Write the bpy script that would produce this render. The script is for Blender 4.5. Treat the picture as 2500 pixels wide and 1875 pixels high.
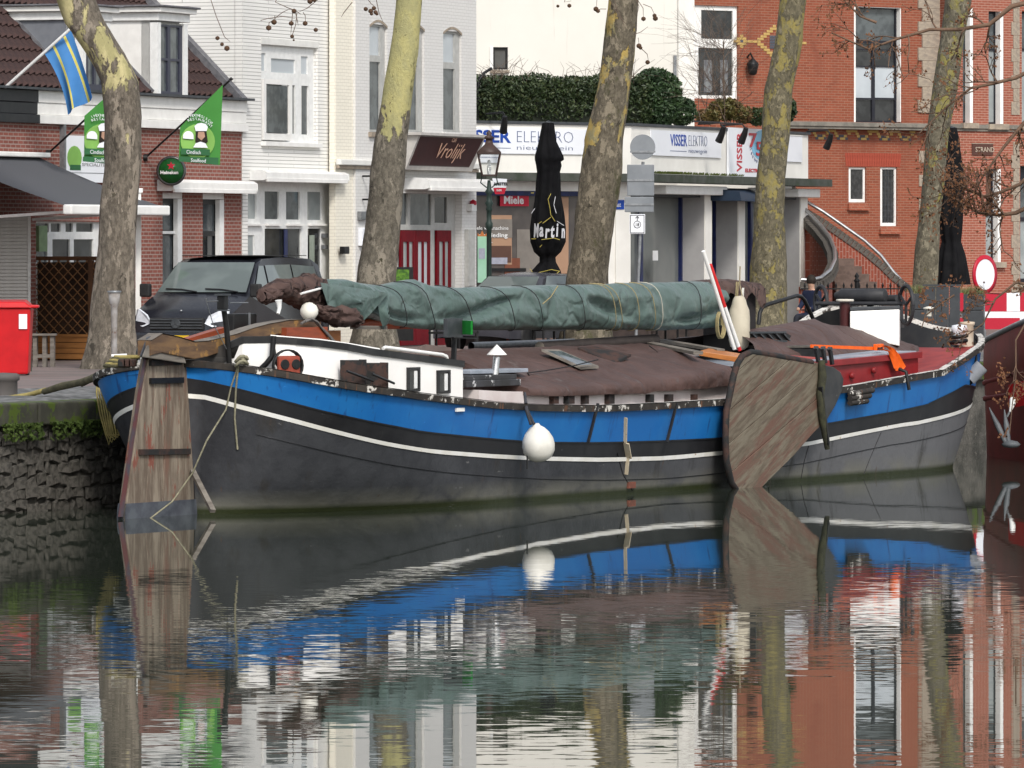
import bpy, math, random
from mathutils import Vector, Matrix, noise
R=math.radians
random.seed(7)
SC=bpy.context.scene; COL=SC.collection
for o in list(bpy.data.objects): bpy.data.objects.remove(o)
# ---------------------------------------------------------------- camera, sky, sun, exposure
F=16000.0; CX=1250.0; HY=600.0; HC=3.55          # focal length in photo pixels, principal column, horizon row, eye height over the water
cam=bpy.data.cameras.new('camera'); camo=bpy.data.objects.new('camera',cam); COL.objects.link(camo)
cam.sensor_width=36.0; cam.lens=F/2500.0*36.0; cam.shift_y=-(937.5-HY)/2500.0
cam.clip_start=1.0; cam.clip_end=3000.0
camo.location=(0,0,HC); camo.rotation_euler=(R(90),0,0); SC.camera=camo
SUN_EL=R(42); SUN_AZ=R(163)                       # veiled sun behind the camera, a little to the right
w=bpy.data.worlds.new('World'); SC.world=w; w.use_nodes=True
nt=w.node_tree; nt.nodes.clear()
sky=nt.nodes.new('ShaderNodeTexSky'); sky.sky_type='NISHITA'; sky.sun_disc=False
sky.sun_elevation=SUN_EL; sky.sun_rotation=SUN_AZ; sky.air_density=1.0; sky.dust_density=1.5; sky.ozone_density=0.6
hs=nt.nodes.new('ShaderNodeHueSaturation'); hs.inputs['Saturation'].default_value=0.35
bg=nt.nodes.new('ShaderNodeBackground'); bg.inputs[1].default_value=0.125
ow=nt.nodes.new('ShaderNodeOutputWorld')
nt.links.new(sky.outputs[0],hs.inputs['Color']); nt.links.new(hs.outputs[0],bg.inputs[0]); nt.links.new(bg.outputs[0],ow.inputs[0])
sl=bpy.data.lights.new('sun','SUN'); sl.energy=1.5; sl.angle=R(12); sl.color=(1.0,0.95,0.88)
so=bpy.data.objects.new('sun',sl); COL.objects.link(so)
sd=Vector((math.sin(SUN_AZ)*math.cos(SUN_EL),math.cos(SUN_AZ)*math.cos(SUN_EL),math.sin(SUN_EL)))
so.rotation_euler=sd.to_track_quat('Z','Y').to_euler(); so.location=(0,0,40)
SC.view_settings.view_transform='Standard'; SC.view_settings.look='None'; SC.view_settings.exposure=0.82; SC.view_settings.gamma=1.0
SC.view_settings.use_curve_mapping=False
SC.render.engine='CYCLES'
# ---------------------------------------------------------------- helpers
def W(px,py,D): return Vector(((px-CX)/F*D, D, HC-(py-HY)/F*D))
class Fr:
    """A vertical plane in the place: local x along it, y away from the water, z up."""
    def __init__(s,px0,s0,Xv=None,theta=None,O=None):
        s.th=theta if theta is not None else math.atan2(F,Xv-CX)
        s.O=O if O is not None else ((px0-CX)/s0,F/s0)
        s.c,s.s=math.cos(s.th),math.sin(s.th)
        s.M=Matrix(((s.c,-s.s,0,s.O[0]),(s.s,s.c,0,s.O[1]),(0,0,1,0),(0,0,0,1)))
    def u(s,px,off=0.0):
        k=(px-CX)/F; ox=s.O[0]-s.s*off; oy=s.O[1]+s.c*off
        return (k*oy-ox)/(s.c-k*s.s)
    def D(s,px,off=0.0): return s.O[1]+s.c*off+s.u(px,off)*s.s
    def z(s,px,py,off=0.0): return HC-(py-HY)/F*s.D(px,off)
    def L(s,px,py,off=0.0): return (s.u(px,off),off,s.z(px,py,off))
    def sc(s,px): return F/s.D(px)
    def world(s,p): return s.M@Vector(p)
    def px(s,u,v):
        p=s.M@Vector((u,v,0)); return CX+F*p.x/p.y
class MB:
    def __init__(s): s.v=[]; s.f=[]; s.sm=[]
    def add(s,vs,fs,smooth=False):
        n=len(s.v); s.v+= [tuple(v) for v in vs]; s.f+=[tuple(i+n for i in f) for f in fs]; s.sm+=[smooth]*len(fs); return s
    def quad(s,a,b,c,d,smooth=False): return s.add((a,b,c,d),((0,1,2,3),),smooth)
    def box(s,x0,x1,y0,y1,z0,z1):
        if x0>x1:x0,x1=x1,x0
        if y0>y1:y0,y1=y1,y0
        if z0>z1:z0,z1=z1,z0
        return s.add([(x0,y0,z0),(x1,y0,z0),(x1,y1,z0),(x0,y1,z0),(x0,y0,z1),(x1,y0,z1),(x1,y1,z1),(x0,y1,z1)],
          [(0,3,2,1),(4,5,6,7),(0,1,5,4),(1,2,6,5),(2,3,7,6),(3,0,4,7)])
    def hexa(s,p):   # 8 points: bottom loop then top loop
        return s.add(p,[(0,3,2,1),(4,5,6,7),(0,1,5,4),(1,2,6,5),(2,3,7,6),(3,0,4,7)])
    def bar(s,a,b,wd,ht=None,up=(0,0,1)):
        a,b=Vector(a),Vector(b); d=(b-a).normalized(); ht=ht or wd
        x=d.cross(Vector(up)); 
        if x.length<1e-4: x=Vector((1,0,0))
        x.normalize(); y=x.cross(d).normalized(); x*=wd/2; y*=ht/2
        return s.hexa([a-x-y,a+x-y,a+x+y,a-x+y,b-x-y,b+x-y,b+x+y,b-x+y])
    def prism(s,pts,off,cap=True):   # planar loop pts extruded by vector off
        n=len(pts); pts=[Vector(p) for p in pts]; off=Vector(off)
        fs=[(i,(i+1)%n,(i+1)%n+n,i+n) for i in range(n)]
        if cap: fs+=[tuple(range(n-1,-1,-1)),tuple(range(n,2*n))]
        return s.add(pts+[p+off for p in pts],fs)
    def tube(s,path,rad,n=8,cap=True,smooth=True):
        path=[Vector(p) for p in path]; m=len(path)
        if not hasattr(rad,'__len__'): rad=[rad]*m
        vs=[];ref=None
        for i,p in enumerate(path):
            d=(path[min(i+1,m-1)]-path[max(i-1,0)])
            if d.length<1e-9: d=Vector((0,0,1))
            d.normalize()
            if ref is None:
                ref=d.orthogonal().normalized()
            ref=(ref-d*ref.dot(d))
            if ref.length<1e-6: ref=d.orthogonal()
            ref.normalize(); bb=d.cross(ref)
            for k in range(n):
                a=2*math.pi*k/n; vs.append(p+(ref*math.cos(a)+bb*math.sin(a))*rad[i])
        fs=[(i*n+k,i*n+(k+1)%n,(i+1)*n+(k+1)%n,(i+1)*n+k) for i in range(m-1) for k in range(n)]
        s.add(vs,fs,smooth)
        if cap: s.add(vs[:n],[tuple(range(n-1,-1,-1))]); s.add(vs[-n:],[tuple(range(n))])
        return s
    def lathe(s,prof,o=(0,0,0),n=24,axis='z',sx=1.0,sy=1.0,cap=True):
        vs=[];o=Vector(o)
        for r,h in prof:
            for k in range(n):
                a=2*math.pi*k/n; c,d=r*math.cos(a)*sx,r*math.sin(a)*sy
                vs.append(o+Vector((c,d,h) if axis=='z' else ((c,h,d) if axis=='y' else (h,c,d))))
        m=len(prof)
        fs=[(i*n+k,i*n+(k+1)%n,(i+1)*n+(k+1)%n,(i+1)*n+k) for i in range(m-1) for k in range(n)]
        s.add(vs,fs,True)
        if cap and prof[0][0]>1e-4: s.add(vs[:n],[tuple(range(n))])
        if cap and prof[-1][0]>1e-4: s.add(vs[-n:],[tuple(range(n))])
        return s
    def grid(s,rows,closed=False,smooth=True):
        m=len(rows);n=len(rows[0]);vs=[p for r in rows for p in r]
        fs=[(i*n+k,i*n+(k+1)%n,(i+1)*n+(k+1)%n,(i+1)*n+k) for i in range(m-1) for k in range(n if closed else n-1)]
        return s.add(vs,fs,smooth)
    def plate(s,u0,u1,z0,z1,holes,y=0.0,dep=0.05,back=True,xf=None):
        """Vertical plate with rectangular openings: front face plus reveals."""
        us=sorted({u0,u1,*[min(max(h[i],u0),u1) for h in holes for i in (0,1)]}); zs=sorted({z0,z1,*[min(max(h[i],z0),z1) for h in holes for i in (2,3)]})
        for i in range(len(us)-1):
            for j in range(len(zs)-1):
                uc,zc=(us[i]+us[i+1])/2,(zs[j]+zs[j+1])/2
                if any(h[0]<uc<h[1] and h[2]<zc<h[3] for h in holes): continue
                s.quad((us[i],y,zs[j]),(us[i+1],y,zs[j]),(us[i+1],y,zs[j+1]),(us[i],y,zs[j+1]))
        for a,b,c,d in holes:
            s.quad((a,y,c),(a,y,d),(a,y+dep,d),(a,y+dep,c)); s.quad((b,y,c),(b,y+dep,c),(b,y+dep,d),(b,y,d))
            s.quad((a,y,c),(a,y+dep,c),(b,y+dep,c),(b,y,c)); s.quad((a,y,d),(b,y,d),(b,y+dep,d),(a,y+dep,d))
        e=[(u0,z0),(u1,z0),(u1,z1),(u0,z1)]
        for i in range(4):
            (a,c),(b,d)=e[i],e[(i+1)%4]; s.quad((a,y,c),(a,y+dep,c),(b,y+dep,d),(b,y,d))
        return s
    def mesh(s,name):
        me=bpy.data.meshes.new(name); me.from_pydata(s.v,[],s.f); me.update()
        for p,q in zip(me.polygons,s.sm): p.use_smooth=q
        return me
    def build(s,name,mat,parent=None,bevel=0,M=None,sub=0):
        me=s.mesh(name); me.materials.append(mat)
        return link(name,me,parent,bevel,M,sub)
def link(name,me,parent=None,bevel=0,M=None,sub=0):
    o=bpy.data.objects.new(name,me); COL.objects.link(o)
    if parent: o.parent=parent
    if M is not None: o.matrix_local=M
    if bevel:
        b=o.modifiers.new('b','BEVEL'); b.width=bevel; b.segments=2; b.limit_method='ANGLE'; b.angle_limit=R(40)
    if sub:
        m=o.modifiers.new('s','SUBSURF'); m.levels=sub; m.render_levels=sub
    return o
def tag(o,label,cat,group=None,kind=None):
    if label: o['label']=label
    if cat: o['category']=cat
    if group: o['group']=group
    if kind: o['kind']=kind
    return o
def thing(name,label,cat,M=None,group=None):
    o=bpy.data.objects.new(name,None); COL.objects.link(o); o.empty_display_size=0.1
    if M is not None: o.matrix_world=M
    return tag(o,label,cat,group)
def T(x,y,z,rz=0.0): return Matrix.Translation((x,y,z))@Matrix.Rotation(rz,4,'Z')
# ---------------------------------------------------------------- materials
def newmat(name):
    m=bpy.data.materials.new(name); m.use_nodes=True; n=m.node_tree; p=n.nodes['Principled BSDF']; return m,n,p
def nd(n,t,**k):
    x=n.nodes.new(t)
    for a,b in k.items():
        if a.startswith('i_'):
            key=a[2:]; key=int(key) if key.isdigit() else key.replace('_',' ')
            x.inputs[key].default_value=b
        else: setattr(x,a,b)
    return x
def c4(c): return (c[0],c[1],c[2],1.0)
def mixc(n,fac,a,b):
    x=n.nodes.new('ShaderNodeMix'); x.data_type='RGBA'
    for s,v in ((0,fac),(6,a),(7,b)):
        if hasattr(v,'links'): n.links.new(v,x.inputs[s])
        else: x.inputs[s].default_value=v if s==0 else c4(v)
    return x.outputs[2]
def ramp(n,src,lo,hi):
    x=n.nodes.new('ShaderNodeMapRange'); x.interpolation_type='SMOOTHSTEP'; x.inputs[1].default_value=lo; x.inputs[2].default_value=hi
    n.links.new(src,x.inputs[0]); return x.outputs[0]
def nz(n,scale,detail=4,vec=None,rough=0.6,dist=0.0,st=None):
    x=nd(n,'ShaderNodeTexNoise'); x.inputs['Scale'].default_value=scale; x.inputs['Detail'].default_value=detail; x.inputs['Roughness'].default_value=rough; x.inputs['Distortion'].default_value=dist
    tc=n.nodes.new('ShaderNodeTexCoord'); src=tc.outputs['Object']
    if st:
        mp=n.nodes.new('ShaderNodeMapping'); mp.inputs['Scale'].default_value=st; n.links.new(src,mp.inputs[0]); src=mp.outputs[0]
    n.links.new(vec or src,x.inputs['Vector']); return x.outputs['Fac']
def bump(n,p,h,strength,dist=0.01):
    b=n.nodes.new('ShaderNodeBump'); b.inputs['Strength'].default_value=strength; b.inputs['Distance'].default_value=dist
    n.links.new(h,b.inputs['Height']); n.links.new(b.outputs[0],p.inputs['Normal'])
def mat(name,c,c2=None,scale=6,rough=0.6,metal=0,bmp=0.0,lo=0.35,hi=0.65,st=None,spots=None,spot_scale=12,spot_at=0.62,streak=None,streak_at=0.55,spec=0.28,bscale=None,bdist=0.01,runs=None,runs_at=.64):
    m,n,p=newmat(name); p.inputs['Roughness'].default_value=rough; p.inputs['Metallic'].default_value=metal; p.inputs['Specular IOR Level'].default_value=spec
    c2=c2 or tuple(x*0.82 for x in c)
    f=ramp(n,nz(n,scale,5,st=st),lo,hi); col=mixc(n,f,c,c2)
    if streak: col=mixc(n,ramp(n,nz(n,1.0,3,st=(9,9,0.5)),streak_at,streak_at+0.12),col,streak)
    if runs: col=mixc(n,ramp(n,nz(n,1.0,5,st=(11,11,.55),rough=.65),runs_at,runs_at+.10),col,runs); col=mixc(n,ramp(n,nz(n,1.0,6,st=(2.5,2.5,7.0),rough=.75),.66,.70),col,tuple(min(1,x*1.6+.03) for x in c))
    if spots: col=mixc(n,ramp(n,nz(n,spot_scale,6,rough=0.7),spot_at,spot_at+0.05),col,spots)
    n.links.new(col,p.inputs['Base Color'])
    if bmp: bump(n,p,nz(n,bscale or scale*3,5),bmp,bdist)
    return m
def creases(m,scale,strength,dist=0.05):
    """Sharp fold lines over the soft wrinkles of a canvas material."""
    n=m.node_tree; p=n.nodes['Principled BSDF']; tc=n.nodes.new('ShaderNodeTexCoord')
    ns=nd(n,'ShaderNodeTexNoise'); ns.inputs['Scale'].default_value=1.3; ns.inputs['Detail'].default_value=3; n.links.new(tc.outputs['Object'],ns.inputs['Vector'])
    ad=n.nodes.new('ShaderNodeVectorMath'); ad.operation='ADD'; n.links.new(tc.outputs['Object'],ad.inputs[0]); n.links.new(ns.outputs['Color'],ad.inputs[1])
    vo=n.nodes.new('ShaderNodeTexVoronoi'); vo.feature='DISTANCE_TO_EDGE'; vo.inputs['Scale'].default_value=scale; n.links.new(ad.outputs[0],vo.inputs['Vector'])
    h=ramp(n,vo.outputs['Distance'],0.0,0.16); b=n.nodes.new('ShaderNodeBump'); b.inputs['Strength'].default_value=strength; b.inputs['Distance'].default_value=dist; n.links.new(h,b.inputs['Height'])
    l=p.inputs['Normal'].links
    if l: n.links.new(l[0].from_socket,b.inputs['Normal'])
    n.links.new(b.outputs[0],p.inputs['Normal']); return m
def brickmat(name,c1,c2,mortar,bw=0.21,bh=0.068,ms=0.011,rough=0.85,stain=None,bias=0.0,flat=0.6,mbump=0.5,vert=False):
    m,n,p=newmat(name); p.inputs['Roughness'].default_value=rough; p.inputs['Specular IOR Level'].default_value=0.25
    tc=n.nodes.new('ShaderNodeTexCoord'); sx=n.nodes.new('ShaderNodeSeparateXYZ'); cx=n.nodes.new('ShaderNodeCombineXYZ')
    n.links.new(tc.outputs['Object'],sx.inputs[0])
    ad=n.nodes.new('ShaderNodeMath'); ad.operation='ADD'; n.links.new(sx.outputs[0],ad.inputs[0]); n.links.new(sx.outputs[1],ad.inputs[1])
    n.links.new(sx.outputs[2] if vert else ad.outputs[0],cx.inputs[0]); n.links.new(ad.outputs[0] if vert else sx.outputs[2],cx.inputs[1])
    b=n.nodes.new('ShaderNodeTexBrick'); n.links.new(cx.outputs[0],b.inputs['Vector'])
    b.inputs['Color1'].default_value=c4(c1); b.inputs['Color2'].default_value=c4(c2); b.inputs['Mortar'].default_value=c4(mortar)
    b.inputs['Scale'].default_value=1.0; b.inputs['Mortar Size'].default_value=ms; b.inputs['Mortar Smooth'].default_value=0.2; b.inputs['Bias'].default_value=bias
    b.inputs['Brick Width'].default_value=bw; b.inputs['Row Height'].default_value=bh
    col=mixc(n,ramp(n,nz(n,1.3,5),0.35,0.7),b.outputs['Color'],(1,1,1)) if False else b.outputs['Color']
    v=n.nodes.new('ShaderNodeMix'); v.data_type='RGBA'; v.blend_type='MULTIPLY'; v.inputs[0].default_value=flat
    n.links.new(col,v.inputs[6]); g=n.nodes.new('ShaderNodeMapRange'); g.inputs[3].default_value=0.62; g.inputs[4].default_value=1.25
    n.links.new(nz(n,2.2,6,rough=0.7),g.inputs[0]); n.links.new(g.outputs[0],v.inputs[7]); col=v.outputs[2]
    if stain: col=mixc(n,ramp(n,nz(n,0.7,5,st=(1,1,0.6)),0.52,0.75),col,stain)
    n.links.new(col,p.inputs['Base Color']); 
    inv=n.nodes.new('ShaderNodeMath'); inv.operation='SUBTRACT'; inv.inputs[0].default_value=1.0; n.links.new(b.outputs['Fac'],inv.inputs[1]); bump(n,p,inv.outputs[0],mbump,0.008)
    return m
def glassmat(name,c,rough=0.06,c2=None,scale=3,st=None):
    m,n,p=newmat(name); p.inputs['Roughness'].default_value=rough; p.inputs['IOR'].default_value=1.5
    f=ramp(n,nz(n,scale,3,st=st),0.4,0.6); n.links.new(mixc(n,f,c,c2 or tuple(x*0.6 for x in c)),p.inputs['Base Color']); return m
def bark(name,lowc,lowd,patch,pa,pd,z0,z1,amt0,amt1,moss=None,seed=0.0,sc=2.6,strz=0.55):
    """Plane-tree bark: flaking plates, more bare patches higher up the trunk."""
    m,n,p=newmat(name); p.inputs['Roughness'].default_value=0.8; p.inputs['Specular IOR Level'].default_value=0.25
    tc=n.nodes.new('ShaderNodeTexCoord'); mp=n.nodes.new('ShaderNodeMapping'); mp.inputs['Location'].default_value=(seed,seed*0.7,seed*1.3); mp.inputs['Scale'].default_value=(1,1,strz)
    n.links.new(tc.outputs['Object'],mp.inputs[0]); V=mp.outputs[0]
    sx=n.nodes.new('ShaderNodeSeparateXYZ'); n.links.new(tc.outputs['Object'],sx.inputs[0])
    g=n.nodes.new('ShaderNodeMapRange'); n.links.new(sx.outputs[2],g.inputs[0]); g.inputs[1].default_value=z0; g.inputs[2].default_value=z1; g.inputs[3].default_value=amt0; g.inputs[4].default_value=amt1
    n1=nz(n,sc,7,V,0.62,0.4); n2=nz(n,sc*2.3,6,V,0.65); n3=nz(n,16,8,V,0.75)
    base=mixc(n,ramp(n,n3,0.38,0.62),lowc,lowd)
    a=n.nodes.new('ShaderNodeMath'); a.operation='ADD'; n.links.new(n1,a.inputs[0]); n.links.new(g.outputs[0],a.inputs[1])
    pm=ramp(n,a.outputs[0],0.60,0.625)
    pc=mixc(n,ramp(n,n2,0.42,0.6),patch,pa)
    base=mixc(n,ramp(n,nz(n,sc*2.1,7,V,0.68,0.3),0.545,0.575),base,tuple(min(1,x*1.45) for x in lowc))
    base=mixc(n,ramp(n,nz(n,sc*2.9,7,V,0.7,0.5),0.60,0.63),base,tuple(x*0.62 for x in lowd))
    col=mixc(n,pm,base,pc)
    col=mixc(n,ramp(n,nz(n,sc*3.2,6,V,0.7,0.6),0.635,0.655),col,pd)
    if moss: col=mixc(n,ramp(n,nz(n,1.7,6,V,0.7),0.57,0.68),col,moss)
    n.links.new(col,p.inputs['Base Color'])
    s=n.nodes.new('ShaderNodeMath'); s.operation='MULTIPLY_ADD'; s.inputs[1].default_value=-0.5; n.links.new(pm,s.inputs[0]); n.links.new(n3,s.inputs[2]); bump(n,p,s.outputs[0],0.9,0.05)
    return m
def water():
    m,n,p=newmat('canal_water'); p.inputs['Base Color'].default_value=(0.033,0.041,0.030,1); p.inputs['Roughness'].default_value=0.015; p.inputs['IOR'].default_value=1.36; p.inputs['Specular IOR Level'].default_value=0.62
    tc=n.nodes.new('ShaderNodeTexCoord')
    def col(scale,detail,st,loc):
        mp=n.nodes.new('ShaderNodeMapping'); mp.inputs['Scale'].default_value=st; mp.inputs['Location'].default_value=loc; n.links.new(tc.outputs['Object'],mp.inputs[0])
        x=nd(n,'ShaderNodeTexNoise'); x.inputs['Scale'].default_value=scale; x.inputs['Detail'].default_value=detail; n.links.new(mp.outputs[0],x.inputs['Vector'])
        s=n.nodes.new('ShaderNodeVectorMath'); s.operation='SUBTRACT'; n.links.new(x.outputs['Color'],s.inputs[0]); s.inputs[1].default_value=(0.5,0.5,0.5); return s.outputs[0]
    def scl(v,k):
        s=n.nodes.new('ShaderNodeVectorMath'); s.operation='MULTIPLY'; n.links.new(v,s.inputs[0])
        if hasattr(k,'links'): n.links.new(k,s.inputs[1])
        else: s.inputs[1].default_value=k
        return s.outputs[0]
    # wind patches: calm beside the hulls, ruffled in streaks
    pt=ramp(n,nz(n,1.0,3,st=(0.05,0.11,1)),0.36,0.66)
    sx=n.nodes.new('ShaderNodeSeparateXYZ'); n.links.new(tc.outputs['Object'],sx.inputs[0])
    cal=n.nodes.new('ShaderNodeMapRange'); cal.interpolation_type='SMOOTHSTEP'; n.links.new(sx.outputs[1],cal.inputs[0]); cal.inputs[1].default_value=62; cal.inputs[2].default_value=79; cal.inputs[3].default_value=1.0; cal.inputs[4].default_value=0.16
    mu=n.nodes.new('ShaderNodeMath'); mu.operation='MULTIPLY_ADD'; n.links.new(pt,mu.inputs[0]); mu.inputs[1].default_value=0.75; mu.inputs[2].default_value=0.25
    m2=n.nodes.new('ShaderNodeMath'); m2.operation='MULTIPLY'; n.links.new(mu.outputs[0],m2.inputs[0]); n.links.new(cal.outputs[0],m2.inputs[1])
    a=scl(col(8.0,4,(0.45,1.1,1),(3,1,0)),(0.010,0.045,0))
    b=scl(col(1.8,2,(0.35,1.1,1),(7,2,0)),(0.0018,0.0060,0))
    ad=n.nodes.new('ShaderNodeVectorMath'); ad.operation='ADD'; n.links.new(a,ad.inputs[0]); n.links.new(b,ad.inputs[1])
    k=scl(ad.outputs[0],m2.outputs[0])
    ad2=n.nodes.new('ShaderNodeVectorMath'); ad2.operation='ADD'; n.links.new(k,ad2.inputs[0]); ad2.inputs[1].default_value=(0,0,1)
    nm=n.nodes.new('ShaderNodeVectorMath'); nm.operation='NORMALIZE'; n.links.new(ad2.outputs[0],nm.inputs[0]); n.links.new(nm.outputs[0],p.inputs['Normal'])
    return m
WHITE=mat('white_paint',(0.82,0.81,0.78),(0.74,0.73,0.70),3,0.5)
OFFW=mat('window_white',(0.78,0.785,0.77),(0.70,0.705,0.69),8,0.45)
GREYF=mat('grey_frame',(0.44,0.44,0.42),(0.38,0.38,0.36),8,0.5)
BLACK=mat('black_paint',(0.008,0.008,0.009),(0.013,0.013,0.013),8,0.45)
DKGREY=mat('dark_grey',(0.06,0.065,0.07),(0.04,0.045,0.05),6,0.55)
GALV=mat('galvanised_steel',(0.25,0.26,0.27),(0.18,0.19,0.2),12,0.45,0.5)
NAVY=mat('navy_paint',(0.012,0.02,0.09),(0.01,0.015,0.06),6,0.4)
STEEL=mat('stainless_rail',(0.5,0.5,0.5),(0.4,0.4,0.4),10,0.3,0.8)
GLD=glassmat('dark_glass',(0.018,0.02,0.022),0.04,(0.035,0.038,0.04))
GLM=glassmat('grey_glass',(0.10,0.115,0.12),0.07,(0.06,0.07,0.075))
GLC=glassmat('curtained_glass',(0.30,0.33,0.33),0.12,(0.24,0.265,0.27),1.2)
GLB=glassmat('pale_blind_glass',(0.46,0.50,0.53),0.1,(0.42,0.46,0.49),1.2)
STONE=mat('sandstone',(0.36,0.30,0.23),(0.25,0.21,0.17),5,0.85,bmp=0.3)
CONC=mat('concrete_edge',(0.07,0.075,0.065),(0.04,0.05,0.035),3,0.8,spots=(0.05,0.08,0.02),spot_scale=3)
WOOD=mat('weathered_wood',(0.17,0.15,0.13),(0.11,0.095,0.08),3,0.75,st=(1,1,6),bmp=0.3)
REDP=mat('red_paint',(0.45,0.012,0.015),(0.36,0.01,0.012),5,0.4)
def text(s,size,name='lettering',M=None,mat_=None,parent=None,align='LEFT',ext=0.003,shear=0.0,sx=1.0,bold=0.0,fit=None):
    cu=bpy.data.curves.new(name,'FONT'); cu.body=s; cu.size=size; cu.extrude=ext; cu.align_x=align; cu.shear=shear; cu.offset=bold
    cu.resolution_u=2
    t=bpy.data.objects.new(name,cu); COL.objects.link(t); dg=bpy.context.evaluated_depsgraph_get(); dg.update()
    me=bpy.data.meshes.new_from_object(t.evaluated_get(dg)); bpy.data.objects.remove(t); bpy.data.curves.remove(cu)
    me.name=name; me.materials.clear(); me.materials.append(mat_)
    if fit:
        xs=[v.co.x for v in me.vertices]; me.transform(Matrix.Translation((-min(xs),0,0))); sx=fit/(max(xs)-min(xs))
    # letters stand in the x-z plane, reading along +x, facing -y
    me.transform(Matrix.Diagonal((sx,1,1,1))); me.transform(Matrix.Rotation(R(90),4,'X'))
    return link(name,me,parent,0,M)
# ================================================================= THE SETTING
HQ=1.45
Q=Fr(0,656/3.55,Xv=None,theta=math.atan2(29.8,14.6),O=(-1250/184.8,F/184.8))      # quay edge
H=Fr(592,124.0,7400)                       # house row
V1=Fr(1165,112.0,18750); V2=Fr(1541,V1.sc(1541),7250)
VL=Fr(2000,98.0,19350)                     # villa
def rect(fr,pa,pb,yt,yb,off=0.0): return (fr.u(pa,off),fr.u(pb,off),fr.z(pa,yb,off),fr.z(pa,yt,off))
def sheet(name,pts,m):
    mb=MB(); mb.add(pts,[tuple(range(len(pts)))]); o=mb.build(name,m); o['kind']='structure'; return o
sheet('water',[(-600,-200,0),(600,-200,0),(600,1500,0),(-600,1500,0)],water())
def qp(u,v,z): return tuple(Q.world((u,v,z)))
paving=brickmat('red_clinker_paving',(0.20,0.12,0.10),(0.15,0.10,0.09),(0.10,0.09,0.08),0.2,0.1,0.012,flat=0.7)
m,n,p=newmat('grey_setts'); p.inputs['Roughness'].default_value=0.7
tc=n.nodes.new('ShaderNodeTexCoord'); vo=n.nodes.new('ShaderNodeTexVoronoi'); vo.inputs['Scale'].default_value=6.5; n.links.new(tc.outputs['Object'],vo.inputs['Vector'])
n.links.new(mixc(n,ramp(n,vo.outputs['Distance'],0.25,0.6),mixc(n,ramp(n,nz(n,2.5,4),0.4,0.6),(0.30,0.29,0.28),(0.19,0.19,0.19)),(0.05,0.05,0.045)),p.inputs['Base Color']); bump(n,p,vo.outputs['Distance'],-0.8,0.03)
SETTS=m
gd=MB(); gd.add([qp(-400,0.5,HQ),qp(700,0.5,HQ),qp(700,900,HQ),qp(-400,900,HQ)],[(0,1,2,3)])
gm=mat('street_paving',(0.20,0.15,0.14),(0.14,0.12,0.11),0.8,0.8,bmp=0.2,bscale=20)
o=gd.build('ground',gm); o['kind']='structure'
sheet('cobbled_quay_edge',[qp(-60,0.5,HQ+0.004),qp(80,0.5,HQ+0.004),qp(80,4.6,HQ+0.004),qp(-60,4.6,HQ+0.004)],SETTS)
# quay wall: cap stones and facing stones
QW=thing('quay_wall','dark rough stone quay wall with mossy cap stones behind the blue barge','quay wall',Q.M)
QSTONE=mat('quay_stone',(0.125,0.115,0.10),(0.055,0.052,0.045),2.2,0.9,bmp=0.8,bscale=14,bdist=0.04,spots=(0.19,0.17,0.145),spot_scale=5,spot_at=0.62)
QMOSS=mat('mossy_cap',(0.075,0.075,0.055),(0.04,0.04,0.03),2.0,0.9,bmp=0.5,spots=(0.06,0.09,0.012),spot_scale=1.6,spot_at=0.5)
MB().box(-60,80,0.12,1.0,-1.0,HQ-0.3).build('wall_core',QSTONE,QW)
MB().box(-60,-6.5,0.0,0.5,HQ-0.3,HQ).build('cap',QMOSS,QW); MB().box(34.5,80,0.0,0.5,HQ-0.3,HQ).build('cap',QMOSS,QW)
random.seed(3)
u=-6.5
capmesh=[]
for i in range(27):
    wd=1.5+random.uniform(-.1,.1)
    mb=MB(); mb.box(u+0.006,u+wd-0.006,random.uniform(-.015,.015),0.5,HQ-0.30+random.uniform(-.01,.01),HQ+random.uniform(0,.012)); mb.build('cap_stone',QMOSS,QW,0.025); u+=wd
    if u>34: break
MB().box(u,34.5,0.0,0.5,HQ-0.3,HQ).build('cap',QMOSS,QW)
stm=[]
for k in range(10):
    mb=MB(); vs=[]
    for sx in (-1,1):
        for sz in (-1,1):
            vs.append((sx*0.5*random.uniform(.75,1.0),random.uniform(-.5,.1),sz*0.5*random.uniform(.8,1)))
    a,b,c,d=vs; e=lambda v:(v[0]*0.72,v[1]-0.55,v[2]*0.72)
    mb.hexa([a,c,d,b,e(a),e(c),e(d),e(b)]); me=mb.mesh('stone'); me.materials.append(QSTONE); stm.append(me)
def stones(u0,u1,nmax):
    z=-0.15; cnt=0; row=0
    while z<HQ-0.3 and cnt<nmax:
        h=random.uniform(.13,.18); u=u0+random.uniform(-.3,0)
        while u<u1:
            wd=random.uniform(.14,.34)
            o=link('stone',random.choice(stm),QW); o.location=(u+wd/2,0.10,z+h/2+random.uniform(-.05,.05)); o.rotation_euler=(0,random.uniform(-.3,.3),0); o.scale=(wd*1.05,random.uniform(.04,.075),h*1.08); cnt+=1; u+=wd
        z+=h
stones(-1.0,6.0,235); stones(29.6,32.6,60)
mo=MB()                                                     # ferny growth under the cap
for i in range(2600):
    u_=random.uniform(0.0,6.4); t=random.random()
    if noise.noise((u_*1.3,3,1))<-0.22: continue
    x=Vector((u_,-0.03-random.random()*0.07,HQ-0.27-t*t*0.22)); s=random.uniform(.012,.03)
    a=Vector((random.gauss(0,1),random.gauss(0,1),random.gauss(0,1))).normalized()*s; b=Vector((random.gauss(0,1),random.gauss(0,1),random.gauss(0,1)-.6)).normalized()*s*1.5
    mo.quad(x-a,x+b,x+a,x-b)
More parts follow.
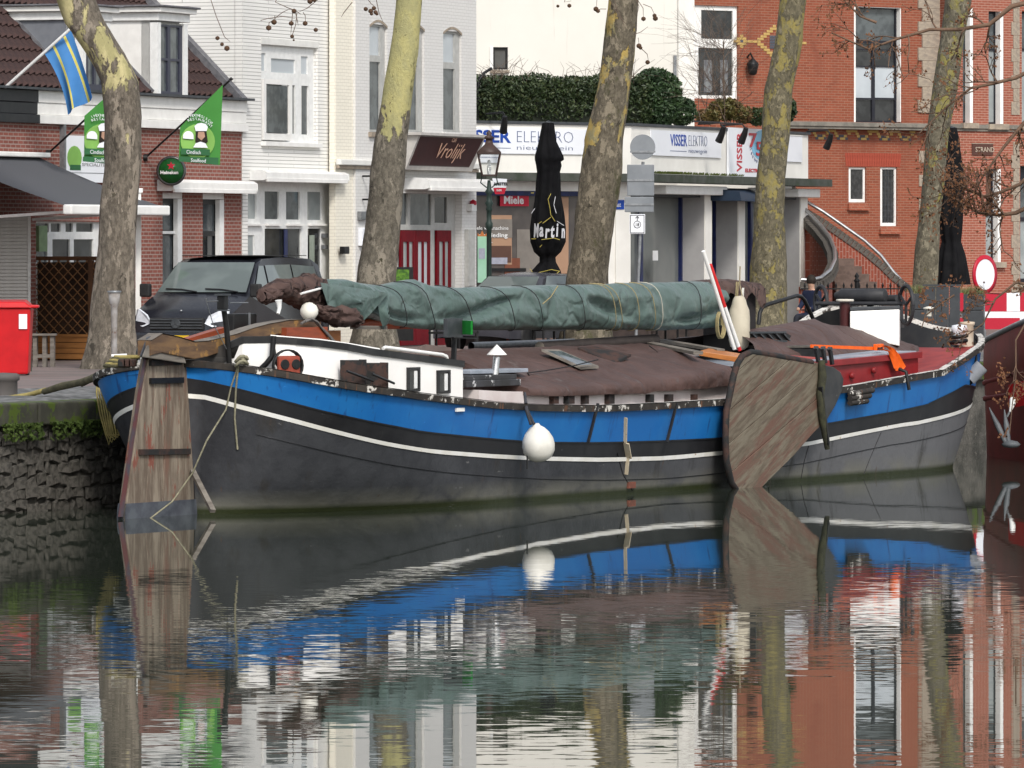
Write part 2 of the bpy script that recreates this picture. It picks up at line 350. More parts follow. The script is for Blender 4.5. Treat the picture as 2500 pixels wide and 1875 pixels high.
o=mo.build('wall_moss',mat('bright_moss',(0.055,0.085,0.015),(0.03,0.05,0.01),8,0.9),QW); o['kind']='stuff'
# ================================================================= BUILDINGS
def window(root,fr,r,panes,yd=0.1,mf=OFFW,fd=0.05,name='window',bars=()):
    ua,ub,za,zb=rect(fr,*r); hs=[]
    for q in panes: hs.append(rect(fr,*q[:4]))
    hs=[(max(h[0],ua+.01),min(h[1],ub-.01),max(h[2],za+.01),min(h[3],zb-.01)) for h in hs]
    mb=MB(); mb.plate(ua+.003,ub-.003,za+.003,zb-.003,hs,yd,fd)
    o=mb.build(name,mf,root)
    for h,q in zip(hs,panes):
        g=MB(); g.box(h[0]+.001,h[1]-.001,yd+fd*0.7,yd+fd*0.7+.012,h[2]+.001,h[3]-.001); g.build('pane',q[4] if len(q)>4 else GLD,o)
    return o
def sill(root,fr,pa,pb,y,h=0.07,out=0.08,m=OFFW):
    MB().box(fr.u(pa),fr.u(pb),-out,0.12,fr.z(pa,y)-h,fr.z(pa,y)).build('sill',m,root,0.008)
# ---- brick restaurant on the left
RB=brickmat('red_brown_brick',(0.245,0.080,0.060),(0.185,0.060,0.046),(0.30,0.22,0.19),0.21,0.072,0.012,flat=0.5)
rest=thing('restaurant_house','low red brick house with white fascia, dormers and dark tiled roof','house',H.M)
ua,ub=H.u(-260),H.u(590)
wA=(397,447,470,735); wB=(495,549,472,738); dr=(88,258,540,870)
MB().plate(ua,ub,HQ-.3,5.80,[rect(H,*wA),rect(H,*wB),rect(H,*dr)],0,0.14).build('wall',RB,rest)
MB().box(ub-0.3,ub-.002,0.16,7.5,HQ-.3,6.3).build('side_wall',RB,rest)
for w_,nm in ((wA,'a'),(wB,'b')):
    a,b,y0,y1=w_; bl=BLACK
    wn=window(rest,H,(a,b,y0+14,y1),[(a+5,b-9,y0+26,y0+92,GLM),(a+5,b-9,y0+104,y1-6,GLM if nm=='a' else GLD)],0.11,BLACK)
    MB().box(H.u(a),H.u(b),0.02,0.13,H.z(a,y0+14),H.z(a,y0)).build('window_head',OFFW,wn)
    MB().box(H.u(b)-0.22,H.u(b)-.002,0.015,0.108,H.z(a,y1),H.z(a,y0+15)).build('window_jamb',OFFW,wn)
    if nm=='a': MB().box(H.u(a),H.u(b)-.23,0.06,0.105,H.z(a,y0+101),H.z(a,y0+94)).build('glazing_bar',OFFW,wn)
window(rest,H,dr,[(93,131,545,567),(136,160,545,566),(172,190,545,566),(198,240,545,566),(96,128,578,640,GLM),(140,183,584,700),(192,240,584,700)],0.1,OFFW,name='shop_front')
MB().box(H.u(92),H.u(112),-.03,0.09,H.z(92,614),H.z(92,551)).build('menu_board',mat('sage_board',(0.22,0.32,0.17)),rest)
# fascia boards
FBL=mat('black_fascia',(0.012,0.013,0.016),(0.02,0.02,0.022),6,0.5)
for i,(z0,z1,y) in enumerate(((5.79,5.95,-.10),(5.955,6.17,-.05),(6.175,6.40,-.07))):
    MB().box(H.u(84),ub+.12,y,0.05,z0,z1).build('fascia_board',WHITE,rest,0.01)
    MB().box(ua,H.u(84)-.002,y-.02,0.05,z0,z1).build('fascia_board',FBL,rest,0.01)
MB().box(ua,ub+.2,-.2,0.1,6.405,6.45).build('gutter',DKGREY,rest)
# roof deck and pantiles
TILE=mat('brown_pantile',(0.058,0.031,0.027),(0.036,0.021,0.020),5,0.75,bmp=0.2)
SL=R(45); ev=(0.02,6.44)
def rp(u,d,h=0.0): return (u,ev[0]+d*math.cos(SL)-h*math.sin(SL),ev[1]+d*math.sin(SL)+h*math.cos(SL))
MB().hexa([rp(ua,0,-.05),rp(ub-.15,0,-.05),rp(ub-.15,6,-.05),rp(ua,6,-.05),rp(ua,0,0),rp(ub-.15,0,0),rp(ub-.15,6,0),rp(ua,6,0)]).build('roof_deck',TILE,rest)
tm=MB(); rows=[]
for j in range(2):
    rows.append([(x,j*0.36,0.035*math.sin((x/0.26)*2*math.pi-0.8)+0.05*(1-j)) for x in [i*0.26/8 for i in range(9)]])
tm.grid(rows); tm.grid([[ (p[0],0,p[2]-0.035) for p in rows[0]],rows[0]])
TM=tm.mesh('tile'); TM.materials.append(TILE)
rot=Matrix.Rotation(SL,3,'X').to_euler()
dA=(379,453); dB=(196,262)
uA0,uA1=H.u(dA[0])-.05,H.u(dA[1])+.05; uB0,uB1=H.u(dB[0])-.05,H.u(dB[1])+.05
cnt=0; rest_t=MB()
for r_ in range(10):
    u=H.u(-45)
    while u<ub-.4:
        d=0.02+r_*0.33; pz=rp(u,d)
        hid=(uA0<u+.13<uA1 or uB0<u+.13<uB1) and pz[2]<8.0
        if not hid:
            wv=H.world(pz); py=HY-(wv.z-HC)*F/wv.y
            if py>-15 and cnt<300:
                o=link('tile',TM,rest); o.location=pz; o.rotation_euler=rot; cnt+=1
            else:
                M_=Matrix.Translation(pz)@rot.to_matrix().to_4x4(); rest_t.add([tuple(M_@v.co) for v in TM.vertices],[tuple(pp.vertices) for pp in TM.polygons],True)
        u+=0.26
o=rest_t.build('roof_tiles',TILE,rest); o['kind']='stuff'
VERGE=mat('verge_trim',(0.16,0.16,0.17),(0.10,0.10,0.11),8,0.7)
MB().hexa([rp(ub-.28,-.1,.0),rp(ub-.02,-.1,.0),rp(ub-.02,6,.0),rp(ub-.28,6,.0),rp(ub-.28,-.1,.12),rp(ub-.02,-.1,.12),rp(ub-.02,6,.12),rp(ub-.28,6,.12)]).build('verge',VERGE,rest)
DARKF=mat('dark_blue_frame',(0.03,0.033,0.055),(0.04,0.042,0.06),6,0.4)
def dormer(pa,pb,yt,yb,mcheek,panes,lab):
    u0,u1=H.u(pa),H.u(pb); zt,zb=H.z(pa,yt),6.46; y0=0.0; dp=zt-zb
    o=MB().box(u0,u1,y0+.12,y0+.3,zb,zt).build('dormer',OFFW,rest)
    window(o,H,(pa,pb,yt+8,yb),panes,y0-.01,DARKF); [MB().box(H.u(x0),H.u(x1),y0-.05,y0+.11,H.z(pa,yb),H.z(pa,yt+4)).build('post',OFFW,o) for x0,x1 in ((pa-1,pa+7),(pb-8,pb+1))]
    for uu in (u0,u1-.06):
        MB().prism([(uu,y0+.12,zb),(uu,y0+.12,zt),(uu,y0+dp+.3,zt+.02)],(.06,0,0)).build('cheek',mcheek,o)
        # lead flashing strip following the roof slope
        MB().bar((uu+.0-.03,y0+.05,zb+.02),(uu-.03,y0+dp+.15,zb+dp+.12),0.05,0.10).build('flashing',VERGE,o)
    for k,(a,b,c,e,mm) in enumerate(((.06,.0,.16,.0,OFFW),(.16,.16,.26,.0,WHITE),(.22,.26,.30,.0,VERGE))):
        MB().box(u0-a,u1+a,y0-a-.02,y0+dp+1.2,zt+b,zt+c-.003).build('cornice',mm,o,0.01)
dormer(380,452,50,232,WHITE,[(389,408,64,141,GLM),(415,437,66,143,GLM),(389,408,147,222,GLM),(415,437,149,224,GLM)],'a')
dormer(197,262,48,222,mat('grey_cheek',(0.17,0.18,0.20),(0.14,0.15,0.17),4,0.6),[(214,228,120,205,GLM),(233,248,121,206,GLM)],'b')
# ---- white painted brick house
WB=brickmat('white_painted_brick',(0.82,0.81,0.775),(0.79,0.78,0.745),(0.43,0.42,0.40),2.6,0.072,0.0065,flat=0.18,mbump=0.9)
wh=thing('white_house','tall white painted brick house with four-light window over a shop front','house',H.M)
u0,u1=H.u(592)+.003,H.u(824); wW=(638,776,108,352); wS=(605,822,441,860)
MB().plate(u0,u1,HQ-.3,12.0,[rect(H,*wW),rect(H,*wS)],0.0,0.16).build('wall',WB,wh)
MB().box(u0,u0+.2,0.17,9,HQ-.3,12).build('side_wall',WB,wh)
WCON=mat('white_render_band',(0.72,0.715,0.68),(0.66,0.655,0.62),4,0.7)
MB().box(H.u(638)-.02,H.u(776)+.02,-.012,0.01,H.z(638,107),H.z(638,92)).build('lintel',WCON,wh)
wn=window(wh,H,wW,[(642,659,129,172,GLB),(672,731,142,176,GLB),(745,762,137,180,GLB),(651,700,203,322,GLM),(711,731,207,326,GLM),(746,763,209,328,GLM)],0.09,OFFW)
ca=rect(H,640,710,192,341,0)   # open casement leaning out
mb=MB(); mb.plate(ca[0],ca[1],ca[2],ca[3],[(ca[0]+.13,ca[1]-.16,ca[2]+.13,ca[3]-.1)],-.035,0.05); mb.build('casement',WHITE,wn)
MB().box(ca[0]+.15,ca[1]-.18,-.01,0.0,ca[2]+.15,ca[3]-.12).build('pane',GLM,wn)
sill(wh,H,637,777,345,0.09,0.1,WHITE)
P4=[(607,642,466,534,GLC),(662,697,467,535,GLM),(714,748,468,536,GLM),(766,801,468,537,GLC)]
sf=window(wh,H,wS,P4+[(606,637,574,690,GLC),(662,751,558,830,GLD),(767,800,558,830,GLD)],0.14,OFFW,name='shop_front')
for a,b in ((598,658),(655,703),(706,757),(759,812)):
    MB().box(H.u(a+8),H.u(b-6),0.06,0.14,H.z(a+8,551),H.z(a+8,546)).build('transom_ledge',WHITE,sf)
MB().box(H.u(708),H.u(716),0.12,0.135,H.z(708,830),H.z(708,560)).build('door_stile',NAVY,sf)
MB().box(H.u(770),H.u(779),0.10,0.135,H.z(770,830),H.z(770,574)).build('door_panel',mat('sage_panel',(0.26,0.30,0.25)),sf)
for y in (570,598): MB().box(H.u(799),H.u(806),0.05,0.13,H.z(799,y+10),H.z(799,y)).build('letter_box',GALV,sf)
def awning_box(name,label,fr,pa,pb,yt,yb,out=0.28,m=WHITE,grp=None,arms=True):
    a,b=fr.u(pa),fr.u(pb); z1,z0=fr.z(pa,yt),fr.z(pa,yb); h=z1-z0
    t=thing(name,label,'awning',fr.M,grp)
    pr=[(a,-out*.15,z1),(a,-out*.75,z1-.01),(a,-out,z1-h*.25),(a,-out*1.02,z0+h*.12),(a,-out*.8,z0),(a,-.003,z0),(a,-.003,z1-.02)]
    MB().prism(pr,(b-a,0,0)).build('cassette',m,t,0.008)
    MB().box(a+.05,b-.05,-out*1.05,-out*.9,z0-.03,z0+.05).build('front_bar',m,t,0.008)
    for uu in (a-.012,b): MB().prism([(uu,y*1.03,z) for _,y,z in pr],(.012,0,0)).build('end_cap',OFFW,t)
    return t
awning_box('awning_cassette','closed white awning cassette over the white house shop front',H,610,812,414,440,0.35)
t=awning_box('awning_cassette','closed white awning cassette above two narrow windows of the brick restaurant',H,384,590,437,466,0.33)
# ---- grey painted cafe house
GB=brickmat('grey_white_brick',(0.68,0.67,0.65),(0.66,0.65,0.63),(0.55,0.54,0.52),0.22,0.068,0.006,flat=0.15,mbump=0.5)
CREAM=brickmat('cream_brick',(0.82,0.78,0.67),(0.80,0.76,0.65),(0.62,0.58,0.5),0.22,0.068,0.005,flat=0.15,mbump=0.5)
HK=Fr(0,1,theta=H.th,O=(H.O[0]+H.s*.25,H.O[1]-H.c*.25))      # the cafe front stands 25 cm forward
cf=thing('cafe_house','grey painted cafe house with tall arched windows and dark red doors','house',HK.M)
u0,u1=HK.u(868),HK.u(1163); yo=0.0
w3=[(902,945,58,322),(991,1036,66,322),(1082,1127,75,322)]
wd=(915,1128,470,850)
MB().box(HK.u(826),u0-.002,yo+.06,0.2,HQ-.3,12).build('corner_pier',CREAM,cf)
mb=MB(); mb.plate(u0,u1,HQ-.3,12.0,[rect(HK,*q) for q in w3]+[rect(HK,*wd)],yo,0.22); mb.build('wall',GB,cf)
MB().box(u1-.25,u1-.003,yo+.23,8,HQ-.3,12).build('side_wall',GB,cf)
for (a,b,y0,y1) in w3:
    hw=window(cf,HK,(a,b,y0,y1),[(a+5,b-12,y0+6,y0+76,GLB if a!=991 else GLM),(a+5,b-12,y0+92,y1-6,GLM)],yo+.05,GREYF)
    ua,ub,za,zb=rect(HK,a,b,y0,y1); arc=[]
    for k in range(9):
        t=k/8; arc.append((ua+(ub-ua)*t,yo-.012,zb-.07+.12*math.sin(math.pi*t)))
    arc2=[(x,y,z+.05) for x,y,z in reversed(arc)]
    MB().prism(arc+arc2,(0,.02,0)).build('arch_brick',STONE,hw)
    for sg in (0,1):     # brick spandrels that round the window head off
        seg=arc[:5] if sg==0 else arc[4:]
        cx_=ua if sg==0 else ub
        MB().prism([(x,yo-.004,z) for x,_,z in seg]+[((arc[4][0]),yo-.004,zb+.08),(cx_,yo-.004,zb+.08)] if sg==0 else [(x,yo-.004,z) for x,_,z in seg]+[(cx_,yo-.004,zb+.08),(arc[4][0],yo-.004,zb+.08)],(0,.12,0)).build('arch_spandrel',GB,hw)
    MB().box(ua-.06,ub+.06,yo-.07,yo+.14,za-.1,za).build('sill',STONE if a==902 else GB,hw)
    MB().box(ub-.28,ub-.12,yo+.072,yo+.082,za+.1,zb-.9).build('curtain',mat('curtain_%d'%a,(0.42,0.42,0.40),(0.34,0.34,0.33),3,0.9),hw)
zc=HK.z(868,404)
MB().box(HK.u(822),u1+.06,yo-.10,0.02,zc,zc+.12).build('cornice',WCON,cf,0.02); MB().box(HK.u(822),u1+.03,yo-.05,0.02,zc-.07,zc-.004).build('cornice',STONE,cf,0.01)
DRED=mat('oxblood_paint',(0.14,0.005,0.010),(0.11,0.004,0.009),5,0.6,spec=.1)
sf=window(cf,HK,wd,[(925,966,471,548,GLM),(1019,1070,473,549,GLM),(1078,1109,481,544,GLD),(975,1012,472,548,GLM),(925,984,560,845,GLC),(990,1062,561,845,GLD),(1078,1113,562,845,GLD)],yo+.16,GREYF,name='cafe_front')
for pa,pb in ((990,1062),(1078,1113)):
    ua,ub,za,zb=rect(HK,pa,pb,561,845)
    n_=2 if pa==990 else 1; wv=(ub-ua)/n_
    for k in range(n_):
        x0=ua+k*wv; mb=MB(); mb.plate(x0+.01,x0+wv-.01,za+.01,zb-.01,[(x0+.13,x0+wv*.5-.03,za+.5,zb-.25),(x0+wv*.5+.05,x0+wv-.13,za+.5,zb-.25)],yo+.10,0.05); dd=mb.build('door',DRED,sf)
        for q in ((x0+.13,x0+wv*.5-.03),(x0+wv*.5+.05,x0+wv-.13)): MB().box(q[0],q[1],yo+.13,yo+.14,za+.5,zb-.25).build('pane',GLB if k else GLC,dd)
awning_box('awning_cassette','closed white awning cassette below the brown cafe sign',HK,988,1146,433,462,0.55)
# cafe sign: slanted brown board in a pale frame
cs=thing('cafe_sign','dark brown slanted cafe sign board with pale frame and script lettering','sign',HK.M)
ua,ub=HK.u(955),HK.u(1118); zb,zt=HK.z(990,415),HK.z(990,332)
fb,ft=yo-.32,yo-.62
CB=mat('oxblood_board',(0.045,0.012,0.013),(0.035,0.01,0.011),5,0.5)
SF=mat('pale_sign_frame',(0.48,0.46,0.43),(0.42,0.40,0.38),5,0.5)
MB().hexa([(ua,fb,zb),(ub,fb,zb),(ub,yo-.02,zb),(ua,yo-.02,zb),(ua,ft,zt),(ub,ft,zt),(ub,yo-.02,zt),(ua,yo-.02,zt)]).build('sign_box',SF,cs)
def sl(u,t,d=0): return (u,fb+(ft-fb)*t-.012-d,zb+(zt-zb)*t)
MB().hexa([sl(ua+.1,.14),sl(ub-.28,.14),(ub-.28,fb,zb+.05),(ua+.1,fb,zb+.05),sl(ua+.1,.97),sl(ub-.1,.97),(ub-.1,ft+.05,zt-.03),(ua+.1,ft+.05,zt-.03)]).build('sign_face',CB,cs)
MB().box(ua-.1,ub+.12,ft-.08,yo-.02,zt+.004,zt+.06).build('sign_cap',SF,cs)
rotm=Matrix.Rotation(math.atan2(fb-ft,zt-zb),4,'X')
PINK=mat('salmon_lettering',(0.60,0.36,0.26),(0.55,0.33,0.24),6,0.5)
lu=HK.u(1008); text('Vrolijk',0.50,'sign_lettering',Matrix.Translation(sl(lu,.36,.02))@rotm,PINK,cs,shear=.35,sx=1.15,bold=-.004)
text('Café',0.14,'sign_lettering',Matrix.Translation(sl(HK.u(1036),.84,.02))@rotm,PINK,cs,shear=.2)
# ---- corner electrical shop
vs=thing('corner_shop','low white corner shop with dark canopy edge and electrical store signs','shop',V1.M)
REND=mat('white_render',(0.80,0.78,0.73),(0.73,0.71,0.66),1.2,0.8,bmp=0.1)
zc0,zc1,zk0,zk1=V1.z(1165,441),V1.z(1165,421),V1.z(1165,301),V1.z(1165,294)
u0,u1=V1.u(1150),0
uC=V1.u(1541); M21=V1.M.inverted()@V2.M          # second facade expressed in the shop's own axes
def v2(mb): mb.v=[tuple(M21@Vector(v)) for v in mb.v]; return mb
uE=V2.u(1973)
MB().box(u0,uC,0,0.3,zc1,zk0).build('fascia_wall',REND,vs); v2(MB().box(0.003,uE,0,0.3,zc1,zk0)).build('fascia_wall',REND,vs)
MB().box(u0,uC+.04,-.05,0.35,zk0+.002,zk1).build('coping',DKGREY,vs); v2(MB().box(-.02,uE+.04,-.05,0.35,zk0+.003,zk1+.002)).build('coping',DKGREY,vs)
v2(MB().box(uE-.3,uE-.002,.31,9,HQ,zk0-.01)).build('side_wall',REND,vs)
can=MB().box(u0,uC+.1,-.5,0.2,zc0,zc1).build('canopy',CONC,vs); v2(MB().box(0.05,uE+.35,-.5,0.2,zc0+.003,zc1+.003)).build('canopy',CONC,vs)
ms=MB(); random.seed(5)
for i in range(700):
    uu=random.choice((random.gauss(1.6,.8),random.uniform(0.4,6.5))); x=Vector((uu,-.5+random.random()*.1,zc1+.01)); s=random.uniform(.015,.04)
    a=Vector((s,0,0)); b=Vector((random.uniform(-.02,.02),-.02,s*1.6)); ms.quad(x-a,x+a,x+a*.4+b,x-a*.4+b)
o=v2(ms).build('canopy_moss',mat('canopy_moss',(0.12,0.16,0.02),(0.07,0.09,0.02),9,0.9),vs); o['kind']='stuff'
zb=V1.z(1165,465); zn=V1.z(1165,477)
MB().box(u0,uC,0.03,0.3,zb,zc0-.002).build('lintel_band',WHITE,vs); MB().box(u0,uC-.45,0.06,0.3,zn,zb-.002).build('window_head',NAVY,vs)
MB().box(uC-.45,uC,0.02,0.5,HQ,zb-.003).build('pier',REND,vs); MB().box(V1.u(1440),uC-.452,0.05,0.5,HQ,zn-.003).build('pier',REND,vs)
MB().box(u0,V1.u(1440),0.15,0.3,HQ,HQ+.55).build('stall_riser',mat('brown_riser',(0.16,0.10,0.08)),vs)
MB().box(u0,V1.u(1440),0.18,0.2,HQ+.55,zn).build('display_glass',glassmat('display_glass',(0.05,0.045,0.045),0.05,(0.085,0.075,0.07),0.8),vs)
# printed panels in the display window
def panel(name,fr,root,pa,pb,yt,yb,y,m,th=.01,M=None):
    a,b,z0,z1=rect(fr,pa,pb,yt,yb,0); mb=MB().box(a,b,y,y+th,z0,z1)
    if M: mb=v2(mb)
    return mb.build(name,m,root)
TAN=mat('tan_poster',(0.36,0.22,0.14),(0.33,0.2,0.13),1,0.5); BRN=mat('brown_poster',(0.10,0.05,0.035),(0.08,0.04,0.03),2,0.4); GRP=mat('grey_poster',(0.20,0.18,0.16),(0.15,0.135,0.12),2,0.4); LGT=mat('lilac_panel',(0.34,0.35,0.42))
panel('poster',V1,vs,1205,1262,525,646,0.165,TAN); panel('poster',V1,vs,1209,1260,600,641,0.155,BRN); panel('poster',V1,vs,1211,1250,629,645,0.15,LGT)
panel('poster',V1,vs,1205,1262,535,580,0.153,GRP)
a,b,z0,z1=rect(V1,1340,1400,480,690); MB().prism([(a,0.16,z0),(b,0.16,z0),(b,0.16,z1),(b-.25,.16,z1),(a+.25,.16,z0+1.6),(a+.1,.16,z0+1.1)],(0,.012,0)).build('poster',TAN,vs)
panel('poster',V1,vs,1275,1335,560,690,0.168,GRP); panel('poster',V1,vs,1245,1282,630,690,0.166,mat('rust_poster',(0.17,0.06,0.035)))
panel('window_sill_bar',V1,vs,1182,1295,655,663,0.14,BLACK)
RED=mat('sign_red',(0.42,0.01,0.03),(0.40,0.01,0.03),3,0.4); LW=mat('white_lettering',(0.75,0.75,0.75),None,3,0.5); GW=mat('grey_lettering',(0.35,0.35,0.36),None,3,0.5)
mi=thing('brand_sign','small red sign with white brand lettering in the shop window','sign',V1.M)
panel('sign_face',V1,mi,1230,1300,476,503,0.12,RED)
text('Miele',0.24,'sign_lettering',T(V1.u(1238),0.115,V1.z(1238,497)),LW,mi,sx=1.15,bold=.006)
text('Miele wasmachine',0.12,'window_lettering',T(V1.u(1163),0.145,V1.z(1163,561)),LW,vs,fit=V1.u(1252)-V1.u(1163)); text('en kleding',0.135,'window_lettering',T(V1.u(1180),0.145,V1.z(1180,579)),LW,vs,fit=V1.u(1250)-V1.u(1180),bold=.002); text('n mooi.',0.13,'window_lettering',T(V1.u(1180),0.145,V1.z(1180,593)),LW,vs,fit=V1.u(1213)-V1.u(1180),bold=.002)
# menu strip by the corner
mn=thing('menu_banner','tall mint green banner with orange crown top beside the cafe corner','banner',V1.M)
panel('banner_face',V1,mn,1159,1181,577,690,-.1,mat('mint_banner',(0.28,0.50,0.35),(0.33,0.55,0.42),2,0.6)); panel('banner_note',V1,mn,1161,1176,606,632,-.108,LGT)
a,b,z0,z1=rect(V1,1159,1181,563,577); MB().prism([(a,-.1,z0),(b,-.1,z0),(b,-.1,z0+.07),(a+(b-a)*.75,-.1,z0+.02),(a+(b-a)*.5,-.1,z1),(a+(b-a)*.25,-.1,z0+.02),(a,-.1,z0+.07)],(0,.01,0)).build('banner_crown',mat('orange_crown',(0.5,0.17,0.05)),mn)
# second facade below the canopy: shutters, recess, piers
SHW=mat('shutter_white',(0.70,0.69,0.66),(0.64,0.63,0.60),6,0.5)
for pa,pb in ((1597,1746),(1829,1850),(1921,1974)):
    a,b=V2.u(pa),V2.u(pb); v2(MB().box(a,b,-.30,0.05,V2.z(1597,474),V2.z(1597,452))).build('shutter_box',SHW,vs,0.02)
PIER_SHD=mat('pier_shade_grey',(0.36,0.355,0.355),(0.32,0.315,0.315),2,0.7)  # grey for the shaded left sides of the white piers
for pa,pb in ((1722,1738),(1803,1819),(1955,1972)):
    a,b=V2.u(pa),V2.u(pb); v2(MB().box(a,b,0.0,.62,HQ,zb)).build('pier',REND,vs)
    v2(MB().box(a-.006,a-.001,0.03,.60,HQ,zb-.01)).build('pier_side_shade',PIER_SHD,vs)  # thin grey sheet paints the shade on the pier's left side
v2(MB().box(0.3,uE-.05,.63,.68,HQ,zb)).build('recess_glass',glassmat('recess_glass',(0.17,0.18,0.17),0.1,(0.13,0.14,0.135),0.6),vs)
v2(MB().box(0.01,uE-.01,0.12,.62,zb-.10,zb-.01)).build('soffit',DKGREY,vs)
for px_ in (1560,1659,1742,1828):
    a=V2.u(px_,.6); v2(MB().box(a,a+.14,.55,.63,HQ,zb-.1)).build('mullion',NAVY,vs)
a,b=V2.u(1735),V2.u(1842); za,zz=V2.z(1735,458),V2.z(1735,490)
v2(MB().hexa([(a,-.75,zz),(b,-.75,zz-.05),(b,.1,zz),(a,.1,zz),(a,-.7,za-.1),(b,-.35,zz+.10),(b,.1,za),(a,.1,za)])).build('door_awning',mat('navy_awning',(0.02,0.035,0.06),(0.016,0.028,0.05),3,0.6),vs)
panel('notice',V2,vs,1625,1637,612,636,.3,LW,M=1)
# shop signs
BLU=mat('sign_blue',(0.01,0.06,0.36),None,3,0.4); SLT=mat('sign_slate',(0.10,0.13,0.25),None,3,0.4); SGN=mat('sign_white',(0.76,0.78,0.82),(0.74,0.76,0.80),3,0.35)
s1=thing('shop_sign','long white shop sign with blue lettering left of the tree','sign',V1.M)
panel('sign_face',V1,s1,1150,1432,313,374,-.04,SGN,.035)
text('VISSER',0.375,'sign_lettering',T(V1.u(1117),-.045,V1.z(1117,346)),BLU,s1,fit=V1.u(1244)-V1.u(1117),bold=.010); text('ELEKTRO',0.375,'sign_lettering',T(V1.u(1259),-.045,V1.z(1259,347.5)),SLT,s1,fit=V1.u(1396)-V1.u(1259),bold=-.010)
text('nieuwegein',0.155,'sign_lettering',T(V1.u(1259),-.045,V1.z(1259,365.5)),SLT,s1,fit=V1.u(1395)-V1.u(1259),bold=-.003)
MB().box(V1.u(1150),V1.u(1244),-.044,-.041,V1.z(1165,361.5),V1.z(1165,360)).build('sign_rule',SLT,s1)
s2=thing('shop_sign','white shop sign with blue lettering right of the signpost','sign',V2.M)
a,b,z0,z1=rect(V2,1586,1757,317,379); MB().box(a,b,-.04,-.005,z0,z1).build('sign_face',SGN,s2)
k=(V2.u(1672)-V2.u(1632))
text('VISSER',0.37,'sign_lettering',T(V2.u(1632),-.045,V2.z(1632,355)),BLU,s2,fit=V2.u(1673)-V2.u(1632),bold=.004); text('ELEKTRO',0.37,'sign_lettering',T(V2.u(1677),-.045,V2.z(1677,356.5)),SLT,s2,fit=V2.u(1722)-V2.u(1677),bold=-.010)
text('nieuwegein',0.15,'sign_lettering',T(V2.u(1677),-.045,V2.z(1677,373)),SLT,s2,fit=V2.u(1721)-V2.u(1677),bold=-.003); MB().box(V2.u(1632),V2.u(1672),-.044,-.041,V2.z(1632,369),V2.z(1632,367.5)).build('sign_rule',SLT,s2)
s3=thing('anniversary_sign','white panel with red vertical shop name and red 75 on a pale blue disc','sign',V2.M)
a,b,z0,z1=rect(V2,1772,1866,311,434); MB().box(a,b,-.07,-.02,z0,z1).build('sign_face',SGN,s3)
SR=mat('sign_crimson',(0.50,0.012,0.03),None,3,0.4); SB=mat('sign_sky',(0.22,0.52,0.72),None,3,0.4)
text('VISSER',0.34,'sign_lettering',Matrix.Translation((V2.u(1804),-.075,V2.z(1804,419)))@Matrix.Rotation(R(-90),4,'Y')@Matrix.Diagonal((0.93,1,1.55,1)),SR,s3,bold=.006)
cx_,cz_=V2.u(1855),V2.z(1855,355)
mb=MB(); mb.prism([(cx_+math.cos(t)*.85,-.078,cz_+math.sin(t)*.36) for t in [k*math.pi/16 for k in range(32)]],(0,.006,0)); mb.build('sign_disc',SB,s3)
text('7',0.46,'sign_numeral',T(V2.u(1819),-.09,V2.z(1819,358)),SR,s3,sx=2.6,bold=.008); text('5',0.46,'sign_numeral',T(V2.u(1836),-.095,V2.z(1836,379)),SR,s3,sx=2.3,bold=.008)
text('ELECTRO',0.115,'sign_lettering',T(V2.u(1812),-.075,V2.z(1812,420)),SR,s3,sx=2.3,bold=.005)
NW='nieuwegein'
for i,ch in enumerate(NW):
    t=math.pi*(1.02+i*0.062); text(ch,0.10,'sign_lettering',Matrix.Translation((cx_+math.cos(t)*1.0,-.08,cz_+math.sin(t)*.44))@Matrix.Diagonal((2.2,1,1,1))@Matrix.Rotation(-(t+math.pi/2),4,'Y'),SLT,s3)
s4=thing('blank_shop_sign','blank white sign panel at the right end of the shop fascia','sign',V2.M)
a,b,z0,z1=rect(V2,1880,1955,330,393); MB().box(a,b,-.04,-.005,z0,z1).build('sign_face',SGN,s4); MB().box(a,b,-.05,-.003,z1+.003,z1+.03).build('sign_edge',SHW,s4)
def spot(label,fr,px,py,bar0=None):
    t=thing('spot_lamp',label,'lamp',fr.M,'spotlights over the shop signs'); u_,z_=fr.u(px),fr.z(px,py)
    MB().tube([(u_,-.02,z_+.30),(u_,-.55,z_+.33),(u_,-.62,z_+.24)],.022,6).build('arm',BLACK,t)
    MB().tube([(u_-.04,-.66,z_+.24),(u_+.0,-.6,z_+.08),(u_+.06,-.5,z_-.10)],[.055,.075,.09],10).build('lamp_head',BLACK,t)
    if bar0: MB().tube([(fr.u(bar0),-.5,z_+.33),(u_,-.55,z_+.33)],.02,6).build('rail',BLACK,t)
spot('black spotlight over the middle of the right shop sign',V2,1702,335,1640); spot('black spotlight at the right end of the right shop sign',V2,1757,338,1702); spot('black spotlight at the right corner of the shop',V2,1967,352,1925); spot('black spotlight by the cafe corner above the long shop sign',V1,1186,312)
st=thing('street_name_plate','blue street name plate on the shop pier beside the tree','sign',V1.M)
panel('plate',V1,st,1488,1524,488,511,0.0,BLU,.012); text('straat',0.15,'plate_lettering',T(V1.u(1492),-.006,V1.z(1492,505)),LW,st,sx=0.85)
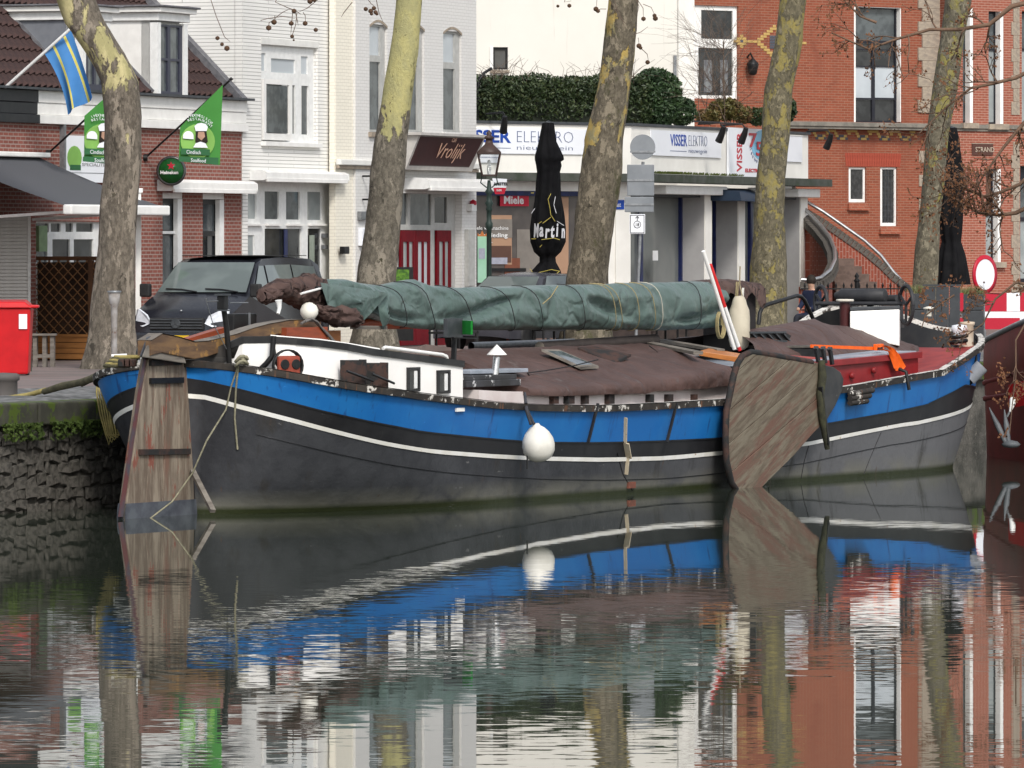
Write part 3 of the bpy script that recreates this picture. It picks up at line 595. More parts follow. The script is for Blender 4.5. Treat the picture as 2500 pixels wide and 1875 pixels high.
# ---- plain white house behind
WF=Fr(1400,103.0,90000)
wr=thing('white_rear_house','plain white rendered wall with one small dark window above the hedge','house',WF.M)
sw=(1204,1240,115,170); MB().plate(WF.u(1120),WF.u(1653),HQ,14,[rect(WF,*sw)],0,0.15).build('wall',mat('smooth_white_render',(0.72,0.695,0.635),(0.68,0.655,0.595),0.35,0.85,streak=(0.62,0.59,0.53),streak_at=.6),wr)
MB().box(WF.u(1120),WF.u(1653)-.01,0.2,6,HQ,13.9).build('wall_core',WCON,wr)
window(wr,WF,sw,[(1209,1236,123,165,GLD)],0.06,BLACK); MB().box(WF.u(1196),WF.u(1242),-.08,.1,WF.z(1200,178),WF.z(1200,171)).build('sill',STONE,wr); MB().box(WF.u(1196),WF.u(1203.5),-.03,.02,WF.z(1200,170),WF.z(1200,114)).build('window_jamb',OFFW,wr)
v_=MB().box(WF.u(1644),WF.u(1651),-.06,-.002,WF.z(1650,200),WF.z(1650,135)).build('drain_pipe',GALV,wr)
# ---- red brick villa
VB=brickmat('orange_red_brick',(0.285,0.078,0.041),(0.225,0.060,0.032),(0.29,0.155,0.105),0.22,0.064,0.008,flat=0.55,stain=(0.19,0.056,0.034))
VB2=brickmat('lighter_red_brick',(0.31,0.092,0.058),(0.27,0.08,0.05),(0.42,0.25,0.19),0.22,0.064,0.008,flat=0.5)
vil=thing('brick_villa','large red brick villa with stone quoins, patterned frieze and tall windows','villa',VL.M)
wA=(1695,1803,12,240); wB=(2085,2201,15,298); wC=(2072,2115,408,494); wD=(2149,2191,408,552)
MB().plate(VL.u(1655),VL.u(1694),HQ,14,[],-.02,0.3).build('rendered_pier',REND,vil)
MB().plate(VL.u(1694)+.002,VL.u(2292),HQ-.2,14,[rect(VL,*q) for q in (wA,wB,wC,wD)],0,0.22).build('wall',VB,vil)
wn=window(vil,VL,wA,[(1716,1793,24,94,GLD),(1709,1793,116,232,GLD)],0.06,WHITE)
for a,b in ((1724,1744),(1764,1783)): panel('curtain',VL,wn,a,b,146,225,.085,mat('lace_%d'%a,(0.20,0.21,0.21),(0.10,0.10,0.11),14,0.9,st=(1,1,.3)))
BKF=mat('black_window_frame',(0.014,0.015,0.022),(0.02,0.02,0.026),6,0.4)
wn=window(vil,VL,wB,[(2094,2196,20,97,GLM),(2094,2196,105,118,GLD),(2094,2140,122,160,GLD),(2147,2196,122,160,GLD),(2094,2140,163,238,GLB),(2147,2196,163,238,GLB),(2094,2140,243,294,GLD),(2147,2196,243,294,GLD)],0.16,BKF)
for a,b in ((2085,2090.5),(2199,2201)): panel('window_jamb',VL,wn,a,b,15,298,.02,WHITE,.13)
panel('window_head',VL,wn,2091,2198,12,17,.02,WHITE,.13)
GLL=glassmat('leaded_glass',(0.02,0.02,0.02),0.15,(0.04,0.04,0.04),8)
for w_,lead in ((wC,0),(wD,1)):
    a,b,y0,y1=w_; wn=window(vil,VL,w_,[(a+8,b-4,y0+5,y1-8,GLL)],0.05,WHITE)
    if lead:
        ra=rect(VL,a+8,b-4,y0+5,y1-8)
        for k in range(1,4): MB().box(ra[0]+(ra[1]-ra[0])*k/4-.008,ra[0]+(ra[1]-ra[0])*k/4+.008,.07,.084,ra[2],ra[3]).build('lead_bar',DKGREY,wn)
        for k in range(1,9): MB().box(ra[0],ra[1],.071,.083,ra[2]+(ra[3]-ra[2])*k/9-.008,ra[2]+(ra[3]-ra[2])*k/9+.008).build('lead_bar',DKGREY,wn)
    ua,ub,za,zb_=rect(VL,*w_)
    MB().hexa([(ua-.06,-.10,za-.20),(ub+.06,-.10,za-.20),(ub+.06,.05,za-.20),(ua-.06,.05,za-.20),(ua-.02,-.02,za-.01),(ub+.02,-.02,za-.01),(ub+.02,.05,za-.01),(ua-.02,.05,za-.01)]).build('brick_sill',VB,vil)
# flat brick arch over the pair of small windows
ab=MB(); ab.box(-.037,.037,-.008,.02,0,.34); ABM=ab.mesh('arch_brick'); ABM.materials.append(mat('arch_brick',(0.33,0.065,0.038),(0.27,0.05,0.03),9,0.85))
x=VL.u(2068)
while x<VL.u(2197):
    o=link('arch_brick',ABM,vil); o.location=(x,0,VL.z(2072,406)); t=(x-VL.u(2132))/1.0; o.rotation_euler=(0,.14*t,0); x+=.083
zs0,zs1=VL.z(2000,311),VL.z(2000,298)
BAND=mat('grey_stone_band',(0.22,0.20,0.17),(0.15,0.14,0.12),4,0.85,bmp=0.2)
MB().box(VL.u(1900),VL.u(2560),-.38,.02,zs0+.02,zs1).build('stone_band',BAND,vil,0.015); MB().box(VL.u(1900),VL.u(2560),-.34,.02,zs0-.04,zs0+.017).build('stone_band',BAND,vil)
YB=mat('yellow_brick',(0.52,0.36,0.13),(0.44,0.29,0.10),9,0.85); GBK=mat('grey_brick',(0.10,0.105,0.125),(0.07,0.075,0.09),9,0.85)
bb=MB(); bb.box(-.05,.05,-.012,.02,-.029,.029); BM={}
for k,m in (('y',YB),('g',GBK)):
    me=bb.mesh('brick'); me.materials.append(m); BM[k]=me
def br(u_,z_,k): o=link('brick',BM[k],vil); o.location=(u_,0,z_)
per=8; cw=.093; ufs=VL.u(1978); zf=zs0-.08; i=0
while ufs+i*cw<VL.u(2236):
    d=abs((i%per)-3.5)
    for r_ in range(4):
        if abs(d-(3.5-r_))<.6 or (r_==0 and d>2): br(ufs+i*cw+(.046 if r_%2 else 0),zf-r_*.064,'y')
        elif d<r_-1.4: br(ufs+i*cw+(.046 if r_%2 else 0),zf-r_*.064,'g')
    i+=1
uc,zc_=VL.u(1890),VL.z(1890,103)
for r_ in range(-6,7):
    wdt=6-abs(r_)
    for c_ in range(-wdt,wdt+1):
        if abs(c_)>=wdt-1: br(uc+c_*.105,zc_+r_*.066,'y')
        elif abs(c_)<=1 and abs(r_)<=2: br(uc+c_*.105,zc_+r_*.066,'g')
for c_ in (-7,-8,7,8,9,10): br(uc+c_*.105,zc_,'y')
for r_ in range(-2,3):
    for c_ in range(-(2-abs(r_)),3-abs(r_)):
        br(uc-10.6*.105+c_*.1,zc_+r_*.066,'g' if c_==0 and r_==0 else 'y')
# quoins and stone pier
random.seed(11)
q=MB().box(-.5,.5,-.5,.5,-.5,.5).mesh('quoin'); q.materials.append(STONE)
z=HQ; k=0
while z<14:
    h=.30 if z<zs0-.3 else .33; big=z>zs1
    x0=VL.u(2252 if k%2 else 2243) if not big else VL.u(2250 if k%2 else 2240); x1=VL.u(2300)
    if not (zs0-.35<z+h/2<zs1+.05):
        if big: o=link('quoin',q,vil); o.location=((x0+x1)/2,.08,z+h/2); o.scale=(x1-x0,.24,h-.008)
        elif k%2==0:
            o=link('quoin',q,vil); o.location=((x0+VL.u(2262))/2,.09,z+h/2); o.scale=(VL.u(2262)-x0,.22,h-.01)
    z+=h; k+=1
# right wing of the villa, slightly forward
yw=-.30
wE=(2330,2356,20,300); wF_=(2393,2430,28,303); wG=(2474,2512,28,303); wH=(2386,2424,412,640); wI=(2470,2512,405,690)
MB().plate(VL.u(2292),VL.u(2700),HQ-.2,14,[rect(VL,*q_) for q_ in (wE,wF_,wG,wH,wI)],yw,0.3).build('wing_wall',VB2,vil)
MB().box(VL.u(2292),VL.u(2292)+.12,yw+.01,-.003,HQ,14).build('wing_return',VB2,vil)
for w_,pn in ((wE,[(2332,2349,24,295,GLM)]),(wF_,[(2396,2420,34,118,GLM),(2396,2420,124,298,GLC)]),(wG,[(2478,2505,34,118,GLM),(2478,2505,124,298,GLC)]),(wH,[(2389,2413,418,520,glassmat('amber_pane',(0.12,0.06,0.04),.1)),(2389,2413,528,634,GLC)]),(wI,[(2474,2505,440,530,GLM),(2474,2505,540,680,GLC)])):
    wn=window(vil,VL,w_,pn,yw+.18,BKF); a,b,y0,y1=w_
    panel('window_jamb',VL,wn,b-8,b-.5,y0,y1,yw+.01,WHITE,.17)
    ua,ub,za,zb_=rect(VL,*w_); MB().box(ua-.08,ub+.08,yw-.12,yw+.1,za-.14,za-.002).build('sill',STONE,vil)
for k in range(26):
    z=HQ+k*.34
    if zs0-.35<z<zs1+.02: continue
    o=link('quoin',q,vil); o.location=(VL.u(2458+(2 if k%2 else 0)),yw+.05,z+.17); o.scale=(.22 if k%2 else .30,.14,.33)
pq=thing('villa_plaque','dark brown name plaque on the right wing of the brick villa','plaque',VL.M)
panel('plate',VL,pq,2351,2402,351,379,yw-.03,mat('brown_plaque',(0.09,0.04,0.03))); panel('plate_rim',VL,pq,2350,2403,349.5,351.2,yw-.035,STONE); text('STRAND',0.18,'plaque_lettering',T(VL.u(2358),yw-.036,VL.z(2358,371)),mat('pale_letters',(0.5,0.42,0.33)),pq,sx=1.0)
ln=thing('wall_lantern','black wall lantern beside the white window of the villa','lantern',VL.M); lu,lz=VL.u(1824),VL.z(1824,160)
MB().lathe([(.02,.18),(.14,.06),(.15,.02),(.10,-.2),(.06,-.24)],(lu,-.2,lz),8).build('lamp_cage',BLACK,ln); MB().tube([(lu,0,lz+.2),(lu,-.12,lz+.3),(lu,-.2,lz+.18)],.025,6).build('bracket',BLACK,ln)
# ---- outside stair of the villa
SD=158.0
def P(px,py,D): return W(px,py,D)
stt=thing('villa_stair','outside brick stair with curved balustrades and steel handrails in front of villa','stair')
VBV=brickmat('upright_brick',(0.30,0.075,0.045),(0.24,0.06,0.038),(0.36,0.2,0.16),0.22,0.075,0.010,flat=0.45,vert=True)
COPG=mat('grey_coping_brick',(0.125,0.112,0.097),(0.07,0.063,0.055),12,0.85,bmp=0.4)
top=[(1960,515),(2010,545),(2060,580),(2110,615),(2150,648),(2180,678),(2217,706)]
pts=[P(a,b,SD) for a,b in top]; gz=HQ
MB().prism(pts+[Vector((pts[-1].x,SD,gz)),Vector((pts[0].x,SD,gz))],(0.02,.3,0)).build('balustrade_wall',VBV,stt)
cbm=MB().box(-.052,.052,-.13,.13,-.085,.085).mesh('coping_brick'); cbm.materials.append(COPG)
def coping(path,step=.115):
    L_=0; i=0; path=[Vector(p) for p in path]
    for a,b in zip(path,path[1:]):
        d=b-a; n_=max(1,int(d.length/step))
        for k in range(n_):
            c=a+d*((k+.5)/n_); o=link('coping_brick',cbm,stt); o.location=c
            o.rotation_euler=(0,-math.atan2(d.z,math.hypot(d.x,d.y)),math.atan2(d.y,d.x)); o.scale=(d.length/n_/.118,1,1)
coping([P(a,b-2,SD+.1) for a,b in top])
rl=[P(a,b-28+max(0,(a-2140))*.32,SD+.1) for a,b in top]; MB().tube(rl,.04,8).build('handrail',STEEL,stt)
crv=[(1940,520,158.0),(1975,552,157.6),(2000,578,157.0),(2020,603,156.2),(2031,630,155.2),(2032,655,154.3),(2020,680,153.4),(1998,697,152.9),(1972,702,152.7),(1950,700,152.7)]
cw_=[P(*c) for c in crv]
rows=[cw_,[Vector((p.x,p.y,gz)) for p in cw_]]; MB().grid(rows).build('balustrade_wall',VBV,stt)
coping([p+Vector((.02,0,.03)) for p in cw_]); MB().tube([p+Vector((.06,0,.27-.012*i)) for i,p in enumerate(cw_)],.045,8).build('handrail',STEEL,stt)
STP=mat('brown_step',(0.17,0.12,0.10),(0.12,0.085,0.07),6,0.85,bmp=.3)
for k in range(7):
    a=P(2036,745-k*19,SD-1.0+.0); b=P(2190-k*17,745-k*19,SD-1.0)
    MB().box(a.x,b.x,SD-2.2+k*.27,SD-.02,gz if k==0 else a.z-.19,a.z).build('step',STP,stt,0.01)
# iron fence with spear tips
ifn=thing('iron_fence','low black iron fence with spear tips before the villa stair','fence'); FD=149.0
for y in (705,757): MB().bar(P(1955,y,FD),P(2225,y,FD),.03,.03).build('fence_rail',BLACK,ifn)
for k in range(14):
    x=1965+k*19; a=P(x,790,FD); b=P(x,703,FD); mb=MB(); mb.tube([a,b],.011,5); mb.tube([b,b+Vector((0,0,.05)),b+Vector((0,0,.13))],[.012,.03,.002],5); mb.build('fence_bar',BLACK,ifn)
a=P(2092,790,FD); b=P(2092,688,FD); MB().tube([a,b],.05,8).lathe([(.06,0),(.08,.03),(.03,.08),(.06,.13),(.0,.22)],b,8).build('fence_post',BLACK,ifn)
# ---- hedge and shrubs on the shop roof
def leafmass(name,ctrs,n,size,mat_,seed,parent=None,flat=1.0):
    random.seed(seed); mb=MB(); tot=sum(c[3]*c[4]*c[5] for c in ctrs)
    for (x,y,z,rx,ry,rz,sq) in ctrs:
        for i in range(int(n*(rx*ry*rz)/tot)):
            while 1:
                p=Vector((random.uniform(-1,1),random.uniform(-1,1),random.uniform(-1,1)))
                r=(abs(p.x)**sq+abs(p.y)**sq+abs(p.z)**sq)**(1/sq)
                if .45<r<1: break
            nn=noise.noise((x+p.x*rx*1.6,y+p.y*ry*1.6,z+p.z*rz*1.6))
            p=p*(1+.10*nn); c=Vector((x+p.x*rx,y+p.y*ry,z+p.z*rz)); s=size*random.uniform(.6,1.3)
            a=Vector((random.gauss(0,1),random.gauss(0,1),random.gauss(0,1))).normalized(); b=a.orthogonal().normalized(); b.rotate(Matrix.Rotation(random.random()*6.28,3,a))
            d=a.cross(b); mb.quad(c-d*s*.55,c+b*s*.2-a*s*.15,c+d*s*.9,c-b*s*.2-a*s*.15) if False else mb.add([c-d*s,c+b*s*.5+a*s*.15,c+d*s,c-b*s*.5+a*s*.15],[(0,1,2,3)])
    return mb.build(name,mat_,parent)
def leafmat(name,c,c2,c3=None):
    m,n,p=newmat(name); p.inputs['Roughness'].default_value=0.5; p.inputs['Specular IOR Level'].default_value=0.4
    col=mixc(n,ramp(n,nz(n,3,3),.4,.62),c,c2); 
    if c3: col=mixc(n,ramp(n,nz(n,7,2),.56,.66),col,c3)
    n.links.new(col,p.inputs['Base Color']); return m
HF=Fr(1165,108.5,18750)
def hc(px,py,rx,ry,rz,sq=3,off=0): p=HF.world(HF.L(px,py,off)); return (p.x,p.y,p.z,rx,ry,rz,sq)
TW=mat('bare_twig',(0.14,0.10,0.075),(0.09,0.065,0.05),10,0.8)
hd=thing('ivy_hedge','long dark green ivy hedge along the shop roof','hedge')
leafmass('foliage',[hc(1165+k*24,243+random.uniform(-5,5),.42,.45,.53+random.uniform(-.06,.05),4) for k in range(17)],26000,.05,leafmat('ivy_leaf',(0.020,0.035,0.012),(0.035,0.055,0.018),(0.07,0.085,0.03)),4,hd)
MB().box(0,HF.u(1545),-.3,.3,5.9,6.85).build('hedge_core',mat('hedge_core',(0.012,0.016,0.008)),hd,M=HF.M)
random.seed(21); tw=MB()
for i in range(70):
    px_=random.uniform(1175,1560); b=HF.world(HF.L(px_,190,random.uniform(-.3,.3))); d=Vector((random.gauss(0,.35),random.gauss(0,.2),random.uniform(.15,.6)))
    tw.tube([b-Vector((0,0,.2)),b+d*.5,b+d+Vector((random.gauss(0,.1),0,-.05))],[.008,.006,.003],4)
tw.build('twigs',TW,hd)
bs=thing('round_bush','round clipped evergreen bush on the shop roof right of the tree','bush')
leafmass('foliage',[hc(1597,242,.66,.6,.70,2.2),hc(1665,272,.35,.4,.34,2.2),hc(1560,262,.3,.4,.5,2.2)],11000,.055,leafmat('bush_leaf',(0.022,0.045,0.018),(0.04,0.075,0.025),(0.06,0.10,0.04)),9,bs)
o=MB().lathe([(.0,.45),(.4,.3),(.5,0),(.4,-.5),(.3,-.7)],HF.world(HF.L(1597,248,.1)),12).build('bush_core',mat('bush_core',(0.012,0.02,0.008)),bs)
gs=thing('golden_shrub','low shrub with yellow green and rusty leaves on the shop roof','bush')
leafmass('foliage',[hc(1770,268,.42,.4,.27,2.2),hc(1730,285,.3,.4,.18,2.2),hc(1812,280,.25,.3,.2,2.2)],4200,.045,leafmat('golden_leaf',(0.11,0.10,0.025),(0.14,0.075,0.03),(0.05,0.06,0.02)),12,gs)
eb=thing('dark_shrub','dark green shrub half hidden behind the olive tree trunk','bush')
leafmass('foliage',[hc(1905,268,.40,.4,.34,2.2),hc(1850,285,.3,.3,.2,2.2)],3200,.05,leafmat('dark_leaf',(0.02,0.04,0.012),(0.04,0.06,0.015)),15,eb)
bt=thing('bare_shrub','leafless twiggy shrub in front of the white villa window','shrub')
random.seed(33)
def twigs(mb,b,d,r,lvl,spread=.5,n=3,k=.68):
    e=b+d; m_=b+d*.5+Vector((random.gauss(0,.06),random.gauss(0,.06),random.gauss(0,.04)))*d.length
    mb.tube([b,m_,e],[r,r*.85,r*.65],4,False)
    if lvl<=0: return
    for i in range(n):
        t=random.uniform(.35,1.0); q_=b+d*t; dd=Vector((d.x+random.gauss(0,spread)*d.length,d.y+random.gauss(0,spread)*d.length,d.z+random.gauss(0,spread*.8)*d.length))*k
        twigs(mb,q_,dd,r*.62,lvl-1,spread,n,k)
mb=MB()
for i in range(9):
    b=HF.world(HF.L(random.uniform(1690,1800),300,random.uniform(-.3,.3))); twigs(mb,b,Vector((random.gauss(0,.25),random.gauss(0,.2),random.uniform(.5,.85))),.014,3,.55,3)
mb.build('branches',TW,bt)
def twigtree():
    mb=MB(); b=HF.world(HF.L(1768,270,0)); mb.tube([b,b+Vector((-.02,0,1.6))],[.02,.012],5)
    for i in range(16): twigs(mb,b+Vector((0,0,random.uniform(1.2,1.6))),Vector((random.gauss(0,.45),random.gauss(0,.3),random.uniform(.1,.5))),.008,2,.5,3)
    return mb
t=thing('standard_tree','thin bare standard tree standing before the white villa window','tree'); twigtree().build('branches',TW,t)
pl=thing('balcony_arch','curved black iron bracket at the left end of the hedge','bracket'); MB().tube([HF.world(HF.L(x,y,-.2)) for x,y in ((1166,300),(1166,215),(1170,195),(1182,178),(1200,167))],.035,8).build('bracket_tube',BLACK,pl)
# ================================================================= THE BARGE
B=Fr(0,1,theta=R(61.5),O=(-4.23,86.7))
def lerp(a,b,t): return a+(b-a)*t
def hull_uv(t,tau):
    k=min(max(tau,0),1); us=lerp(0,-.25,k); ue=lerp(22.3,24.6,k); Bm=lerp(1.85,2.1,k)*(1+.12*min(tau,0))
    a1,n1=lerp(5.0,2.6,k**.6),lerp(1.6,3.0,k**.6); a2,n2=lerp(4.5,5.5,k),lerp(2.2,1.35,k)
    if t<.3: f=t/.3*math.pi/2; return us+a1*(1-max(0,math.cos(f))**(2/n1)), Bm*max(0,math.sin(f))**(2/n1)
    if t>.7: f=(1-t)/.3*math.pi/2; return ue-a2*(1-max(0,math.cos(f))**(2/n2)), Bm*max(0,math.sin(f))**(2/n2)
    return lerp(us+a1,ue-a2,(t-.3)/.4),Bm
def trace(tbl,tau):
    N=700; best=[]; arr=[]
    for i in range(N+1):
        u,b=hull_uv(i/N,tau); w_=B.world((u,-b,0)); arr.append((CX+F*w_.x/w_.y,w_.y,i/N))
    out=[]
    for px,py in tbl:
        q=min(arr,key=lambda a:abs(a[0]-px)); out.append((q[2],HC-(py-HY)/F*q[1]))
    return sorted(out)
def itp(tb,t):
    if t<=tb[0][0]: return tb[0][1]
    for (a,x),(b,y) in zip(tb,tb[1:]):
        if t<=b: return lerp(x,y,(t-a)/(b-a+1e-9))
    (a,x),(b,y)=tb[-2],tb[-1]; return y+(y-x)/(b-a+1e-9)*(t-b)*.6
TR=trace([(475,887),(562,896),(690,914),(848,942),(975,959),(1196,988),(1308,995),(1466,997),(1625,990),(1767,981),(1900,968),(2065,950),(2225,922),(2326,893),(2372,862)],1.0)
TBB=trace([(475,924),(500,933),(785,1003),(975,1044),(1196,1073),(1308,1081),(1466,1082),(1625,1077),(1770,1070),(2028,1034),(2190,1005),(2326,961),(2353,940)],.72)
TW_=trace([(482,966),(562,989),(721,1028),(943,1082),(1196,1114),(1308,1120),(1466,1123),(1625,1119),(1764,1106),(1967,1085),(2089,1059),(2190,1039),(2326,987),(2350,968)],.5)
def sst(a,b,x): x=min(max((x-a)/(b-a),0),1); return x*x*(3-2*x)
def zr(t): return itp(TR,t)
def far_rise(t): uu=hull_uv(t,1.0)[0]; return .62*sst(20.3,22.4,uu)*(1-sst(22.7,24.7,uu))
TS=[i/24*.3 for i in range(24)]+[.3+i/24*.4 for i in range(24)]+[.7+i/26*.3 for i in range(27)]
def hp(t,z,side,out=0.0):
    u,b=hull_uv(t,z/zr(t)); 
    zz=z+(far_rise(t)*min(1,max(0,z/zr(t)))**2 if side>0 else 0)
    return (u,side*(b+out) if b>1e-3 else 0,zz)
def band(f0,f1,n,out=0.0):
    """Strip of hull plating right round the vessel between two heights."""
    rows=[]
    for i in range(n+1):
        row=[]
        for t in TS: row.append(hp(t,lerp(f0(t),f1(t),i/n),-1,out))
        for t in reversed(TS): row.append(hp(t,lerp(f0(t),f1(t),i/n),1,out))
        rows.append(row)
    return MB().grid(rows,closed=True)
brg=thing('sailing_barge','long old blue and black sailing barge moored along the quay','barge',B.M)
m,n,p=newmat('hull_grey_steel'); p.inputs['Roughness'].default_value=.55; p.inputs['Specular IOR Level'].default_value=.35
tc=n.nodes.new('ShaderNodeTexCoord'); sx=n.nodes.new('ShaderNodeSeparateXYZ'); n.links.new(tc.outputs['Object'],sx.inputs[0])
c_=mixc(n,ramp(n,nz(n,.8,6,rough=.7),.38,.66),(0.030,0.031,0.036),(0.055,0.057,0.063))
fx=n.nodes.new('ShaderNodeMapRange'); n.links.new(sx.outputs[0],fx.inputs[0]); fx.inputs[1].default_value=7; fx.inputs[2].default_value=18; fx.inputs[3].default_value=0; fx.inputs[4].default_value=.75
c_=mixc(n,fx.outputs[0],c_,(0.165,0.165,0.172))                                           # paler grey towards the bow
c_=mixc(n,ramp(n,nz(n,1.0,5,st=(3.0,3.0,.35)),.56,.72),c_,(0.036,0.034,0.033))
wl=n.nodes.new('ShaderNodeMapRange'); n.links.new(sx.outputs[2],wl.inputs[0]); wl.inputs[1].default_value=.02; wl.inputs[2].default_value=.34; wl.inputs[3].default_value=1; wl.inputs[4].default_value=0
mu=n.nodes.new('ShaderNodeMath'); mu.operation='MULTIPLY'; n.links.new(wl.outputs[0],mu.inputs[0]); n.links.new(ramp(n,nz(n,2.0,5,st=(.6,.6,1)),.3,.6),mu.inputs[1])
c_=mixc(n,mu.outputs[0],c_,(0.16,0.155,0.125))                                           # dried silt tide mark
gr=n.nodes.new('ShaderNodeMapRange'); n.links.new(sx.outputs[2],gr.inputs[0]); gr.inputs[1].default_value=.05; gr.inputs[2].default_value=.12; gr.inputs[3].default_value=1; gr.inputs[4].default_value=0
c_=mixc(n,gr.outputs[0],c_,(0.022,0.028,0.008))                                          # weed at the waterline
c_=mixc(n,ramp(n,nz(n,1.0,5,st=(9,9,.5),rough=.65),.655,.74),c_,(0.075,0.05,0.036)); c_=mixc(n,ramp(n,nz(n,1.0,6,st=(2.2,2.2,6),rough=.75),.645,.69),c_,(0.13,0.13,0.13))
n.links.new(c_,p.inputs['Base Color']); bump(n,p,nz(n,1.4,5),.25,.12); HULL=m
BAND_=mat('hull_black',(0.014,0.014,0.016),(0.022,0.022,0.024),2,.5,spots=(0.10,0.045,0.025),spot_scale=5,spot_at=.70,streak=(0.03,0.03,0.03),streak_at=.62,runs=(0.07,0.045,0.032),runs_at=.67)
HW=mat('hull_white_line',(0.80,0.79,0.76),(0.72,0.70,0.64),3,.55,spots=(0.40,0.23,0.10),spot_scale=7,spot_at=.645)
BLUE=mat('hull_blue',(0.010,0.125,0.39),(0.015,0.155,0.43),1.2,.42,spots=(0.08,0.05,0.04),spot_scale=6,spot_at=.735,streak=(0.014,0.075,0.24),streak_at=.58,bmp=.06,bscale=2,runs=(0.035,0.055,0.10),runs_at=.645)
RAIL=mat('peeling_rail',(0.045,0.038,0.032),(0.025,0.022,0.02),4,.75,spots=(0.62,0.59,0.54),spot_scale=4.2,spot_at=.56,bmp=.3,runs=(0.16,0.075,0.04),runs_at=.6)
zw=lambda t:itp(TW_,t); zbb=lambda t:itp(TBB,t)
band(lambda t:-.6,lambda t:zw(t)-.03,7).build('lower_hull',HULL,brg)
band(lambda t:zw(t)-.03,lambda t:zw(t)+.03,1,.012).build('white_stripe',HW,brg)
band(lambda t:zw(t)+.03,zbb,2).build('black_band',BAND_,brg)
band(lambda t:zbb(t)-.01,lambda t:zbb(t)+.012,1,.012).build('rubbing_strake',BAND_,brg)
band(zbb,zr,3).build('blue_band',BLUE,brg)
# plate seams on the lower hull
sm=MB(); 
for dz in (.30,):
    sm.tube([hp(t,max(.02,zw(t)-dz),-1,.003) for t in TS[6:-4]],.007,4)
sm.build('plate_seam',BAND_,brg)
for px_ in (1520,1868,1990,2140):
    tt=min(TS,key=lambda t:abs(B.px(hull_uv(t,.4)[0],-hull_uv(t,.4)[1])-px_)); MB().tube([hp(tt,z,-1,.002) for z in (.05,.3,.6,zw(tt)-.06)],.008,4).build('plate_seam',BAND_,brg)
# capping rail
rl=[]
for (o_,dz) in ((.05,-.05),(.06,.035),(-.06,.045),(-.07,-.05)):
    row=[hp(t,zr(t),-1) for t in TS]+[hp(t,zr(t),1) for t in reversed(TS)]
    rr=[]
    for i,t in enumerate(TS+list(reversed(TS))):
        s_=-1 if i<len(TS) else 1; u,b=hull_uv(t,1.0); zz=zr(t)+(far_rise(t) if s_>0 else 0); uo=(-o_ if t<.02 else (o_ if t>.98 else 0)); rr.append((u+uo,s_*max(0,b+o_) if b>1e-3 else 0,zz+dz))
    rl.append(rr)
rl.append(rl[0]); MB().grid(rl,closed=True,smooth=False).build('capping_rail',RAIL,brg)
RW=mat('worn_white_rail',(0.60,0.58,0.54),(0.50,0.48,0.44),5,.7,spots=(0.05,0.04,0.035),spot_scale=8,spot_at=.52)
rows=[]
for o_ in (-.06,.052): rows.append([((hull_uv(t,1)[0]),-(hull_uv(t,1)[1]+o_),zr(t)+.049) for t in TS[3:-6]])
MB().grid(rows).build('rail_top',RW,brg)
TB_=[t for t in TS if t>.80]; rows=[[(hull_uv(t,1)[0]-.02,max(0,hull_uv(t,1)[1]+o_),zr(t)+far_rise(t)+dz) for t in TB_] for o_,dz in ((-.085,-.05),(-.08,.05),(.055,.052))]
MB().grid(rows,smooth=False).build('rail_top',RW,brg)
# inner side of the bulwark and decks
def fz(t): return zr(t)+far_rise(t)
for sd_ in (1,-1):
    rows=[[(lambda q:(q[0]-(.10 if t>.75 else 0),q[1],q[2]))(hp(t,lerp(zr(t)-.75,zr(t)-.01,k/3),sd_,-.06)) for t in TS[1:]] for k in range(4)]
    MB().grid(rows).build('bulwark_lining',BLACK,brg)
RDK=mat('red_deck',(0.30,0.035,0.03),(0.20,0.02,0.02),3,.6,bmp=.1); GDK=mat('grey_deck',(0.32,0.35,0.40),(0.22,0.25,0.29),2,.5)
def deck(name,t0,t1,m,dn,df):
    rows=[]
    for t in TS:
        if t0<=t<=t1:
            u,b=hull_uv(t,1.0); b=max(b-.07,0); rows.append([(u,lerp(-b,b,k/6),lerp(zr(t)-dn,fz(t)-df,k/6)) for k in range(7)])
    MB().grid(rows).build(name,m,brg)
deck('foredeck',.70,1.0,RDK,.07,.66); deck('side_deck',.02,.70,mat('dark_deck',(0.07,0.06,0.055)),.06,.1)
def bz(px,py,v): return B.z(px,py,v)
# --- cabin at the stern
CW=mat('cabin_white',(0.90,0.88,0.85),(0.86,0.84,0.80),2,.4,streak=(0.55,0.42,0.28),streak_at=.72)
vc=-1.5
tp=[(556,868),(561,850),(592,838),(662,837),(720,841),(780,846),(848,855),(911,867),(1010,880),(1130,896)]
VC=[(556,-.36),(561,-.40),(592,-.60),(662,-.98),(720,-1.22),(780,-1.38),(848,-1.48),(911,-1.5),(1200,-1.5)]
def cv(px): return itp(VC,px)
top=[B.L(px,py,cv(px)) for px,py in tp]
def railz(u):   # rail height over this station
    t=min(TS,key=lambda t:abs(hull_uv(t,1)[0]-u)); return zr(t)
bot=[(p[0],p[1],railz(p[0])-.06) for p in top]
holes=[(992,1022,897,956),(1065,1096,904,961)]
mir=lambda L_:[(q[0],-q[1],q[2]-.30*(1-sst(.1,1.3,q[0]))) for q in L_]
mb=MB(); mb.grid([bot,top],smooth=False); mb.grid([mir(bot),mir(top)],smooth=False); mb.grid([[bot[0],top[0]],[mir(bot)[0],mir(top)[0]]],smooth=False); mb.grid([[bot[-1],top[-1]],[mir(bot)[-1],mir(top)[-1]]],smooth=False); mb.build('cabin_side',CW,brg)
TRIM=mat('black_trim',(0.015,0.015,0.016),(0.03,0.03,0.03),3,.5,spots=(0.45,0.42,0.40),spot_scale=6,spot_at=.66)
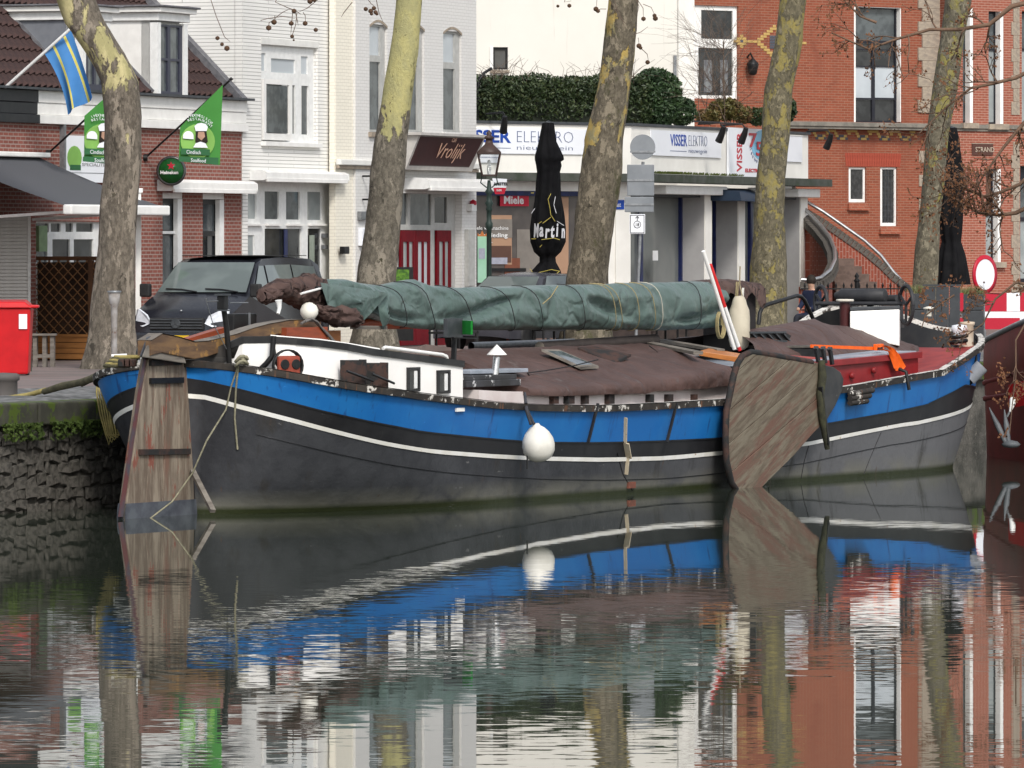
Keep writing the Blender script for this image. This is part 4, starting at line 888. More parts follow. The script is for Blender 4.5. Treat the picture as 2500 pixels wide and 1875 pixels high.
def outw(L_,o,dz): return [(q[0]-(o if i==0 else 0),q[1]-o,q[2]+dz) for i,q in enumerate(L_)]
tr=top[1:]; mb=MB()
for sg in (1,-1):
    fl_=(lambda L_:L_) if sg==1 else mir
    mb.grid([fl_(outw(tr,.0,-.004)),fl_(outw(tr,.03,-.002)),fl_(outw(tr,.03,.085)),fl_(outw(tr,-.02,.09))],smooth=False)
mb.build('cabin_trim',TRIM,brg)
rows=[[(p[0],lerp(p[1]-.01,-p[1]+.01,k/8),p[2]+.088+.03*math.sin(math.pi*k/8)-.32*(1-sst(.1,1.3,p[0]))*min(1,k/1.0)) for k in range(9)] for p in tr]
mb=MB().grid(rows); mb.add(rows[0],[tuple(range(9))]); mb.add(rows[-1],[tuple(range(9))]); mb.build('cabin_roof',mat('cabin_roof',(0.075,0.07,0.065),(0.05,0.048,0.045),3,.7),brg)
for (a,b,y0,y1) in holes:
    ua,ub,za,zb_=rect(B,a,b,y0,y1,vc); wn=MB().plate(ua,ub,za,zb_,[(ua+.05,ub-.05,za+.025,zb_-.035)],vc-.03,.06).build('porthole',TRIM,brg)
    MB().box(ua+.05,ub-.05,vc-.010,vc-.004,za+.025,zb_-.035).build('pane',GLD,wn); MB().box(ub-.15,ub-.07,vc-.022,vc-.012,za+.04,zb_-.05).build('curtain',OFFW,wn)
ORW=mat('varnished_wood',(0.42,0.15,0.035),(0.33,0.11,0.025),3,.4,st=(1,1,5)); RDW=mat('red_brown_wood',(0.28,0.06,0.025),(0.2,0.045,0.02),4,.45,st=(1,1,5))
ua,ub,za,zb_=rect(B,506,553,846,900,.0); MB().box(ua,ub,.0,.6,za-.1,zb_).build('companionway',ORW,brg); MB().box(ub-.06,ub+.06,-.03,.05,za-.1,zb_).build('companionway_post',RDW,brg)
MB().bar(B.L(440,838,.5),B.L(545,806,.5),.12,.09).build('stern_bench',RDW,brg)
ua,ub,za,zb_=rect(B,700,800,800,836,-.3); MB().box(ua,ub,-.3,.5,za-.1,zb_).build('cabin_skylight',RDW,brg); ua,ub,za,zb_=rect(B,772,832,808,836,.1); MB().box(ua,ub,.1,.6,za-.1,zb_).build('cabin_skylight',ORW,brg)
# roof rails on the cabin
for dy in (0,14):
    pts=[B.L(x,y+dy,-1.25) for x,y in ((935,851),(940,848),(1080,866),(1090,870),(1092,880))]; MB().tube(pts,.025,6).build('roof_rail',WHITE,brg)
MB().tube([B.L(x,y,cv(x)+.2) for x,y in ((660,822),(700,826),(780,832),(850,842),(925,855))],.028,6).build('roof_rail',WHITE,brg)
# black bracket, exhaust housing, hanging plates on the cabin side
RUST=mat('rusty_iron',(0.060,0.032,0.025),(0.026,0.021,0.020),4,.8,spots=(0.02,0.02,0.02),spot_scale=3,spot_at=.5)
MB().tube([B.L(x,y,cv(x)-.06) for x,y in ((668,820),(666,845),(664,870),(650,888),(632,905))],.038,6).tube([B.L(x,y,cv(x)-.06) for x,y in ((666,850),(672,880),(690,905))],.035,6).build('bracket',BLACK,brg)
ex=thing('exhaust_housing','round rust red exhaust housing with two black holes on the white cabin side','exhaust',B.M@Matrix.Translation(B.L(704,893,cv(706)-.16))@Matrix.Rotation(R(-28),4,'Z')@Matrix.Scale(.66,4))
c=Vector((0,0,0)); 
MB().lathe([(.30,.10),(.30,0),(.33,-.03),(.33,.08),(.30,.10)],c,20,'y',sx=1.05,cap=False).build('rim',BLACK,ex)
MB().box(c.x-.26,c.x+.26,c.y-.06,c.y+.05,c.z-.30,c.z+.20).build('plate',mat('red_oxide',(0.28,0.055,0.03),(0.20,0.04,0.025),5,.7),ex,.05)
for k in (-.12,.14): MB().lathe([(.085,-.075),(.10,-.08),(.10,-.03)],c+Vector((k,0,.03)),12,'y').build('pipe_mouth',BLACK,ex)
for i,(a,b,y0,y1,lb) in enumerate(((851,897,879,944,'wide rusty curved plate hung on the cabin side'),(912,948,886,950,'narrow rusty curved plate hung on the cabin side nearer the windows'))):
    ua,ub,za,zb_=rect(B,a,b,y0,y1,vc-.15); rr=(ub-ua)/2; t=thing('hanging_plate',lb,'plate',B.M,'rusty plates on the cabin side')
    rows=[[(ua+rr+rr*math.cos(th),vc-.02-.22*math.sin(th),z) for th in [math.pi*k/10 for k in range(11)]] for z in (za,(za+zb_)/2,zb_)]
    MB().grid(rows).build('plate',RUST,t); MB().tube([B.L(a-4,y0+27,vc-.3),B.L(b+14,y1-14,vc-.28)],.018,5).build('rod',BLACK,t)
# --- rudder and tiller
def clip(poly,nx,nz,d):
    out=[]
    for i,a in enumerate(poly):
        b=poly[(i+1)%len(poly)]; da=a[0]*nx+a[1]*nz-d; db=b[0]*nx+b[1]*nz-d
        if da>=0: out.append(a)
        if da*db<0: t=da/(da-db); out.append((lerp(a[0],b[0],t),lerp(a[1],b[1],t)))
    return out
m,n,p=newmat('weathered_rudder'); p.inputs['Roughness'].default_value=.75
tc=n.nodes.new('ShaderNodeTexCoord'); sx=n.nodes.new('ShaderNodeSeparateXYZ'); n.links.new(tc.outputs['Object'],sx.inputs[0])
c_=mixc(n,ramp(n,nz(n,1.6,6,st=(5,5,.7),rough=.7),.38,.62),(0.235,0.195,0.148),(0.115,0.085,0.062))
c_=mixc(n,ramp(n,nz(n,2.2,6,st=(2.2,2.2,.7),rough=.7),.59,.64),c_,(0.18,0.06,0.04))
c_=mixc(n,ramp(n,nz(n,1.2,5,st=(3,3,.6)),.58,.68),c_,(0.15,0.085,0.06))
n.links.new(c_,p.inputs['Base Color']); bump(n,p,nz(n,4,5,st=(6,6,.6)),.4,.02); RUD=m
rud=[(B.u(x,0),B.z(x,y,0)) for x,y in ((296,1300),(297,1250),(318,1100),(338,960),(352,880),(362,862),(440,878),(452,900),(458,1000),(466,1150),(472,1300))]
NP=4
for k in range(NP):
    poly=rud
    def line(f): # plank joints run with the blade's rake
        x0,x1=lerp(296,472,f),lerp(352,452,f); a=(B.u(x0,0),B.z(x0,1300,0)); b=(B.u(x1,0),B.z(x1,870,0)); nx,nz_=b[1]-a[1],-(b[0]-a[0]); l=math.hypot(nx,nz_); return nx/l,nz_/l,(a[0]*nx+a[1]*nz_)/l
    if k: nx,nz_,d=line(k/NP); poly=clip(poly,nx,nz_,d+.006)
    if k<NP-1: nx,nz_,d=line((k+1)/NP); poly=clip(poly,-nx,-nz_,-d+.006)
    MB().prism([(x,-.06+.004*(k%2),z) for x,z in poly],(0,.12,0)).build('rudder_plank',RUD,brg,.01)
BLG=mat('blue_grey_antifoul',(0.09,0.10,0.115),(0.06,0.065,0.08),5,.7)
poly=clip(rud,0,-1,-.20); MB().prism([(x,-.072,z) for x,z in poly],(0,.144,0)).build('rudder_foot',BLG,brg)
MB().hexa([Vector(B.L(x,y,v)) for v in (-.09,) for x,y in ((292,1262),(303,1262),(303,1262),(292,1262))][:0] or [Vector(B.L(288,1262,-.075)),Vector(B.L(300,1262,-.075)),Vector(B.L(300,1262,.075)),Vector(B.L(288,1262,.075)),Vector(B.L(350,872,-.075)),Vector(B.L(358,872,-.075)),Vector(B.L(358,872,.075)),Vector(B.L(350,872,.075))]).build('rudder_edge',mat('rudder_edge',(0.06,0.06,0.075),(0.11,0.04,0.04),3,.6),brg)
for (x0,x1,y,mm) in ((366,446,930,BLACK),(340,462,1104,RUST),(366,440,886,RUST)): MB().bar(B.L(x0,y,-.075),B.L(x1,y-2,-.075),.05,.075).build('rudder_strap',mm,brg)
GRW=mat('grey_old_wood',(0.20,0.18,0.155),(0.12,0.105,0.09),3,.8,st=(.6,1,5),bmp=.4)
MB().hexa([Vector(B.L(x,y,v)) for (x,y,v) in ((346,872,-.2),(455,888,-.2),(455,888,.2),(346,872,.2),(358,842,-.2),(448,868,-.2),(448,868,.2),(358,842,.2))]).build('rudder_head',GRW,brg,.015)
TIL=mat('tiller_wood',(0.17,0.10,0.05),(0.09,0.055,0.035),2.5,.7,st=(.8,2,4),bmp=.3,spots=(0.27,0.15,0.05),spot_scale=2.5,spot_at=.58)
cl=[(352,850,36),(380,838,46),(420,846,46),(460,856,42),(490,852,38),(530,841,34),(562,832,33),(600,818,32),(640,806,30),(690,797,30),(730,794,28),(768,797,24)]
rowsL=[]
for x,y,h in cl:
    a=Vector(B.L(x,y,-.12)); hh=h/2*a.z*0+h/2/185.; rowsL.append([a+Vector((0,-.10,hh)),a+Vector((0,.10,hh)),a+Vector((0,.10,-hh)),a+Vector((0,-.10,-hh))])
tmb=MB().grid(rowsL,closed=True,smooth=False); tmb.add(rowsL[0],[(0,1,2,3)]); tmb.add(rowsL[-1],[(3,2,1,0)]); tmb.build('tiller',TIL,brg,.012)
rowsT=[[r[0]+Vector((0,-.012,.008)),r[1]+Vector((0,.012,.008))] for r in rowsL]; MB().grid(rowsT,smooth=False).build('tiller_cap',GRW,brg)
MB().hexa([Vector(B.L(x,y,v)) for (x,y,v) in ((340,872,-.14),(385,856,-.14),(385,856,.14),(340,872,.14),(358,822,-.14),(398,818,-.14),(398,818,.14),(358,822,.14))]).build('tiller_head',BLG,brg,.015)
MB().bar(B.L(475,1255,0),B.L(458,900,0),.12,.16).build('sternpost',BAND_,brg)
MB().bar(B.L(470,1150,-.1),B.L(520,1248,-.7),.07,.05).build('stern_strut',GRW,brg)
# --- leeboard
m,n,p=newmat('leeboard_wood'); p.inputs['Roughness'].default_value=.75
tc=n.nodes.new('ShaderNodeTexCoord'); mp=n.nodes.new('ShaderNodeMapping'); mp.inputs['Rotation'].default_value=(0,R(24),0); n.links.new(tc.outputs['Object'],mp.inputs[0])
mp2=n.nodes.new('ShaderNodeMapping'); mp2.inputs['Scale'].default_value=(.55,1,4.0); n.links.new(mp.outputs[0],mp2.inputs[0]); V=mp2.outputs[0]
c_=mixc(n,ramp(n,nz(n,2.2,7,V,.72),.40,.62),(0.165,0.14,0.10),(0.09,0.065,0.043))
c_=mixc(n,ramp(n,nz(n,1.5,6,V,.7),.47,.60),c_,(0.125,0.065,0.045))
c_=mixc(n,ramp(n,nz(n,6,6,V,.7),.60,.66),c_,(0.085,0.06,0.045))
n.links.new(c_,p.inputs['Base Color']); bump(n,p,nz(n,5,6,V),.4,.02); LEE=m
lpx=[(1777,1066),(1779,1005),(1797,917),(1806,888),(1818,869),(1838,860),(1869,864),(1987,885),(2014,890),(2014,1030),(1987,1056),(1940,1110),(1862,1188),(1850,1200),(1808,1202),(1791,1178),(1779,1124)]
vl=-2.3
lp=[(B.u(x,vl),B.z(x,y,vl)) for x,y in lpx]
lb=thing('leeboard','big weathered wooden leeboard hanging on the side of the blue barge','leeboard',B.M)
a_=B.L(1790,1075,vl); b_=B.L(1990,905,vl); nx,nz_=-(b_[2]-a_[2]),b_[0]-a_[0]; l=math.hypot(nx,nz_); nx/=l; nz_/=l; d0=a_[0]*nx+a_[2]*nz_
cuts=[-9,-.42,.0,.45,.9,9]
for k in range(5):
    poly=lp
    if k: poly=clip(poly,nx,nz_,d0+cuts[k]+.004)
    if k<4: poly=clip(poly,-nx,-nz_,-(d0+cuts[k+1])+.004)
    if len(poly)>2: MB().prism([(x,vl+.004*(k%2),z) for x,z in poly],(0,.09,0)).build('plank',LEE,lb,.008)
MB().tube([(x,vl+.04,z) for x,z in [lp[i] for i in (13,14,15,16,0,1,2,3,4,5,6,7)]],.05,6).build('edge_iron',RUST,lb)
hpx=[(2010,891),(2035,896),(2052,908),(2060,925),(2057,951),(2040,990),(2021,1022),(2008,1030)]
MB().prism([B.L(x,y,vl-.02) for x,y in hpx],(0,.12,0)).build('head_plate',mat('black_speckled_iron',(0.03,0.032,0.034),(0.05,0.05,0.05),4,.6,spots=(0.5,0.5,0.48),spot_scale=9,spot_at=.70),lb,.01)
WEED=mat('weedy_rope',(0.055,0.055,0.03),(0.03,0.03,0.02),9,.9,bmp=.6)
MB().tube([B.L(x,y,vl-.06) for x,y in ((2006,880),(2008,920),(2003,960),(2006,1010),(2014,1060),(2020,1096))],[.05,.07,.06,.06,.05,.04],7).build('weedy_rope',WEED,lb)
MB().bar(B.L(2003,945,vl-.08),B.L(2020,1085,vl-.08),.07,.04).build('iron_strap',BLACK,lb)
# --- hatches, covers
BTARP=mat('brown_tarp',(0.092,0.054,0.046),(0.068,0.040,0.034),1.5,.6,bmp=.5,bscale=5,bdist=.05,spots=(0.10,0.075,0.068),spot_scale=2.5,spot_at=.6)
creases(BTARP,1.1,.35)
def cover_main():
    u0,u1=B.u(1292,-1.6),B.u(1798,-1.62); rows=[]; N=46
    for i in range(N+1):
        u=lerp(u0,u1,i/N); w_=B.world((u,-1.6,0)); px=CX+F*w_.x/w_.y; w0=B.world((u,0,0)); px0=CX+F*w0.x/w0.y
        yb=itp([(1290,968),(1299,966),(1403,966),(1561,961),(1800,942)],px); yt=itp([(1290,944),(1403,938),(1561,928),(1800,892)],px)
        zb_=bz(px,yb,-1.6); zt=bz(px,yt,-1.5); zrg=bz(px0,itp([(1060,858),(1150,852),(1571,839),(1600,838)],px0),0)
        row=[]
        for k,(v,f) in enumerate(((-1.62,0),(-1.63,.35),(-1.6,.75),(-1.5,1),(-1.3,1.12),(-1.0,1.35),(-.7,1.6),(-.35,1.85),(0,2),(.4,1.85),(.8,1.6),(1.3,1.2),(1.5,1.0),(1.6,.4))):
            z=lerp(zb_,zt,f) if f<=1 else lerp(zt,zrg,f-1)
            nn=noise.noise((u*1.6,v*2.0,3)); amp=.035 if f<=1.2 else .022
            row.append((u+(.02*nn),v-(.035*noise.noise((u*3.5,1,7)) if f<1 else 0),z+amp*nn+(.012*noise.noise((u*6,v*3,5)))))
        rows.append(row)
    global COVER; COVER=[q for r in rows for q in r]
    mb=MB().grid(rows); mb.add(rows[0],[tuple(range(len(rows[0])))]); mb.add(rows[-1],[tuple(range(len(rows[-1])))]); return mb,u0,u1
hc_=thing('hatch_cover','big brown tarpaulin stretched over the main hatch of the barge','tarpaulin',B.M)
COVER=[]
def cover_z(p): return min(COVER,key=lambda q:(q[0]-p.x)**2+(q[1]-p.y)**2)[2]
mb,hu0,hu1=cover_main(); mb.build('sheet',BTARP,hc_)
for pts in ([(1291,912),(1330,907),(1400,895),(1460,880)],[(1512,876),(1560,874),(1612,866),(1585,846)],[(1288,912),(1298,930),(1300,945),(1285,966)]):
    MB().tube([B.L(x,y-2,-1.1 if x<1500 else -.6) for x,y in pts],.010,4).build('lashing',BLACK,hc_)
COAM=mat('peeling_white_coaming',(0.66,0.60,0.58),(0.58,0.50,0.48),2,.6,spots=(0.12,0.05,0.04),spot_scale=4,spot_at=.66)
tt=[t for t in TS if hu0-1.8<hull_uv(t,1)[0]<hu1+.6]
pts=[(hull_uv(t,1)[0],-1.5,zr(t)-.1) for t in tt]; pt2=[(hull_uv(t,1)[0],-1.5,zr(t)+.22) for t in reversed(tt)]
MB().prism(pts+pt2,(0,3.0,0)).build('hatch_coaming',COAM,brg)
for px_,w_ in ((1345,20),(1380,26),(1480,22),(1580,16),(1626,18),(1690,10),(1422,14)):
    ua,ub,za,zb_=rect(B,px_,px_+w_*.6,963,986,-1.53); MB().box(ua,ub,-1.58,-1.5,za,zb_).build('coaming_bracket',RUST,brg)
for (x0,x1) in ((1460,1436),(1652,1628)):
    MB().bar(B.L(x0,985,-2.16),B.L(x1,1080,-2.12),.035,.03).build('hull_strap',BAND_,brg)
PNT=mat('cream_patch',(0.56,0.50,0.38),(0.48,0.40,0.28),4,.7,spots=(0.16,0.07,0.03),spot_scale=6,spot_at=.64)
tq=min(TS,key=lambda t:abs(B.px(hull_uv(t,.8)[0],-hull_uv(t,.8)[1])-1525)); 
def onhull(px,py,out=.02):
    best=None
    for i in range(401):
        t=i/400
        if t>.97: break
        z=0.6
        for _ in range(4):
            u,b=hull_uv(t,z/zr(t)); D_=B.world((u,-b,0)).y; z=HC-(py-HY)/F*D_
        w_=B.world((u,-b,0)); e=abs(CX+F*w_.x/w_.y-px)
        if best is None or e<best[0]: best=(e,(u,-b-out,z))
    return best[1]
for (x,y0,y1,wd_) in ((1523,1020,1082,.055),(1526,1082,1118,.13),(1526,1118,1158,.06)):
    a=onhull(x,y0); b=onhull(x,y1); MB().bar(a,b,.02,wd_,up=(0,1,0)).build('cream_patch',PNT,brg)
a=onhull(1540,1185); MB().box(a[0]-.1,a[0]+.12,a[1]-.01,a[1]+.02,a[2]-.04,a[2]+.05).build('rust_patch',mat('rust_patch',(0.22,0.07,0.045),(0.12,0.05,0.035),9,.8),brg)
a=onhull(1120,1000); MB().box(a[0]-.11,a[0]+.11,a[1]-.01,a[1]+.02,a[2]-.025,a[2]+.025).build('paint_scar',HW,brg)
# boards left of the main hatch
BW=mat('black_white_board',(0.05,0.05,0.055),(0.03,0.03,0.03),3,.6,spots=(0.5,0.5,0.5),spot_scale=4,spot_at=.6)
for i,(x0,x1,y0,y1,v,mm) in enumerate(((1140,1272,930,946,-1.45,BW),(1135,1262,918,930,-1.4,BW),(1150,1290,904,914,-1.2,GDK))):
    ua,ub,za,zb_=rect(B,x0,x1,y0,y1,v); MB().box(ua,ub,v,v+.5,za,zb_).build('hatch_board',mm,brg,.01)
ch=thing('stove_chimney','short steel stove chimney with white conical cap on the barge','chimney',B.M)
c=Vector(B.L(1205,912,-1.2)); tpz=Vector(B.L(1213,872,-1.2)); MB().tube([c-Vector((0,0,.15)),tpz],.052,14).build('pipe',mat('bright_steel',(0.55,0.54,0.52),(0.4,0.4,0.4),4,.25,.9),ch)
for k in range(4): a=k*1.57; MB().tube([tpz+Vector((.045*math.cos(a),.045*math.sin(a),-.02)),tpz+Vector((.06*math.cos(a),.06*math.sin(a),.05))],.006,4).build('strut',GALV,ch)
MB().lathe([(.0,.14),(.14,-.0),(.142,-.01),(.0,.0)],tpz+Vector((0,0,.04)),18).build('cap',WHITE,ch)
hb=thing('curved_coaming_board','weathered brown board with rounded end standing behind the cabin','board',B.M)
MB().prism([B.L(x,y,.0) for x,y in ((1018,870),(1022,855),(1032,845),(1045,841),(1110,850),(1190,861),(1190,885),(1030,890))],(0,.05,0)).build('board',mat('brown_grey_board',(0.17,0.125,0.11),(0.13,0.10,0.09),3,.7),hb)
# spars lying on the hatch
pp=thing('grey_pipe','long pale grey pipe lying along the far side of the hatch','pipe',B.M); a,b=Vector(B.L(1150,845,.9)),Vector(B.L(1400,836,.9))
MB().tube([a,b],.058,12,False).build('pipe_wall',GALV,pp); MB().tube([a+Vector((.004,0,0)),b],.049,12,False).build('pipe_bore',BLACK,pp)
lg=thing('timber_log','dark round timber with pale cut end lying on the hatch','timber',B.M); a,b=Vector(B.L(1318,848,.2)),Vector(B.L(1600,829,.2)); MB().tube([a,b],.085,12).build('log',mat('black_timber',(0.035,0.028,0.026),(0.05,0.04,0.035),5,.7),lg); MB().lathe([(.0,0),(.082,0.0)],a-Vector((.005,0,0)),12,'x').build('cut_end',mat('cut_end',(0.34,0.30,0.25)),lg)
for (x0,y0,x1,y1,v,wd_,mm,lb_) in ((1573,836,1705,862,-.5,.16,GRW,'grey plank laid across the front of the hatch'),(1618,832,1760,856,-.3,.14,GRW,'second grey plank laid behind the front plank of the hatch')):
    t=thing('loose_plank',lb_,'plank',B.M,'planks on the hatch'); MB().bar(B.L(x0,y0,v+.8),B.L(x1,y1,v-.7),wd_,.05).build('plank',mm,t,.006)
t=thing('varnished_board','orange varnished board lying at the front of the hatch','board',B.M)
MB().hexa([Vector(B.L(x,y,v)) for x,y,v in ((1706,868,-.9),(1818,888,-1.5),(1838,880,-1.4),(1730,862,-.8),(1706,857,-.9),(1818,874,-1.5),(1838,868,-1.4),(1730,850,-.8))]).build('board',ORW,t,.006)
for i,(x0,y0,x1,y1,v,lb_) in enumerate(((1322,866,1418,878,-.5,'small glazed skylight left of its twin on the brown cover'),(1410,860,1498,872,-.3,'small dark skylight right of its twin on the brown cover'))):
    t=thing('glazed_skylight',lb_,'skylight',B.M,'lids on the hatch cover'); p0,p1=Vector(B.L(x0,y0,v)),Vector(B.L(x1,y1,v-.55))
    q0=p0+Vector((.55,.0,.01)); q1=p1+Vector((.55,0,.01)); dz=Vector((0,0,.035))
    for q_ in (p0,p1,q0,q1): q_.z=cover_z(q_)+.012
    MB().hexa([p0,p1,q1,q0,p0+dz,p1+dz,q1+dz,q0+dz]).build('frame',RUST if i else GRW,t); k=lambda a,b,f:a+(b-a)*f; dz=Vector((0,0,.037))
    ce=(p0+p1+q0+q1)/4; MB().add([ce+(x-ce)*.8+dz for x in (p0,p1,q1,q0)],[(0,1,2,3)]).build('pane',GLM,t)
# --- forward hatch
RCO=mat('red_coaming',(0.24,0.018,0.020),(0.19,0.014,0.016),3,.45,spots=(0.42,0.25,0.22),spot_scale=7,spot_at=.70)
ua,ub=B.u(1830,-1.35),B.u(2244,-1.35); zt=bz(2150,866,-1.35)
MB().hexa([(ua,-1.35,1.1),(ub,-1.35,1.1),(ub,1.35,1.1),(ua,1.35,1.1),(ua,-1.33,zt-.13),(ub,-1.33,zt+.02),(ub,1.35,zt+.02),(ua,1.35,zt-.13)]).build('fore_coaming',RCO,brg,.01)
MB().hexa([(ua,-1.40,zt-.13-.09),(ub+.02,-1.40,zt-.07),(ub+.02,-1.34,zt-.07),(ua,-1.34,zt-.22),(ua,-1.40,zt-.13),(ub+.02,-1.40,zt+.03),(ub+.02,-1.33,zt+.03),(ua,-1.33,zt-.13)]).build('coaming_lip',RCO,brg,.008)
MB().hexa([(ua,-1.30,zt-.125),(ub,-1.30,zt+.022),(ub,1.3,zt+.022),(ua,1.3,zt-.125),(ua,-1.30,zt-.11),(ub,-1.30,zt+.04),(ub,1.3,zt+.04),(ua,1.3,zt-.11)]).build('fore_hatch_top',GDK,brg)
for px_,py_ in ((2078,917),(2131,904)):
    c=Vector(B.L(px_,py_,-1.36)); MB().lathe([(.03,-.05),(.05,-.04),(.05,0)],c,8,'y').build('coaming_bolt',RCO,brg)
fc=thing('fore_hatch_cover','brown tarpaulin draped over the forward hatch near the bow','tarpaulin',B.M)
near=[(1838,842),(1900,853),(1960,862),(2030,866),(2110,874),(2180,884),(2230,900),(2246,908)]; rid=[(1770,812),(1840,800),(1920,784),(1985,777),(2065,796),(2150,818),(2215,833),(2240,842)]
rows=[]
for i in range(29):
    f=i/28*7; k=min(int(f),6); g=f-k; nx_,ny_=lerp(near[k][0],near[k+1][0],g),lerp(near[k][1],near[k+1][1],g); rx,ry=lerp(rid[k][0],rid[k+1][0],g),lerp(rid[k][1],rid[k+1][1],g)
    a=Vector(B.L(nx_,ny_,-.75)); r_=Vector(B.L(rx,ry,.15)); r_.x=lerp(r_.x,a.x,.0); far=Vector((a.x,1.3,a.z)); row=[]
    for j in range(13):
        h=j/12
        if h<.62: t=h/.62; q_=a.lerp(r_,t); q_.z+=.10*math.sin(math.pi*t)*(.6 if i<26 else 1.2)
        else: t=(h-.62)/.38; q_=r_.lerp(far,t)
        nn=noise.noise((q_.x*1.4,q_.y*1.8,2)); q_=q_+Vector((0,0,.05*nn+.02*noise.noise((q_.x*5,q_.y*5,1)))); row.append(q_)
    rows.append(row)
end=[q_+Vector((.10,-.02,-.28-.06*noise.noise((q_.y*3,1,1)))) for q_ in rows[-1]]; rows.append([q_+Vector((.06,0,-.05)) for q_ in rows[-1]]); rows.append(end)
rows2=[[r[0]+Vector((0,-.05,-.12)) for r in rows],[r[0] for r in rows]]
MB().grid(rows).grid(rows2).build('sheet',BTARP,fc)
ORG=mat('orange_webbing',(0.85,0.13,0.01),(0.72,0.10,0.01),6,.5)
osr=thing('orange_strap','bright orange ratchet strap over the brown fore hatch cover','strap',B.M)
MB().bar(B.L(1980,845,-.95),B.L(2142,851,-1.0),.03,.05).build('strap_band',ORG,osr)
for pts in ([(2138,848),(2150,843),(2165,848),(2175,862),(2182,885),(2184,905)],[(2150,845),(2170,850),(2184,866),(2194,884),(2200,895),(2192,905),(2188,892),(2180,870)],[(2142,852),(2165,858),(2176,880),(2180,900)]):
    pl_=[Vector(B.L(x,y,-1.42)) for x,y in pts]; rows=[[q_+Vector((0,-.02*(i%2),0)) for i,q_ in enumerate(pl_)],[q_+Vector((.11,-.03,.0)) for q_ in pl_]]; MB().grid(rows).build('strap_tail',ORG,osr)
MB().bar(B.L(2136,848,-1.05),B.L(2154,847,-1.05),.06,.10).build('buckle',ORG,osr,.01); MB().bar(B.L(2142,850,-1.08),B.L(2152,849,-1.08),.05,.05).build('buckle_handle',BLACK,osr)
sp=thing('red_spar','thin red spar lying on the grey forward hatch','spar',B.M); MB().tube([B.L(1826,864,-.6),B.L(2012,878,-1.2)],.03,8).build('pole',mat('faded_red',(0.30,0.07,0.06)),sp)
for i in range(3):
    x=1992+i*17; t=thing('iron_pin',('first','second','third')[i]+' upright black iron pin from the left beside the leeboard','pin',B.M,'iron pins by the leeboard'); MB().bar(B.L(x,850+i,-1.55),B.L(x+6,884+i*3,-1.6),.05,.05).build('shaft',BLACK,t); MB().bar(B.L(x-1,848+i,-1.55),B.L(x+1,853+i,-1.55),.07,.06).build('pin_head',DKGREY,t)
# black box, grille, handrail tube
t=thing('black_deck_box','low black box with flaking grey lid on the forward hatch','box',B.M); ua,ub,za,zb_=rect(B,1842,1985,850,872,-.3)
MB().hexa([(ua,-.35,za),(ub-1.0,-1.0,za),(ub,-.4,za),(ua+.6,.5,za),(ua,-.35,zb_),(ub-1.0,-1.0,zb_-.02),(ub,-.4,zb_),(ua+.6,.5,zb_)]).build('box_body',BLACK,t); MB().hexa([(ua,-.35,zb_),(ub-1.0,-1.0,zb_),(ub,-.4,zb_),(ua+.6,.5,zb_),(ua,-.35,zb_+.04),(ub-1.0,-1.0,zb_+.02),(ub,-.4,zb_+.04),(ua+.6,.5,zb_+.04)]).build('box_lid',mat('flaking_lid',(0.13,0.12,0.10),(0.05,0.045,0.04),5,.8,spots=(0.3,0.27,0.2),spot_scale=9,spot_at=.6),t)
t=thing('black_grating','black ribbed vent grating in front of the brown fore cover','grating',B.M)
g0=[(1832,812),(1915,810),(1932,820),(1920,834),(1832,834)]; MB().prism([B.L(x,y,-.45) for x,y in g0],(0,.05,0)).build('grating_back',BLACK,t)
for i in range(5): MB().bar(B.L(1836+i*19,814,-.47),B.L(1852+i*19,832,-.47),.03,.025).build('rib',DKGREY,t)
MB().bar(B.L(1832,812,-.48),B.L(1918,811,-.48),.03,.03).build('rim',DKGREY,t); MB().bar(B.L(1832,833,-.48),B.L(1920,833,-.48),.03,.03).build('rim',DKGREY,t)
MB().tube([B.L(x,y,.9) for x,y in ((1852,792),(1855,764),(1861,750),(1872,744),(1945,722),(1956,724),(1964,733),(1985,778))],.034,8).build('hoop_rail',BLACK,brg)
# white hatch box, samson post with handwheel
wb=thing('white_deck_box','bright white companion box with dark lid near the bow','deck box',B.M); VB_=.2
ua,ub=B.u(2076,VB_),B.u(2160,VB_); 
def bp(x,y,v): return Vector(B.L(x,y,v))
p00=bp(2076,815,.2);p10=bp(2198,835,-.35); 
fr_=[bp(2075,820,.25),bp(2196,845,-.4),bp(2198,845,.6),bp(2120,820,1.2)]; tz=bz(2110,760,0)
MB().hexa(fr_+[Vector((q_.x,q_.y,tz+(.03 if i==1 else 0))) for i,q_ in enumerate(fr_)]).build('box_body',mat('gloss_white',(0.80,0.79,0.76),(0.76,0.75,0.72),2,.35),wb,.015)
MB().hexa([Vector((q_.x,q_.y,tz+.004+(.03 if i==1 else 0))) for i,q_ in enumerate(fr_)]+[Vector((q_.x,q_.y,tz+.06+(.03 if i==1 else 0))) for i,q_ in enumerate(fr_)]).build('box_lid',DKGREY,wb,.01)
sp_=thing('samson_post','dark red post topped by a white handwheel beside the white box','post',B.M); c=bp(2063,790,.4); h=bz(2063,738,.4)-c.z
MB().tube([c-Vector((0,0,.3)),c+Vector((0,0,h))],.085,10).build('post',mat('oxide_post',(0.06,0.012,0.012),(0.03,0.01,0.01),3,.5),sp_)
wz=c+Vector((0,0,h+.03)); WL=mat('cream_wheel',(0.70,0.67,0.58),(0.5,0.47,0.40),8,.5)
rg=MB(); rg.tube([wz+Vector((.125*math.cos(a),.125*math.sin(a),0)) for a in [k*math.pi/12 for k in range(25)]],.022,6,False); rg.build('wheel_rim',WL,sp_)
